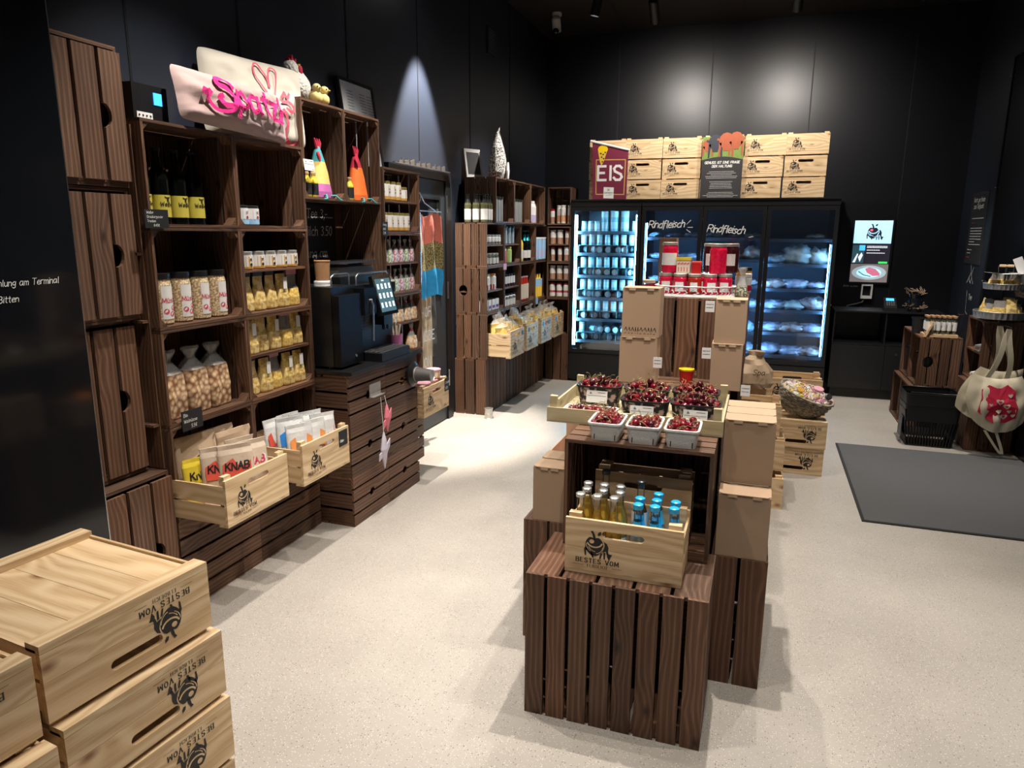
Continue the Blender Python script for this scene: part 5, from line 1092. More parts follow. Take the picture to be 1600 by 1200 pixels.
part(mb, 'print', t); mb = MB(); mb.box(-.037, .032, -.032, .032, .0625, .076, 'snack_yellow'); part(mb, 'lid', t)
t = thing('gift_box', 'small red box right of the cream patterned box', 'box', (-.306, 3.672, zt)); mb = MB(); mb.box(-.02, .024, -.03, .03, 0, .05, 'red_plastic'); part(mb, 'box', t); mb = MB(); mb.box(-.021, .025, -.031, .031, .0505, .058, 'snack_red'); part(mb, 'lid', t)
j_ = jar(.035, .07, 'berry_red', 'kraft', None, name='sweet_jar', glass='clear_glass', lh=.012); j_.put((-.545, 3.74, 1.2935), 0, 'short jar with a pale brown lid left of the pierced tray')
wb = bag(.055, .05, .14, 'seed_mix', 'film', name='gift_bag', hfrac=.35, flat_top=False); wb.put((-.085, 3.72, 1.2935), 0, 'clear gift bag with a pale ribbon right of the pierced tray, front', 'gift bags'); wb.put((-.09, 3.83, 1.2935), 0, 'clear gift bag with a pale ribbon right of the pierced tray, rear', 'gift bags')
j_ = jar(.025, .13, 'honey', 'black_lid', 'white_label', (.3, .7)); j_.put((-.10, 3.93, 1.2935), 0, 'slim jar with black lid right of the tray, left of two', 'slim jars'); j_.put((-.07, 4.05, 1.2935), 0, 'slim jar with black lid right of the tray, rear of two', 'slim jars')
jar(.024, .10, 'white_label', 'white_plastic', 'red_lid', (.1, .4)).put((-.068, 3.98, 1.2935), 0, 'white jar with a red band at the right edge of the tower')
# ---- pine crates right of the centre display
pcR = [Proto(lambda: pine_crate(.38, .188, .29, label='pine crate')) for _ in range(2)]
for (y, xr, n, lb) in ((4.27, .215, 1, 'nearest'), ):
    pcR[0].put((xr - .19, y, 0), 0, 'open pine crate on the floor right of the tower, nearest one')
pcR[1].put((.020, 4.375, .203), 0, 'open pine crate stacked second from the floor, right of the tower')
pcR[0].put((.015, 4.57, 0), 0, 'open pine crate on the floor behind the nearest one right of the tower')
pcR[1].put((-.015, 4.40, .406), 0, 'open pine crate third from the floor right of the tower')
for k in range(3):
    pcR[k % 2].put((-.10, 4.875, .2035 * k), 0, f'open pine crate in the rear stack below the paper bag, {["bottom", "middle", "top"][k]}')
    pcR[(k + 1) % 2].put((.295 - .01 * k, 5.30, .2035 * k), 0, f'open pine crate in the stack behind the wicker basket, {["bottom", "middle", "top"][k]}')
pcQ = Proto(lambda: pine_crate(.375, .188, .29, label='pine crate', prt=-.085))
pcQ.put((.298, 5.27, .1885), 0, 'upside-down pine crate carrying the wicker basket, lower one', rot=(PI, 0, PI))
def flipx(o, x, y, z, h, rz=0): o.location = (x, y, z + h); o.rotation_euler = (0, PI, rz)
o = pcQ.o; flipx(o, .298, 4.985, 0, .1885)
o2 = dup(o, label='upside-down pine crate carrying the wicker basket, upper one'); flipx(o2, .303, 4.975, .1895, .1885)
o['label'] = 'upside-down pine crate on the floor under the wicker basket, lower one'
# wicker basket
t = thing('wicker_basket', 'tilted oval grey wicker basket full of small wrapped goods', 'basket'); Mb = Matrix.Translation((.30, 5.135, .392)) @ Matrix.Rotation(R(20), 4, 'Y') @ Matrix.Rotation(R(12), 4, 'X'); t.matrix_world = Mb
mb = MB(); e = 2.2
mb.loft([(.0, .085, .06, e), (.02, .11, .075, e), (.08, .155, .105, e), (.165, .180, .125, e)], 36, 'wicker', caps=(True, False)); mb.loft([(.165, .174, .119, e), (.06, .13, .085, e)], 36, 'wicker', caps=(False, True)); part(mb, 'basket', t)
mb = MB()
for j in range(11):
    z = .012 + j * .0145; f_ = [(.0, .085, .06), (.02, .11, .075), (.08, .155, .105), (.165, .180, .125)]
    for a in range(3):
        if f_[a][0] <= z <= f_[a + 1][0]: k_ = (z - f_[a][0]) / (f_[a + 1][0] - f_[a][0]); rx, ry = [f_[a][i] + (f_[a + 1][i] - f_[a][i]) * k_ for i in (1, 2)]
    pts = []
    for k in range(41):
        th = 2 * PI * k / 40; w_ = .0035 * (1 if (k + j) % 2 else -1); c_, s_ = math.cos(th), math.sin(th); pts.append(((rx + .002 + w_) * math.copysign(abs(c_) ** (2 / e), c_), (ry + .002 + w_) * math.copysign(abs(s_) ** (2 / e), s_), z))
    mb.tube(pts, .006, 'wicker', 5, caps=False)
part(mb, 'weave', t)
mb = MB(); mb.tube([((.180) * math.copysign(abs(math.cos(2 * PI * k / 36)) ** (2 / e), math.cos(2 * PI * k / 36)), .125 * math.copysign(abs(math.sin(2 * PI * k / 36)) ** (2 / e), math.sin(2 * PI * k / 36)), .167) for k in range(37)], .007, 'wicker', 6, caps=False); part(mb, 'rim', t)
sm = {}
def sachet(m_):
    def fn():
        t = thing('wrapped_sweet', '', 'sweet'); mb = MB(); mb.loft([(-.030, .019, .003, 2), (-.021, .010, .005, 2), (-.016, .017, .014, 2.5), (.016, .017, .014, 2.5), (.021, .010, .005, 2), (.030, .019, .003, 2)], 8, m_); part(mb, 'wrapper', t); return t
    return Proto(fn)
for m_ in ('white_paper', 'cream_paper', 'snack_yellow', 'pink_card', 'kraft_light'): sm[m_] = sachet(m_)
cnm = {'white_paper': 'white', 'cream_paper': 'cream', 'snack_yellow': 'yellow', 'pink_card': 'pink', 'kraft_light': 'pale brown'}
for k in range(150):
    a = rnd.random() * 6.28; r_ = math.sqrt(rnd.random()); m_ = rnd.choice(['white_paper', 'cream_paper', 'cream_paper', 'snack_yellow', 'pink_card', 'kraft_light'])
    p_ = Mb @ Vector((.158 * r_ * math.cos(a), .108 * r_ * math.sin(a), .150 + .035 * (1 - r_ * r_) + rnd.uniform(-.006, .008)))
    lx_, ly_ = r_ * math.cos(a), r_ * math.sin(a)
    sm[m_].put(tuple(p_), 0, f'{cnm[m_]} wrapped sweet in the wicker basket, {"left" if lx_ < -.55 else "centre left" if lx_ < 0 else "centre right" if lx_ < .55 else "right"}, towards the {"front" if ly_ < -.3 else "middle" if ly_ < .3 else "back"}', 'wrapped sweets in the basket', rot=(rnd.uniform(-1.6, 1.6), rnd.uniform(-1, 1), rnd.random() * 6))
def onbasket(pr, x, y, lb, rot=(0, 0, 0)):
    p_ = Mb @ Vector((x, y, .185)); return pr.put(tuple(p_), 0, lb, rot=rot)
onbasket(jar(.026, .03, 'honey', None, None, name='glass_jar'), -.055, -.06, 'small amber glass jar lying among the sweets', (.5, .3, 0)); onbasket(jar(.035, .035, 'white_label', 'pink_card', None, name='round_tin'), .06, .03, 'round white tin with a pink top in the wicker basket', (.3, .2, 0)); onbasket(jar(.022, .03, 'white_label', 'tin_dark', None, name='round_tin'), .125, .0, 'small white tin with a dark lid at the right of the wicker basket', (.9, .3, .3))
# ============================================================ mat
t = thing('door_mat', 'large dark grey floor mat at the right', 'mat', (1.26, 5.07, 0))
mb = MB(); mb.box(-.60, .615, -.82, .78, .0005, .009, 'mat_fabric'); part(mb, 'pile', t)
mb = MB()
for a in ((-.615, -.6005, -.835, .795), (-.60, .615, -.835, -.8205), (-.60, .615, .7805, .795)): mb.box(a[0], a[1], a[2], a[3], .0005, .007, 'mat_edge')
part(mb, 'edging', t)
# ============================================================ right side crates
for k in range(2):
    yc = [7.005, 6.635][k]; nm = ['farther', 'nearer'][k]
    put_crate('RL', dict(w=.36, h=.385, d=.30, side=('z', 4), back=('z', 4), gusset=False, notch=None), (1.215, yc, 0), RW, f'open dark crate on the floor by the right wall, {nm} of two')
    put_crate('RU', dict(w=.36, h=.405, d=.30, side=('z', 4), back=('z', 4), gusset=False, notch=(0, .5, True)), (1.255, yc - .0, .3865), RW, f'open dark crate stacked by the right wall, {nm} of the upper pair')
def basket(w0, d0, h0, tall=False):
    def fn():
        t = thing('shopping_basket', '', 'basket'); mb = MB(); th = .004; a, b2 = .80, .80
        # slotted walls built from rings and ribs
        for s_ in (-1, 1):
            n = 16
            for k in range(n + 1):
                f_ = -1 + 2 * k / n
                mb.tube([(f_ * w0 / 2 * a, s_ * d0 / 2 * b2, .01), (f_ * w0 / 2 * .93, s_ * d0 / 2 * .93, h0 * .62)], .0042, 'black_plastic', 4)
                mb.tube([(s_ * w0 / 2 * a, f_ * d0 / 2 * b2, .01), (s_ * w0 / 2 * .93, f_ * d0 / 2 * .93, h0 * .62)], .0042, 'black_plastic', 4)
        mb.box(-w0 / 2 * a, w0 / 2 * a, -d0 / 2 * b2, d0 / 2 * b2, 0, .010, 'black_plastic'); part(mb, 'ribbed_body', t)
        mb = MB(); z0, z1 = h0 * .6, h0; mb.loft([(z0, w0 / 2 * .94, d0 / 2 * .94, 14), (z1, w0 / 2 * .985, d0 / 2 * .985, 14)], 40, 'black_plastic', caps=(False, False), sm=False); mb.loft([(z1, w0 / 2 * .965, d0 / 2 * .965, 14), (z0, w0 / 2 * .92, d0 / 2 * .92, 14)], 40, 'black_plastic', caps=(False, False), sm=False); part(mb, 'collar', t)
        mb = MB(); mb.loft([(z1 - .006, w0 / 2, d0 / 2, 14), (z1 + .002, w0 / 2, d0 / 2, 14), (z1 + .002, w0 / 2 * .95, d0 / 2 * .95, 14), (z1 - .006, w0 / 2 * .95, d0 / 2 * .95, 14)], 40, 'black_plastic', caps=(False, False), sm=False); part(mb, 'rim', t)
        for s_ in (-1, 1): mb = MB(); yy = s_ * d0 * .47; mb.tube([(-w0 * .40, yy, z1 + .003), (-w0 * .40, yy * .9, z1 + .006), (w0 * .40, yy * .9, z1 + .006), (w0 * .40, yy, z1 + .003)], .006, 'black_plastic', 6); part(mb, 'handle', t)
        return t
    return Proto(fn)
bk = basket(.385, .30, .33)
bk.put((1.31, 6.13, 0), 0, 'black plastic shopping basket on the floor by the mat, lower of the nested stack', 'nested shopping baskets'); bk.put((1.305, 6.13, .085), 0, 'black plastic shopping basket on the floor by the mat, top of the nested stack', 'nested shopping baskets')
t = thing('paper_label', 'grey paper label on the side of the nested baskets', 'label', (1.118, 6.1, .06), RW + .0); mb = MB(); mb.box(-.07, .07, -.002, 0, 0, .16, 'grey_plastic'); part(mb, 'paper', t)
bs = basket(.30, .24, .22)
for (x, y, z, lb) in ((1.375, 7.005, .0125, 'lower pair, farther'), (1.375, 6.635, .0125, 'lower pair, nearer'), (1.415, 6.635, .3995, 'upper pair, nearer')): bs.put((x, y, z), LW, f'small black basket inside the open dark crate, {lb}', 'baskets inside the dark crates')
# test tube stand etc.
t = thing('tube_stand', 'pale wooden stand of corked glass tubes on the dark crates by the right wall', 'stand', (1.40, 6.55, .7925), 0)
mb = MB(); mb.box(-.12, .12, -.08, .08, 0, .022, 'pine'); part(mb, 'base', t)
tb = Proto(lambda: tube_()); 
def tube_():
    t = thing('glass_tube', '', 'tube'); mb = MB(); mb.lathe([(.013, 0), (.015, .006), (.015, .13)], 'clear_glass', 12); part(mb, 'glass', t); mb = MB(); mb.lathe([(.0125, .004), (.0125, .11)], 'seed_mix', 10); part(mb, 'contents', t); mb = MB(); mb.lathe([(.014, .1305), (.016, .145)], 'cork', 10); part(mb, 'cork', t); mb = MB(); mb.loft([(.03, .0158, .0158, 2), (.10, .0158, .0158, 2)], 12, 'white_label', caps=(False, False)); part(mb, 'label', t); return t
for i in range(6):
    for j in range(3): tb.put((1.40 - .095 + .038 * i, 6.50 + .045 * j, .815), rnd.random() * 6, f'corked glass tube of spices, {["front", "middle", "back"][j]} row of the wooden stand, {nth(i, 6)}', 'corked glass tubes')
t = thing('leaning_board', 'small light wooden board leaning beside the glass tubes', 'board', (1.285, 6.50, .7925)); mb = MB(); mb.M = Matrix.Rotation(R(22), 4, 'Y'); mb.box(-.006, .006, -.05, .05, 0, .13, 'pine'); part(mb, 'board', t)
t = thing('black_pot', 'small black pot behind the leaning board', 'pot', (1.285, 6.72, .7925)); mb = MB(); mb.lathe([(.05, 0), (.062, .12), (.066, .12), (.066, .13), (.058, .13), (.05, .01)], 'black_plastic', 18); part(mb, 'pot', t)
t = thing('clear_stand', 'clear sign holder standing behind the glass tubes', 'sign holder', (1.58, 6.60, .7925), -.4); mb = MB(); mb.box(-.06, .06, 0, .004, 0, .22, 'clear_glass'); part(mb, 'panel', t)
# front right crates
t = put_crate('RF0', dict(w=.46, h=.495, d=.29, side=('z', 4), back=('z', 7), front_open=False, gusset=False), (1.55 + .302, 6.25, 0), LW, 'slatted dark crate on the floor under the tote bags')
t = put_crate('RF1', dict(w=.44, h=.475, d=.265, side=('z', 4), back=('z', 4), mid=.22, gusset=False), (1.595, 6.33, .497), RW, 'tall open dark crate carrying the two-tier metal stand')
for (y, z, lb) in ((6.28, .726, 'upper'), (6.30, .511, 'lower')):
    t = thing('packet_bundle', f'bundle of white and rose packets, {lb} one in the crate under the metal stand', 'packets', (1.66, y, z)); mb = MB()
    for k in range(4): mb.M = Matrix.Translation((0, 0, .012 * k)) @ Matrix.Rotation(.3 * k, 4, 'Z'); mb.box(-.045, .045, -.05, .05, 0, .011, ['white_paper', 'pink_card', 'cream_paper', 'white_paper'][k])
    part(mb, 'packet', t)
t = thing('tiered_stand', 'two-tier ribbed zinc stand filled with pasta bags, with a wood-topped handle', 'cake stand', (1.70, 6.18, .9735))
def tier(r, z, h_):
    mb = MB(); n = 60; ring = lambda rr, zz: [((rr + (.0025 if k % 2 else -.0025)) * math.cos(2 * PI * k / n), (rr + (.0025 if k % 2 else -.0025)) * math.sin(2 * PI * k / n), zz) for k in range(n)]
    for (r0, z0), (r1, z1) in (((r, z), (r + .006, z + h_)), ((r + .003, z + h_), (r - .003, z))): mb.add(ring(r0, z0) + ring(r1, z1), [(k, (k + 1) % n, n + (k + 1) % n, n + k) for k in range(n)], 'zinc')
    mb.lathe([(r, z), (r, z + .004)], 'zinc', 40); mb.tube([((r + .006) * math.cos(2 * PI * k / 40), (r + .006) * math.sin(2 * PI * k / 40), z + h_) for k in range(41)], .003, 'zinc', 5, caps=False); part(mb, 'tier', t)
tier(.165, .022, .05); tier(.125, .235, .04)
mb = MB(); mb.tube([(0, 0, .03), (0, 0, .42)], .007, 'black_metal', 8); part(mb, 'pole', t)
mb = MB(); mb.tube([(-.045, 0, .33), (-.05, 0, .40), (.05, 0, .40), (.045, 0, .33)], .004, 'black_metal', 6); mb.tube([(-.045, 0, .405), (.045, 0, .405)], .009, 'pine', 8); part(mb, 'handle', t)
for a in range(3): mb = MB(); mb.ball((.12 * math.cos(a * 2.1 + .3), .12 * math.sin(a * 2.1 + .3), .011), .011, 'black_metal'); part(mb, 'foot', t)
gb = [bag(.085, .06, .13, 'pasta', 'film', hfrac=.6), bag(.085, .06, .14, 'pasta_sticks', 'pasta_sticks', hfrac=.5), bag(.08, .05, .11, 'pasta', 'film', hfrac=.6, card='black_card')]
for i in range(9):
    a = i * .698 + .2; gb[i % 3].put((1.70 + .105 * math.cos(a), 6.18 + .105 * math.sin(a), 1.001), 0, f'bag of yellow pasta on the lower tier of the zinc stand, {["right", "right rear", "rear", "left rear", "left", "left front", "front", "front right", "near right"][i]}', 'pasta bags on the lower tier', rot=(0, 0, a + PI / 2))
for i in range(6):
    a = i * 1.047 + .5; gb[0].put((1.70 + .075 * math.cos(a), 6.18 + .075 * math.sin(a), 1.2145), 0, f'bag of yellow pasta on the upper tier of the zinc stand, {["right rear", "rear", "left rear", "left front", "front", "right front"][i]}', 'pasta bags on the upper tier', rot=(0, 0, a + PI / 2)).scale = (.8, .8, .8)
for i, (dx, dy, rz_, ty) in enumerate(((-.07, -.06, .3, .1), (.02, -.09, -.2, -.05), (.09, -.03, .4, .1))):
    t = thing('paper_card', f'white paper card lying on the upper tier of the zinc stand, {["left", "middle", "right"][i]}', 'paper', (1.70 + dx, 6.18 + dy, 1.325)); mb = MB(); mb.M = Matrix.Rotation(rz_, 4, 'Z') @ Matrix.Rotation(ty, 4, 'Y'); mb.box(-.065, .065, -.045, .045, 0, .001, 'white_paper'); part(mb, 'paper', t)
t = thing('upright_card', 'tall white card standing tilted at the top of the zinc stand', 'paper', (1.80, 6.13, 1.32)); mb = MB(); mb.M = Matrix.Rotation(R(-25), 4, 'Y'); mb.box(-.03, .03, 0, .001, 0, .13, 'white_paper'); part(mb, 'card', t)
# tote bags
def tote(name, label, cx, cy, w_, ztop, zbot, m_, prt=False, lean=0, hand=.28):
    t = thing(name, label, 'bag'); mb = MB()
    def side(s_):
        def f(u, v):
            a = 2 * u - 1; b2 = v; bul = (1 - abs(a) ** 2.4) * (max(0, math.sin(PI * min(1, b2 * .86 + .14))) ** .6)
            wz = w_ / 2 * (.74 + .30 * math.sin(PI * min(1, (1 - b2) * .85 + .05))); 
            x = cx + a * wz + lean * (b2 - .5); z = zbot + (ztop - zbot) * b2 + .10 * a * a * (1 - b2) * .8 - .03 * (1 - a * a) * b2
            n = noise.noise(Vector((a * 2.5, b2 * 3.5, s_ * 5 + cx * 3))) * .022 + noise.noise(Vector((a * 7, b2 * 2.5, cx))) * .010
            return (x, cy + s_ * (.055 * bul) + n * min(1, bul * 2), z)
        return f
    f0 = side(-1); f1 = side(1); mb.grid(f0, 26, 22, m_); mb.grid(lambda u, v: f1(1 - u, v), 26, 22, m_); part(mb, 'body', t)
    for sx in (-1, 1):
        mb = MB(); b0 = Vector(f0(.5 + sx * .2, 1)); top = Vector((cx + .02, cy - .01, ztop + hand)); 
        mb.grid(lambda u, v: b0 + (top - b0) * v + Vector(((u - .5) * .034 + .012 * math.sin(v * 5), -.01 * math.sin(v * PI), 0)), 2, 10, m_, th=.003); part(mb, 'handle', t)
    if prt:
        mb = MB(); P = []
        def pt(x, z): return f0(max(.02, min(.98, .5 + x)), max(.02, min(.98, z)))
        def patch(ol, m2, off):
            c_ = (sum(a for a, _ in ol) / len(ol), sum(b2 for _, b2 in ol) / len(ol)); rings = [ol, [((a + c_[0]) / 2, (b2 + c_[1]) / 2) for a, b2 in ol]]; n = len(ol)
            vs = [pt(a, b2) for r_ in rings for a, b2 in r_] + [pt(*c_)]; vs = [(x, y - off, z) for x, y, z in vs]
            mb.add(vs, [(k, (k + 1) % n, n + (k + 1) % n, n + k) for k in range(n)] + [(n + k, n + (k + 1) % n, 2 * n) for k in range(n)], m2)
        def heart(cx_, cz_, s2): return [(cx_ + s2 * .5 * (16 * math.sin(q) ** 3) / 17, cz_ + s2 * .5 * (13 * math.cos(q) - 5 * math.cos(2 * q) - 2 * math.cos(3 * q)) / 17) for q in [2 * PI * k / 18 for k in range(18)]]
        big = [(-.34, .30), (-.27, .60), (-.28, .76), (-.16, .88), (-.02, .84), (.06, .84), (.18, .90), (.30, .76), (.27, .60), (.31, .44), (.28, .26), (.12, .20), (-.10, .18)]
        patch(big[::-1], 'red_print', .006)
        for cx_, cz_, s2 in ((-.20, .38, .10), (.02, .60, .13), (.12, .52, .12), (.0, .42, .10), (.16, .42, .08), (.20, .70, .09), (.08, .32, .12), (-.12, .52, .07), (.22, .33, .08)): patch(heart(cx_, cz_, s2)[::-1], m_, .011)
        for cx_, cz_, s2 in ((.02, .6, .06), (.12, .52, .05), (.08, .33, .05)): patch(heart(cx_, cz_, s2)[::-1], 'red_print', .015)
        part(mb, 'heart_print', t)
    return t
t = tote('tote_bag', 'cream cotton tote bag with a red hearts print hanging before the right crates', 1.675, 5.86, .38, .62, .20, 'tote_cotton', True, -.04, .33)
mb = MB(); mb.grid(lambda u, v: Vector((1.62 + .09 * math.sin(v * PI * 1.0) * (1 if False else 1) + .07 * v + (u - .5) * .02, 5.84, .21 - .17 * math.sin(v * PI))), 2, 14, 'tote_cotton', th=.003); part(mb, 'strap', t)
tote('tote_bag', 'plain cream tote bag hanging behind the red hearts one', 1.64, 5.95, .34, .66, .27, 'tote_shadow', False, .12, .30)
t = thing('bag_hook', 'dark peg carrying the tote bags on the right crates', 'hook', (1.70, 5.845, .955)); mb = MB(); mb.tube([(0, 0, 0), (0, .26, .0)], .006, 'black_metal', 6); part(mb, 'peg', t)
put_crate('RF2', dict(w=.30, h=.48, d=.22, side=('z', 3), back=('z', 4), front_open=False, gusset=False), (1.64 + .09, 5.92 + .0, 0), PI, 'dark slatted crate at the right edge below the tote bags') if False else None
# ============================================================ foreground pine crates
FA = R(-5.87)
pcG = [Proto(lambda: pine_crate(.425, .178, .49, label='pine crate', prt=-.088, deep=True)) for _ in range(2)]
def fcrate(i, nx, ny, z, label, pr):
    """near corner of the inverted front given; fronts face +X turned by FA"""
    return pr.put((0, 0, 0), 0, label), nx, ny, z
def invert(o, cx, cy, z, h, rz):
    # base centre-front origin; upside down about the front's long axis
    o.location = (cx, cy, z + h); o.rotation_euler = (0, PI, rz)
hh = .178
FR = LW + FA   # local -Y faces +X
def place_inv(pr, px, py, z, label, extra=0):
    o = pr.put((0, 0, 0), 0, label); invert(o, px, py, z, hh, FR + extra); return o
for k in range(4):
    off = [.03, .028, .024, 0][k]
    place_inv(pcG[k % 2], -1.3085 + off, 1.1235 + off * .3, .0005 + .1926 * k + .0145, f'upside-down pine crate at lower left, right-hand stack, {["bottom", "second", "third", "top"][k]}', [.02, -.01, .015, 0][k])
for k in range(4):
    off = [.02, .0, .03, 0][k]
    place_inv(pcG[(k + 1) % 2], -1.330 + off, .672, .0005 + .1926 * k + .0145, f'upside-down pine crate at lower left, left-hand stack cut by the picture edge, {["bottom", "second", "third", "top"][k]}', [.0, .02, -.02, .015][k])
# ============================================================ goods on the left shelves
def row(pr, ys, X, z, rz, what, where, group, jit=.0, axis='y'):
    n = len(ys)
    for i, yv in enumerate(ys):
        j = rnd.uniform(-jit, jit)
        loc = (X + j, yv, z) if axis == 'y' else (yv, X + j, z)
        pr.put(loc, rz + rnd.uniform(-.12, .12), f'{what}, {nth(i, n)} {where}', group)
wine = bottle(.039, .30, 'wine_glass', 'black_lid', 'yellow_label', (.09, .38), name='wine_bottle', text_='Weißer')
row(wine, [2.25, 2.345, 2.44, 2.535], -2.33, 1.6255, LW, 'dark wine bottle with a yellow label', 'of four in the top compartment', 'yellow labelled wine bottles')
p = jar(.034, .09, 'sky', 'tin_dark', 'white_label', (.3, .85), text_='ol', tm='sauce_red')
row(p, [2.775, 2.848], -2.29, 1.6255, LW, 'small jar with a pale blue label', 'of two right of the wine', 'pale blue jars')
p = jar(.044, .205, 'muesli_mix', 'black_lid', 'white_label', (.1, .75), name='muesli_jar', lh=.022, neck=.9, wrap=75, text_='Müsli', tm='red_text')
row(p, [2.27, 2.375, 2.48, 2.585], -2.30, 1.2265, LW, 'tall glass jar of muesli with a white strawberry label', 'of the row of four', 'muesli jars')
p = jar(.037, .082, 'honey', 'silver', 'white_label', (.15, .8), name='honey_jar', wrap=200, text_='m', tm='print_black')
row(p, [2.755, 2.84, 2.925, 3.01, 3.095], -2.27, 1.4245, LW, 'small preserve jar with a white label', 'of the row above the pasta packets', 'white labelled preserve jars')
pk = [bag(.078, .055, .165, 'pasta_sticks', 'pasta', hfrac=.55, card=None, tag_='white_paper'), bag(.078, .055, .16, 'pasta', 'film', hfrac=.55, card='pink_card'), bag(.075, .05, .165, 'pasta_sticks', 'pasta_sticks', hfrac=.5, card='black_card')]
for zi, (z, cards, nm) in enumerate(((1.2265, [2, 2, 2, 0, 1], 'under the preserve jars'), (1.0245, [0, 2, 0, 1, 0], 'on the middle board'), (.8265, [2, 0, 1, 0, 0], 'just above the crate of chips'))):
    for i, k in enumerate(cards):
        pk[k].put((-2.28 + rnd.uniform(-.005, .005), 2.755 + i * .088, z), LW + rnd.uniform(-.1, .1), f'yellow packet of thin pasta, {nth(i, 5)} in the row {nm}', 'pasta packets in the tall left shelf')
nb = bag(.13, .095, .285, 'nut_mix', 'film', name='nut_bag', hfrac=.66, flat_top=False)
row(nb, [2.275, 2.41, 2.54], -2.31, .8265, LW, 'clear bag of mixed nuts', 'of three in the tall left shelf', 'nut bags')
t = jar(.024, .13, 'walnut', 'black_lid', 'white_label', (.08, .4), name='nut_jar').put((-2.35, 2.131, .836), LW, 'slim jar of nuts squeezed in at the left end of the tall shelf')
sign(['Weißer', 'Grauburgunder', 'Trocken', '      8.45€'], .115, .07, (-2.199, 2.19, 1.608), LW, 'small black chalk price sign for the white wine', hs=1.0)
sign(['Bio', 'Walnüsse', '     5.5€'], .115, .085, (-2.212, 2.29, .782), LW, 'small black chalk price sign for walnuts below the nut bags')
# pine crates in the lower row with snacks
pcD = Proto(lambda: pine_crate(.40, .2, .36, label='pine crate'))
pcD.put((-1.965, 2.372, .4175), LW, 'pine crate with the cow logo filled with brown snack bags in the tall left shelf')
pcD.put((-1.965, 2.885, .4175), LW, 'pine crate with the cow logo filled with white, blue and red chip bags')
sb = {'y': pouch(.15, .22, 'snack_yellow', title='KNAB', name='snack_bag'), 'r': pouch(.15, .27, 'kraft_light', title='KNAB', patch='snack_red'), 'k': pouch(.15, .27, 'kraft_light', title='KNAB', tcol='red_text', patch='white_paper'), 'b': pouch(.20, .30, 'kraft', title='o', tcol='print_brown'),
      'w': pouch(.15, .25, 'snack_white', title='o', tcol='print_black', patch='snack_orange'), 'u': pouch(.15, .27, 'snack_white', title='o', patch='snack_blue'), 'x': pouch(.14, .26, 'snack_white', patch='snack_red')}
desc = {'y': 'yellow snack bag with dark lettering', 'r': 'pale snack bag, red patch', 'k': 'pale snack bag, white label', 'b': 'plain brown paper snack bag', 'w': 'white chip bag with orange print', 'u': 'white chip bag with a blue patch', 'x': 'white chip bag with a red patch'}
def snacks(lst, where, group):
    cnt = {}
    for k, x, y, z, tz, tx in lst: cnt[k] = cnt.get(k, 0) + 1
    seen = {}
    for k, x, y, z, tz, tx in lst:
        seen[k] = seen.get(k, 0) + 1
        extra = '' if cnt[k] == 1 else f', number {seen[k]} of its kind from the shelf mouth outwards' if False else (', ' + ['nearest the left side', 'next to the right', 'further to the right', 'farthest right'][min(seen[k] - 1, 3)] if cnt[k] > 1 else '')
        sb[k].put((x, y, z), 0, f'{desc[k]} {where}{extra}', group, rot=(tx, 0, LW + tz))
snacks([('y', -2.17, 2.27, .445, -.35, -.1), ('r', -2.10, 2.30, .442, -.55, -.05), ('r', -2.055, 2.35, .442, -.55, -.05), ('k', -2.03, 2.43, .442, -.35, -.08), ('k', -2.09, 2.44, .442, -.3, -.12), ('b', -2.23, 2.33, .445, -.2, -.1), ('b', -2.22, 2.45, .445, -.1, -.1), ('b', -2.14, 2.47, .442, -.1, -.1)], 'in the left snack crate', 'snack bags in the left pine crate')
snacks([('w', -2.035, 2.785, .442, -.4, -.1), ('w', -2.02, 2.88, .442, -.3, -.1), ('u', -2.10, 2.80, .445, -.5, -.1), ('u', -2.09, 2.90, .445, -.4, -.15), ('x', -2.10, 2.98, .445, -.3, -.1), ('x', -2.03, 2.97, .442, -.5, -.1), ('x', -2.18, 2.79, .445, -.1, -.1), ('w', -2.2, 2.93, .445, -.2, -.1)], 'in the chips crate', 'chip bags in the pine crate')
sign(['Chips'], .075, .08, (-1.962, 3.03, .525), LW, 'small dark chalk sign reading Chips on the corner of a pine crate', hs=.4)
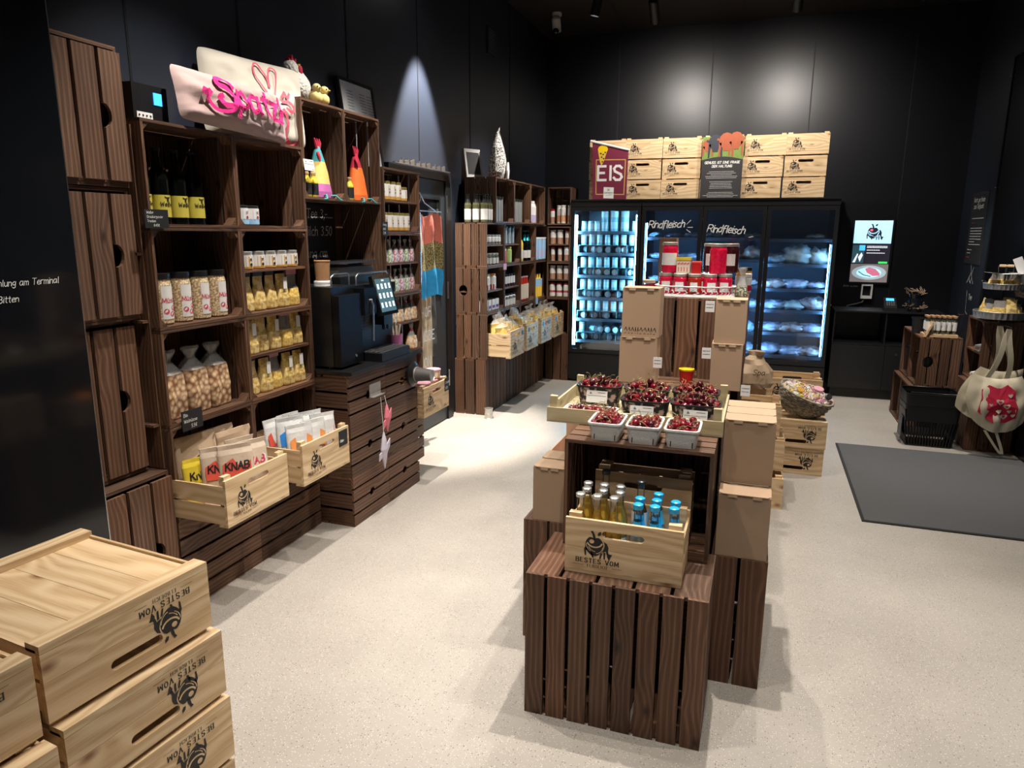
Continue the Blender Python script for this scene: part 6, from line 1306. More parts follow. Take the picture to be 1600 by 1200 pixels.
# top of the tall shelf
t = thing('power_unit', 'black box with a small lit blue display on top of the tall left shelf', 'device', (-2.3, 2.318, 2.011), LW)
mb = MB(); mb.box(-.09, .082, 0, .2, 0, .14, 'black_plastic'); part(mb, 'housing', t)
mb = MB(); mb.box(.012, .052, -.003, -.0003, .07, .115, 'screen_blue'); part(mb, 'display', t)
mb = MB(); mb.box(-.08, -.005, -.006, -.0003, .012, .035, 'white_plastic')
for k in range(4): mb.ball((-.07 + k * .018, -.006, .023), .004, 'black_metal', u=6, v=4)
part(mb, 'label_strip', t)
def pillow(W, H, T, fab, name, label, M0, deco):
    t = thing(name, label, 'cushion'); t.matrix_world = M0
    mb = MB()
    def f(sgn):
        def g(u, v):
            a, b2 = 2 * u - 1, 2 * v - 1; k = (1 - abs(a) ** 2.6) * (1 - abs(b2) ** 2.6); k = max(k, 0) ** .6
            px = a * W / 2 * (1 - .02 * (1 - b2 * b2)) * (1 + .02 * abs(a * b2) ** 3); pz = b2 * H / 2 * (1 - .05 * (1 - a * a))
            q_ = 1 - .07 * (a * b2) ** 6; px *= q_; pz *= q_
            n = noise.noise(Vector((a * 2.2, b2 * 2.2, W * 9))) * .018 + noise.noise(Vector((a * 6, b2 * 5, W * 3))) * .008
            return (px, sgn * (T / 2 * k + n * min(1, k * 2)), pz)
        return g
    fr = f(-1); mb.grid(fr, 40, 28, fab); b_ = f(1); mb.grid(lambda u, v: b_(1 - u, v), 40, 28, fab); part(mb, 'cover', t)
    p = MB(); st0 = p.stroke
    def st(pts, wd, m_, y=0, thin=None):
        out = [pts[0]]
        for a_, b_ in zip(pts[:-1], pts[1:]):
            n_ = max(1, int(math.hypot(b_[0] - a_[0], b_[1] - a_[1]) / .008))
            out += [(a_[0] + (b_[0] - a_[0]) * i_ / n_, a_[1] + (b_[1] - a_[1]) * i_ / n_) for i_ in range(1, n_ + 1)]
        return st0(out, wd, m_, y, thin)
    p.stroke = st; deco(p)
    q = MB(); vs = []
    for x, y, z in p.v:
        a = max(-.98, min(.98, x / W * 2)); b2 = max(-.98, min(.98, z / H * 2)); vs.append((x, fr((a + 1) / 2, (b2 + 1) / 2)[1] - .011, z))
    for mi_, nm in enumerate(p.mats):
        q.add(vs, [f2 for f2, m_ in zip(p.f, p.mi) if m_ == mi_], nm)
    part(q, 'embroidery', t)
def curve(pts, n=6):
    out = []
    P = [pts[0]] + list(pts) + [pts[-1]]
    for i in range(1, len(P) - 2):
        for k in range(n):
            t_ = k / n; a, b2, c_, d_ = P[i - 1], P[i], P[i + 1], P[i + 2]
            out.append(tuple(.5 * ((2 * b2[j]) + (-a[j] + c_[j]) * t_ + (2 * a[j] - 5 * b2[j] + 4 * c_[j] - d_[j]) * t_ ** 2 + (-a[j] + 3 * b2[j] - 3 * c_[j] + d_[j]) * t_ ** 3) for j in (0, 1)))
    out.append(pts[-1]); return out
def d1(p):
    w_ = .021; pk_ = 'pink_felt'
    p.stroke(curve([(-.075, .045), (-.105, .075), (-.15, .068), (-.15, .045), (-.11, .035), (-.075, .005), (-.085, -.03), (-.13, -.035), (-.155, -.01), (-.14, .0)]), w_, pk_)
    p.stroke(curve([(-.21, -.02), (-.17, -.06), (-.10, -.055), (-.07, -.02), (-.062, .01)]), .015, pk_)
    text(p, 'patzl', -.055, -.036, .112, pk_, .0175, 0, slant=.08, sp=1.1); p.stroke(curve([(.235, -.034), (.26, -.03), (.275, .02)]), .016, pk_)
    h_ = [(-.215, -.015), (-.245, .0), (-.235, .02), (-.215, .012), (-.2, .022), (-.188, .005), (-.205, -.025), (-.2, -.045)]
    p.flat(h_ if poly_area(h_) > 0 else h_[::-1], pk_)
def d2(p):
    k_ = 'rose_print'
    p.stroke(curve([(.02, .02), (-.025, .09), (-.03, .14), (-.005, .145), (.03, .09), (.035, .05)]), .008, k_); p.stroke(curve([(.04, .05), (.04, .11), (.06, .145), (.085, .13), (.08, .08), (.065, .03)]), .008, k_)
    p.stroke(curve([(.1, -.01), (.14, -.005), (.17, -.03), (.15, -.05), (.12, -.04)]), .014, k_); p.stroke(curve([(.10, -.05), (.13, -.10), (.12, -.16), (.16, -.2), (.2, -.18)]), .016, k_); p.stroke([(.10, .01), (.12, .04), (.135, .015), (.15, .04)], .012, k_)
def place(x, y, z, yaw, tiltx, roll=0): return Matrix.Translation((x, y, z)) @ Matrix.Rotation(yaw, 4, 'Z') @ Matrix.Rotation(tiltx, 4, 'X') @ Matrix.Rotation(roll, 4, 'Y')
pillow(.66, .225, .13, 'dusty_pink', 'oblong_cushion', 'dusty pink oblong cushion reading Spatzl in raised pink letters', place(-2.225, 2.70, 2.128, LW - .02, R(-12), R(2)), d1)
pillow(.54, .40, .14, 'cream_fabric', 'square_cushion', 'large cream cushion with pink rabbit ears behind the dusty pink one', place(-2.365, 3.02, 2.215, LW - .36, R(-9), R(3)), d2)
# ceramic hen and chicks
t = thing('hen_figure', 'white ruffled hen figure with a red comb on top of the crates', 'figurine', (-2.40, 3.40, 2.2525), LW)
mb = MB(); mb.ball((0, 0, .085), .088, 'ceramic_white', 1.05, .9, .98, 16, 11, .12, 30); mb.ball((-.03, 0, .165), .05, 'ceramic_white', 1, .9, 1.1, 12, 8, .1, 30); part(mb, 'body', t)
mb = MB(); mb.prism(curve([(-.045, .19), (-.055, .225), (-.035, .215), (-.025, .245), (-.01, .215), (.008, .232), (.005, .195)], 3), 'xzy', -.012, .012, 'comb_red'); mb.ball((.0, -.04, .17), .02, 'comb_red', .8, .5, 1.3); part(mb, 'comb', t)
mb = MB(); mb.prism([(.014, .185), (.045, .215), (.035, .16), (.014, .15)], 'xzy', -.01, .01, 'beak_yellow'); part(mb, 'beak', t)
ck = Proto(lambda: chick())
def chick():
    t = thing('chick_figure', '', 'figurine'); mb = MB(); mb.ball((0, 0, .034), .036, 'chick', 1, 1, .95, 12, 8, .1, 30); mb.ball((0, -.01, .078), .024, 'chick'); part(mb, 'body', t)
    mb = MB(); mb.ball((0, -.036, .078), .007, 'beak_yellow', 1, 1.5, .7, 6, 5); part(mb, 'beak', t)
    for s_ in (-1, 1): mb = MB(); mb.ball((s_ * .011, -.029, .084), .004, 'print_black', u=6, v=4); part(mb, 'eye', t)
    return t
ck.put((-2.275, 3.40, 2.2525), LW - .2, 'small yellow chick figure before the ceramic hen, left one', 'chick figures'); ck.put((-2.28, 3.475, 2.2525), LW + .1, 'small yellow chick figure before the ceramic hen, right one', 'chick figures')
# framed poster leaning
t = thing('framed_poster', 'black framed grey poster with small print leaning on the left wall', 'picture'); t.matrix_world = place(-2.43, 4.19, 1.9895, LW, R(-8), R(0))
mb = MB(); W_, H_ = .42, .54
for a in ((-W_ / 2, W_ / 2, 0, .018), (-W_ / 2, W_ / 2, H_ - .018, H_), (-W_ / 2, -W_ / 2 + .018, .018, H_ - .018), (W_ / 2 - .018, W_ / 2, .018, H_ - .018)): mb.box(a[0], a[1], 0, .02, a[2], a[3], 'black_plastic')
part(mb, 'frame', t); mb = MB(); mb.box(-W_ / 2 + .0185, W_ / 2 - .0185, .008, .016, .0185, H_ - .0185, 'photo_grey'); part(mb, 'sheet', t)
mb = MB(); hl = [(-.19, .30), (-.15, .34), (-.11, .31), (-.07, .33), (0, .28), (.08, .28), (.14, .29), (.19, .25), (.19, .12), (.1, .16), (0, .2), (-.1, .22), (-.19, .2)]
mb.flat(hl if poly_area(hl) > 0 else hl[::-1], 'photo_dark', .0075)
for x0 in (-.12, .03, .12):
    for k in range(7): scribble(mb, x0, x0 + .07, .47 - k * .018, .006, 'print_black', .003, .0075)
part(mb, 'print', t)
# fabric hens, oils
def cloth_hen(cols):
    def fn():
        t = thing('fabric_hen', '', 'door stop'); mb = MB()
        secs = [(0, .075, .05, 3, cols[0]), (.03, .078, .052, 2.5, cols[0]), (.07, .07, .048, 2, cols[1]), (.13, .056, .042, 2, cols[1]), (.185, .04, .032, 2, cols[2]), (.24, .022, .02, 2, cols[2]), (.265, .008, .008, 2)]
        mb.loft(secs, 14, cols[0], wob=.008, wf=30); part(mb, 'body', t)
        mb = MB()
        for k in range(3): mb.tube([(-.012 + k * .012, 0, .255), (-.02 + k * .02, 0, .285), (-.03 + k * .022, 0, .305)], [.008, .009, .003], 'comb_red')
        part(mb, 'comb', t); mb = MB(); mb.tube([(-.02, -.012, .23), (-.035, -.03, .21), (-.03, -.03, .185)], [.01, .008, .003], 'comb_red'); part(mb, 'wattle', t)
        for s_ in (-1, 1):
            mb = MB(); mb.tube([(s_ * .03, -.045, .01), (s_ * .045, -.07, .012), (s_ * .06, -.085, -.01), (s_ * .085, -.082, -.012)], .005, cols[3]); part(mb, 'leg', t)
        return t
    return fn
o = cloth_hen(['plum_cloth', 'yellow_cloth', 'teal_cloth', 'teal_cloth'])(); o.location = (-2.29, 3.42, 1.778); o.rotation_euler[2] = LW; tag(o, 'teal, yellow and plum fabric hen sitting in the crate above the coffee machine')
o = cloth_hen(['orange_cloth', 'orange_cloth', 'comb_red', 'teal_cloth'])(); o.location = (-2.29, 3.80, 1.778); o.rotation_euler[2] = LW; tag(o, 'orange fabric hen sitting in the crate above the coffee machine')
oil = bottle(.024, .125, 'oil', 'cork', 'print_black', (.08, .55), shoulder=.6, neck_r=.45, name='oil_bottle')
oil.put((-2.25, 3.245, 1.775), LW, 'small bottle of yellow oil with black label, left of the pair by the teal hen', 'oil bottles'); oil.put((-2.25, 3.305, 1.775), LW, 'small bottle of yellow oil with black label, right of the pair by the teal hen', 'oil bottles'); oil.put((-2.25, 3.655, 1.775), LW, 'small bottle of yellow oil with black label beside the orange hen', 'oil bottles')
card(.085, .055, (-2.195, 3.20, 1.90), LW, 'white paper price card hanging at the corner of the tall shelf', R(-8))
sign(['Honig', 'mild', '5,9€'], .065, .085, (-2.212, 3.985, 1.575), LW, 'small black chalk price sign beside the honey jars')
# blackboard
t = thing('blackboard', 'blackboard with chalk coffee prices behind the coffee machine', 'blackboard', (-2.47, 3.46, 1.30), LW)
mb = MB(); mb.box(-.245, .37, 0, .02, 0, .455, 'slate'); part(mb, 'board', t)
mb = MB(); text(mb, 'Espresso/Tee 3,-', -.20, .375, .050, 'chalk', .0048, -.001, slant=.12, sp=1.0); text(mb, 'mit Milch 3.50', -.075, .275, .052, 'chalk', .0048, -.001, slant=.12, sp=1.0); text(mb, 'Zahlung am', -.06, .15, .050, 'chalk', .0048, -.001, slant=.12, sp=1.0); text(mb, 'Terminal', -.0, .065, .048, 'chalk', .0048, -.001, slant=.12, sp=1.0); part(mb, 'chalk_writing', t)
# third column goods
p = jar(.030, .115, 'honey', 'gold_lid', 'white_label', (.2, .85), name='honey_jar', wrap=200, text_='m'); p2 = jar(.032, .09, 'honey', 'gold_lid', 'white_label', (.2, .8), name='honey_jar', wrap=200)
row(p, [4.035, 4.107, 4.18, 4.252], -2.27, 1.7945, LW, 'tall gold lidded honey jar', 'on the upper board of the column by the door', 'gold lidded honey jars'); p2.put((-2.27, 4.33, 1.7945), LW, 'short gold lidded honey jar at the right end of the upper board')
row(p, [4.06, 4.135, 4.21, 4.285, 4.36], -2.27, 1.604, LW, 'gold lidded honey jar', 'on the board behind the small chalk sign', 'gold lidded honey jars')
cb = [bag(.055, .04, .15, 'candy_mix', 'film', name='sweet_bag', hfrac=.55, flat_top=False, tie='pink_card'), bag(.055, .04, .15, 'candy_green', 'film', name='sweet_bag', hfrac=.55, flat_top=False)]
for z, ks, nm in ((1.402, (0, 1, 0, 0, 1, 0), 'upper sweets board'), (1.213, (0, 0, 1, 0, 1, 0), 'lower sweets board')):
    for i, k in enumerate(ks): cb[k].put((-2.265, 4.04 + i * .075, z), LW, f'small clear bag of {"pink" if k == 0 else "green"} and white sweets, {nth(i, 6)} on the {nm}', 'bags of sweets')
kb = bag(.085, .06, .17, 'cookie_mix', 'film', name='biscuit_bag', hfrac=.5, flat_top=False, tie='red_lid')
row(kb, [4.12, 4.225, 4.33, 4.42], -2.27, 1.008, LW, 'clear bag of biscuits with a red ribbon', 'beside the coffee machine screen', 'biscuit bags')
kb.put((-2.25, 4.37, .8135), LW, 'clear bag of biscuits with a red ribbon standing beside the pink candle', 'biscuit bags'); kb.put((-2.33, 4.27, .8135), LW, 'clear bag of biscuits with a red ribbon standing behind the pink candle', 'biscuit bags')
t = thing('candle_pot', 'pink pot holding pale sticks beside the coffee machine', 'pot', (-2.13, 3.93, .873), 0)
mb = MB(); mb.lathe([(.038, 0), (.042, .1), (.038, .1), (.036, .03)], 'candle_pink', 16); part(mb, 'pot', t)
for k, (a, b2, h_) in enumerate(((-.015, 0, .17), (.01, .01, .16), (.005, -.015, .18), (-.005, .015, .15))): mb = MB(); mb.tube([(a * .5, b2 * .5, .04), (a * 2, b2 * 2, h_)], .007, 'cream_paper'); part(mb, 'stick', t)
pc = Proto(lambda: pine_crate(.39, .195, .36, label='pine crate'))
pc.put((-1.99, 4.213, .4175), LW, 'pine crate with the cow logo holding stacked tubs beside the dark door')
tub = jar(.05, .06, 'cookie_mix', 'pink_card', None, name='plastic_tub', cat='tub', lh=.01, neck=1.0)
k = 0
for (x, y, z) in ((-2.06, 4.10, .444), (-2.06, 4.21, .444), (-2.06, 4.32, .444), (-2.17, 4.15, .444), (-2.17, 4.26, .444), (-2.06, 4.12, .505), (-2.06, 4.23, .505), (-2.06, 4.34, .505), (-2.06, 4.15, .567), (-2.06, 4.26, .567), (-2.07, 4.35, .567), (-2.06, 4.31, .63)):
    tub.put((x, y, z), LW, f'small clear tub with a coral lid in the pine crate by the door, {["bottom", "second", "third", "top"][int((z - .44) / .06)]} layer', 'coral lidded tubs'); k += 1
sign(['Crumble', '5,5€'], .07, .09, (-1.987, 4.375, .53), LW, 'small dark chalk sign on the pine crate of coral lidded tubs', hs=.8)
# towels
def drape(name, label, Y0, Y1, ztop, zbot, X, mats, amp=.02, nf=4, flare=1.0):
    t = thing(name, label, 'towel'); mb = MB()
    def f(u, v):
        y = Y0 + (Y1 - Y0) * (.5 + (u - .5) * (1 - (flare - 1) * -(1 - v)) if False else u); yc = (Y0 + Y1) / 2; s_ = flare + (1 - flare) * v; y = yc + (y - yc) * s_
        return (X + amp * math.sin(u * nf * 2 * PI + v * 2) * (1 - .5 * v) + .01 * noise.noise(Vector((u * 4, v * 5, X))), y, zbot + (ztop - zbot) * v - .015 * math.sin(u * 7))
    mb.grid(f, 28, 24, mats[0], th=.004, matfn=lambda u, v: mats[min(len(mats) - 1, int((1 - v) * len(mats)))] if len(mats) > 1 else mats[0]) ; part(mb, 'cloth', t); return t
drape('hanging_tea_towel', 'tea towel in coral, khaki and blue bands hanging by the door', 4.66, 4.98, 1.72, 1.13, -2.30, ['coral_cloth', 'khaki_cloth', 'azure_cloth'], .018, 2, .62 + .6)
t = drape('linen_towel', 'long cream cloth with pale lettering hanging below the coloured towel', 4.66, 4.92, 1.20, .42, -2.37, ['linen'], .02, 3, 1.05)
for s_, x_, z_ in (('HOF', 4.70, .98), ('LIEBE', 4.68, .80), ('ON', 4.74, .6)):
    mb = MB(); mb.M = Matrix.Translation((-2.335, 0, 0)) @ Matrix.Rotation(PI / 2, 4, 'Z'); text(mb, s_, x_, z_, .07, 'white_paper', .010, 0); part(mb, 'lettering', t)
drape('dark_apron', 'charcoal apron hanging against the dark door', 4.98, 5.22, 1.15, .60, -2.470, ['charcoal_cloth'], .009, 2, 1.15)
t = thing('hanging_rod', 'thin metal rod holding the towels beside the door', 'rail')
mb = MB(); mb.tube([(-2.225, 4.49, 1.86), (-2.29, 4.70, 1.80), (-2.30, 4.93, 1.74)], .004, 'steel'); mb.tube([(-2.30, 4.60, 1.745), (-2.30, 5.0, 1.745)], .004, 'steel'); part(mb, 'rod', t)
t = thing('hanging_bag', 'small clear bag with a gold top hanging over the towels', 'bag', (-2.27, 4.55, 1.46), LW)
mb = MB(); mb.loft([(0, .03, .02, 3), (.1, .032, .022, 3), (.2, .02, .015, 2), (.27, .03, .015, 2)], 10, 'white_label', wob=.006); part(mb, 'bag', t)
mb = MB(); mb.tube([(0, 0, .265), (0, -.025, .38)], .002, 'white_plastic', 5); part(mb, 'string', t)
# ---- coffee machine
t = thing('coffee_machine', 'large black coffee machine with tilted touch screen on the counter', 'coffee machine', (0, 0, 0))
mb = MB(); mb.box(-2.44, -2.13, 3.23, 3.46, .885, 1.31, 'black_metal'); part(mb, 'milk_cooler', t)
mb = MB(); mb.box(-2.128, -2.085, 3.235, 3.46, .885, 1.265, 'satin_black'); part(mb, 'cooler_door', t)
mb = MB(); mb.lathe([(.008, 0), (.008, .006)], 'steel', 10); q = part(mb, 'lock', t); q.location = (-2.084, 3.38, .93); q.rotation_euler = (0, R(90), 0)
mb = MB(); mb.box(-2.45, -2.15, 3.462, 3.93, .885, 1.30, 'black_plastic'); part(mb, 'body', t)
mb = MB(); mb.box(-2.149, -2.07, 3.47, 3.60, 1.14, 1.29, 'black_gloss'); mb.box(-2.149, -2.12, 3.602, 3.92, 1.24, 1.30, 'black_gloss'); part(mb, 'head', t)
mb = MB(); mb.box(-2.149, -2.144, 3.50, 3.66, .98, 1.14, 'tin_dark')
for a in range(9):
    for b2 in range(6): mb.box(-2.1435, -2.1425, 3.505 + b2 * .025, 3.505 + b2 * .025 + .014, .985 + a * .017, .989 + a * .017, 'grey_plastic')
part(mb, 'perforated_panel', t)
mb = MB(); mb.tube([(-2.09, 3.52, 1.22), (-2.06, 3.53, 1.225), (-2.055, 3.535, 1.19), (-2.06, 3.535, .99)], .006, 'steel', 8); part(mb, 'steam_spout', t)
mb = MB(); mb.M = Matrix.Translation((-2.06, 3.74, 1.12)) @ Matrix.Rotation(LW, 4, 'Z') @ Matrix.Rotation(R(-14), 4, 'X')
mb.box(-.105, .105, 0, .025, 0, .235, 'black_gloss'); sc = part(mb, 'touch_screen', t)
m2 = MB(); m2.M = mb.M.copy(); m2.box(-.088, .088, -.0015, -.0005, .02, .215, 'screen_teal')
for a in range(3):
    for b2 in range(4):
        x = -.066 + b2 * .044; z = .045 + a * .055; m2.box(x - .009, x + .009, -.003, -.002, z, z + .03, 'screen_white'); m2.box(x - .003, x + .003, -.0035, -.0025, z + .008, z + .02, 'screen_teal')
text(m2, 'MENU', 0, .2, .008, 'screen_white', .0015, -.003, align='c')
for nm, me_ in (('display', m2),): o2 = me_.build(nm, sc); ALLK.setdefault(sc.name, []).append(o2)
mb = MB(); mb.box(-2.143, -2.08, 3.70, 3.80, 1.06, 1.14, 'black_plastic'); mb.tube([(-2.10, 3.73, 1.06), (-2.10, 3.73, 1.03)], .012, 'black_plastic'); mb.tube([(-2.10, 3.77, 1.06), (-2.10, 3.77, 1.03)], .012, 'black_plastic'); part(mb, 'spout', t)
mb = MB(); mb.box(-2.148, -2.0, 3.52, 3.86, .8735, .92, 'black_plastic')
for k in range(12): mb.box(-2.14 + k * .0115, -2.136 + k * .0115, 3.53, 3.85, .9205, .925, 'steel' if k % 3 == 0 else 'grey_plastic')
part(mb, 'drip_tray', t)
for x, y in ((-2.42, 3.25), (-2.16, 3.25), (-2.42, 3.90), (-2.16, 3.9)): mb = MB(); mb.lathe([(.018, 0), (.018, .0115)], 'black_plastic', 8); q = part(mb, 'foot', t); q.location = (x, y, .873)
mb = MB(); mb.tube([(-2.15, 3.27, 1.312), (-2.15, 3.27, 1.36), (-2.15, 3.30, 1.375), (-2.15, 3.43, 1.375), (-2.15, 3.445, 1.36), (-2.15, 3.445, 1.312)], .005, 'steel', 8); part(mb, 'rail', t)
mb = MB(); mb.tube([(-2.15, 3.52, 1.302), (-2.15, 3.52, 1.35), (-2.15, 3.54, 1.365), (-2.15, 3.86, 1.365), (-2.15, 3.88, 1.35), (-2.15, 3.88, 1.302)], .005, 'steel', 8); part(mb, 'rail', t)
mb = MB(); mb.box(-2.42, -2.22, 3.47, 3.88, 1.302, 1.345, 'black_plastic'); mb.box(-2.42, -2.22, 3.47, 3.88, 1.42, 1.432, 'hopper'); part(mb, 'hopper_frame', t)
mb = MB(); mb.box(-2.415, -2.225, 3.475, 3.875, 1.3455, 1.4195, 'clear_glass'); part(mb, 'bean_hopper', t)
mb = MB(); mb.box(-2.40, -2.24, 3.49, 3.86, 1.347, 1.40, 'beans'); part(mb, 'hopper_filling', t)
cup = Proto(lambda: paper_cup('cup_brown'))
def paper_cup(m_):
    t = thing('paper_cup', '', 'cup'); mb = MB(); mb.lathe([(.026, 0), (.038, .1), (.041, .1), (.041, .104), (.036, .104), (.025, .006)], m_, 16, caps=(True, True)); part(mb, 'cup', t)
    return t
t = thing('cup_stack', 'stack of brown paper cups with white lids on the coffee machine', 'cups', (-2.22, 3.30, 1.3125))
mb = MB(); mb.lathe([(.036, .03), (.042, .13), (.044, .13), (.044, .135)], 'cup_brown', 18); part(mb, 'cup', t)
mb = MB(); mb.lathe([(.048, 0), (.048, .008), (.044, .012), (.048, .014), (.048, .024), (.04, .029)], 'white_plastic', 18); part(mb, 'lid', t)
# cup dispenser on the counter side
t = thing('cup_dispenser', 'round black dispenser with a grey paper cup sticking out on the counter side', 'dispenser', (-2.006, 3.895, .735), LW)
mb = MB(); mb.M = Matrix.Rotation(R(90), 4, 'X'); mb.lathe([(.075, 0), (.078, .012), (.055, .03), (.05, .03)], 'black_plastic', 22); part(mb, 'ring', t)
mb = MB(); mb.M = Matrix.Rotation(R(90), 4, 'X'); mb.lathe([(.046, .031), (.034, .135)], 'cup_dark', 20, caps=(True, False)); mb.lathe([(.034, .1355), (.036, .14), (.033, .141), (.032, .137)], 'silver', 20); mb.lathe([(.0475, .031), (.0475, .037)], 'silver', 20); part(mb, 'cup', t)
# hook with two fabric fish/birds
t = thing('acrylic_holder', 'small clear bar holder fixed to the slatted crates with hanging ornaments', 'holder', (-2.0, 3.44, .70), LW)
mb = MB(); mb.box(-.075, .045, -.03, -.026, 0, .006, 'film'); mb.box(-.075, .045, -.026, -.001, 0, .003, 'film'); mb.box(-.075, .045, -.004, -.001, .003, .07, 'film'); part(mb, 'bracket', t)
def ornament(m_, label, y, z, s_, string):
    t = thing('fabric_bird', label, 'ornament', (-1.955, y, z), LW)
    mb = MB(); mb.loft([(-.11 * s_, .004, .003, 2), (-.06 * s_, .018 * s_, .012, 2), (-.01 * s_, .028 * s_, .016, 2), (.04 * s_, .016 * s_, .012, 2), (.075 * s_, .005, .004, 2)], 10, m_); part(mb, 'body', t)
    mb = MB(); mb.prism([(.02, 0), (.06 * s_, .035), (.055 * s_, -.01), (.03, -.045)], 'xzy', -.003, .003, m_); mb.prism([(-.02, -.02), (-.045 * s_, -.03), (-.05 * s_, -.07), (-.015, -.05)], 'xzy', -.003, .003, m_); part(mb, 'wing', t)
    mb = MB(); mb.tube([(0, 0, .07 * s_), (0, .012, string)], .0015, 'white_plastic', 5); part(mb, 'string', t)
ornament('fish_pink', 'pink fabric bird hanging on a string by the slatted crates', 3.475, .575, .85, .115)
ornament('fish_lilac', 'pale lilac fabric bird hanging lowest on a string by the slatted crates', 3.43, .40, 1.15, .29)
# ---- far shelf goods
def frow(pr, ys, z, what, where, group, X=-2.27): row(pr, ys, X, z, LW, what, where, group)
p = bottle(.030, .235, 'olive_glass', 'black_lid', 'white_label', (.10, .48), shoulder=.62, neck_r=.42, neck_label='black_lid')
for i in range(7): p.put((-2.25 - .075 * (i // 3), 5.76 + .058 * (i % 3), 1.6795), LW, f'squat oil bottle on the end ledge of the far shelf, {["front", "middle", "back"][i // 3]} row, {["left", "centre", "right"][i % 3]}', 'bottles on the ledge')
p = jar(.032, .215, 'tin_grey', 'tin_dark', None, name='tall_tin', cat='tin', lh=.018, neck=.98)
frow(p, [5.98, 6.05, 6.12, 6.19], 1.6935, 'tall grey tin', 'of the first group in the top row', 'tall grey tins'); frow(p, [6.465, 6.532, 6.60, 6.667, 6.734], 1.6935, 'tall grey tin', 'of the second group in the top row', 'tall grey tins')
p = bottle(.038, .20, 'white_label', 'black_lid', 'lilac', (.05, .4), shoulder=.8, neck_r=.5); frow(p, [6.98, 7.08, 7.18], 1.6935, 'white and violet bottle', 'of three in the top row', 'white and violet bottles')
p = jar(.036, .085, 'white_label', 'silver', 'print_black', (.1, .3)); frow(p, [5.79, 5.875, 5.96, 6.04, 6.12], 1.493, 'small white jar with a dark band', 'in the upper row nearest the door', 'small white jars')
p = jar(.038, .10, 'olive_glass', 'silver', 'white_label', (.1, .6)); frow(p, [5.79, 5.88, 5.97, 6.06], 1.319, 'small dark jar with a white label', 'below the small white jars', 'small dark jars')
p = jar(.040, .16, 'tin_grey', 'tin_dark', None, name='tea_tin', cat='tin', neck=1); frow(p, [6.28, 6.38, 6.48], 1.493, 'grey tin', 'of three in the upper row of the second column', 'grey tins')
jar(.038, .13, 'red_tin', 'white_plastic', None, name='drink_can', cat='can', neck=.9).put((-2.27, 6.27, 1.319), LW, 'red can beside the green tin in the far left shelf'); jar(.05, .15, 'green_tin', 'gold_lid', None, name='tea_tin', cat='tin').put((-2.27, 6.38, 1.319), LW, 'green tin beside the red can in the far left shelf')
bottle(.042, .29, 'orange_drink', 'white_plastic', 'white_label', (.08, .4)).put((-2.27, 6.75, 1.319), LW, 'orange liqueur bottle with a white label in the third column')
p = bottle(.040, .30, 'wine_glass', 'teal_foil', 'white_label', (.1, .35), neck_label='teal_foil'); frow(p, [6.90, 7.0], 1.319, 'dark wine bottle with teal foil', 'of the two beside the orange liqueur', 'teal topped wine bottles')
p = jar(.055, .23, 'sky', 'screen_sky' if False else 'white_plastic', 'lilac', (.1, .45), name='blue_carton', cat='carton', neck=1); frow(p, [7.22, 7.36, 7.49], 1.319, 'pale blue tub', 'of three in the fourth column', 'pale blue tubs')
p = jar(.062, .145, 'white_label', 'green_tin', 'sauce_red', (.05, .35)); p.put((-2.29, 5.83, 1.097), LW, 'wide preserve jar with a green lid in the far left shelf'); p = jar(.062, .145, 'white_label', 'orange_label', 'sauce_red', (.05, .35)); p.put((-2.29, 5.98, 1.097), LW, 'wide preserve jar with an orange lid in the far left shelf')
p = jar(.028, .12, 'dark_jam', 'black_lid', 'white_label', (.25, .8)); frow(p, [6.25, 6.325, 6.40, 6.475, 6.55], 1.097, 'small dark bottle with a pale label', 'of five in the second column', 'small dark bottles')
p = Proto(lambda: carton('pink_card' if False else 'white_label', .085, .085, .095))
def carton(m_, w_, d_, h_, band='purple_card'):
    t = thing('small_carton', '', 'carton'); mb = MB(); mb.box(-w_ / 2, w_ / 2, -d_ / 2, d_ / 2, 0, h_, m_); part(mb, 'box', t); mb = MB(); mb.box(-w_ * .4, w_ * .4, -d_ / 2 - .001, -d_ / 2 - .0003, h_ * .2, h_ * .45, band); part(mb, 'label', t); return t
frow(p, [5.79, 5.885, 5.98, 6.075], .918, 'small white carton with a violet label', 'of the lower row nearest the door', 'small white cartons', -2.29)
p = jar(.04, .115, 'white_label', 'black_lid', 'print_black', (.55, .75)); frow(p, [6.25, 6.345, 6.44, 6.53], .918, 'white tin with black lid', 'of the lower row in the second column', 'white tins with black lids')
p = bottle(.034, .25, 'sauce_red', 'pink_card', 'cream_paper', (.1, .7), shoulder=.7, neck_r=.6); frow(p, [6.72, 6.80, 6.88, 6.96], .918, 'bottle with cream label and red print', 'of four in the third column', 'cream labelled bottles')
p = bottle(.030, .26, 'orange_drink', 'black_lid', 'sky', (.45, .75)); frow(p, [7.21, 7.29, 7.37, 7.45], .918, 'slim bottle with a sky blue label', 'of four in the fourth column', 'slim blue labelled bottles')
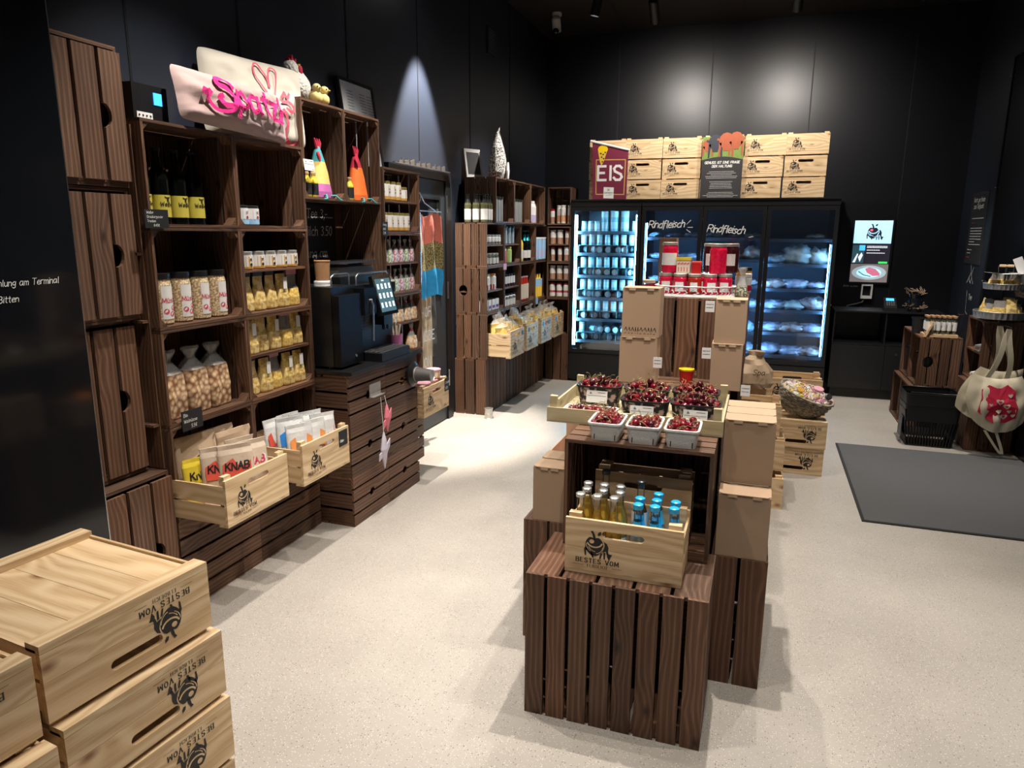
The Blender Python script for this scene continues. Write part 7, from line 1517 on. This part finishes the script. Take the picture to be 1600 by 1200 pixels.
# corner jars
cj = [jar(.033, .15, 'white_label', 'white_plastic', 'brown_label', (.05, .45)), jar(.033, .15, 'white_label', 'red_lid', 'brown_label', (.05, .45)), jar(.038, .19, 'white_label', 'white_plastic', 'orange_label', (.1, .45)), jar(.033, .15, 'white_label', 'red_lid', 'red_lid', (.3, .45))]
for z, ks, nm in ((1.6935, (1, 2, 2, 2), 'topmost shelf'), (1.478, (0, 0, 1), 'second shelf'), (1.2995, (1, 1, 0), 'third shelf'), (1.101, (0, 0, 0), 'fourth shelf'), (.9175, (3, 3, 3), 'fifth shelf')):
    n = len(ks)
    for i, k in enumerate(ks):
        o = cj[k].put((-2.065 + (i - (n - 1) / 2) * (.078 if n == 3 else .06), 7.53 + (.0 if n == 3 else .05 * (i % 2)), z), 0, f'preserve jar with {"white" if k in (0, 2) else "red"} lid, {nth(i, n)} on the {nm} of the corner column', 'corner column jars')
        if n == 4: o.scale = (.72, .72, 1)
# pine crates of pasta
pcP = Proto(lambda: pine_crate(.37, .24, .36, label='pine crate', prt=-.07))
wh = ['nearest the door', 'second from the door', 'third from the door', 'farthest from the door']
pb = [bag(.14, .1, .32, 'pasta', 'film', hfrac=.76, flat_top=False), bag(.13, .09, .34, 'pasta_sticks', 'film', hfrac=.8, flat_top=True), bag(.14, .1, .31, 'pasta', 'film', hfrac=.76, flat_top=False)]
for i, yc in enumerate(YC):
    y0 = [5.955, 6.40, 6.875, 7.345][i]
    pcP.put((-2.01, y0, .5165), LW, f'pine crate of pasta bags in the far left shelf, {wh[i]}')
    for k, (dx, dy) in enumerate(((-.075, -.10), (-.075, .02), (-.075, .125), (-.16, -.06), (-.16, .08))):
        pb[(k + i) % 3 if i < 3 else 0].put((-2.01 + dx, y0 + dy, .545 + (.02 if k > 2 else 0)), 0, f'clear bag of yellow pasta in the pine crate {wh[i]}, {["front left", "front middle", "front right", "back left", "back right"][k]}', 'pasta bags in the pine crates', rot=(-.12, rnd.uniform(-.15, .15), LW + rnd.uniform(-.3, .3)))
    for k in range([1, 1, 3, 2][i]):
        mb = MB(); mb.box(-.022, .022, -.002, 0, 0, .04, ['black_card', 'black_card', 'screen_blue' if False else 'azure_cloth', 'azure_cloth'][i] if k != 1 else 'orange_label')
        t = thing('small_label', f'small {"dark" if i < 2 else ("orange" if k == 1 else "blue")} label on the pine crate of pasta {wh[i]}' + (', left one' if k == 0 and i == 2 else ', right one' if k == 2 else ''), 'label', (-2.0095, y0 + (.14 if i == 0 else -.11 if i == 1 else -.12 + k * .1), .69), LW); part(mb, 'tag', t)
mb = MB(); mb.box(-.04, .04, -.002, 0, 0, .055, 'pink_card'); t = thing('pink_note', 'small pink note on the board edge of the far left shelf', 'note', (-2.213, 6.18, 1.265), LW); part(mb, 'paper', t)
mb = MB(); mb.box(-.04, .04, -.002, 0, 0, .07, 'sky'); t = thing('blue_note', 'small sky blue note above the last pine crate of pasta', 'note', (-2.213, 7.18, .86), LW); part(mb, 'paper', t)
# metal can on the floor
t = thing('metal_can', 'small silver metal can on the floor by the far left shelf', 'can', (-2.17, 5.65, 0))
mb = MB(); mb.lathe([(.037, 0), (.039, .004), (.036, .008), (.036, .04), (.038, .044), (.036, .048), (.036, .085), (.039, .09), (.035, .09), (.034, .02)], 'silver', 20); part(mb, 'can', t)
# hen cushion and card on top
t = thing('speckled_hen', 'black and white speckled fabric hen on top of the far left shelf', 'figurine', (-2.28, 6.17, 2.066), LW)
mb = MB(); mb.loft([(0, .10, .06, 3), (.05, .12, .075, 2.5), (.16, .115, .07, 2), (.26, .085, .05, 2), (.34, .045, .03, 2), (.40, .012, .01, 2)], 16, 'speckle', wob=.01); part(mb, 'body', t)
mb = MB(); mb.tube([(.0, 0, .37), (.025, 0, .41), (.05, 0, .44)], [.012, .01, .003], 'speckle'); part(mb, 'comb', t)
mb = MB(); mb.loft([(.0, .02, .01, 2), (.07, .03, .012, 2), (.14, .008, .01, 2)], 10, 'white_paper'); q = part(mb, 'bib', t); q.location = (.03, -.085, .0)
t = thing('leaning_card', 'white framed card leaning beside the speckled hen', 'picture'); t.matrix_world = place(-2.44, 6.03, 2.066, LW - .5, R(-10))
mb = MB(); mb.box(-.09, .09, 0, .01, 0, .25, 'white_paper'); part(mb, 'card', t); mb = MB(); mb.box(-.07, .07, -.002, -.0003, .03, .22, 'photo_dark'); part(mb, 'print', t)
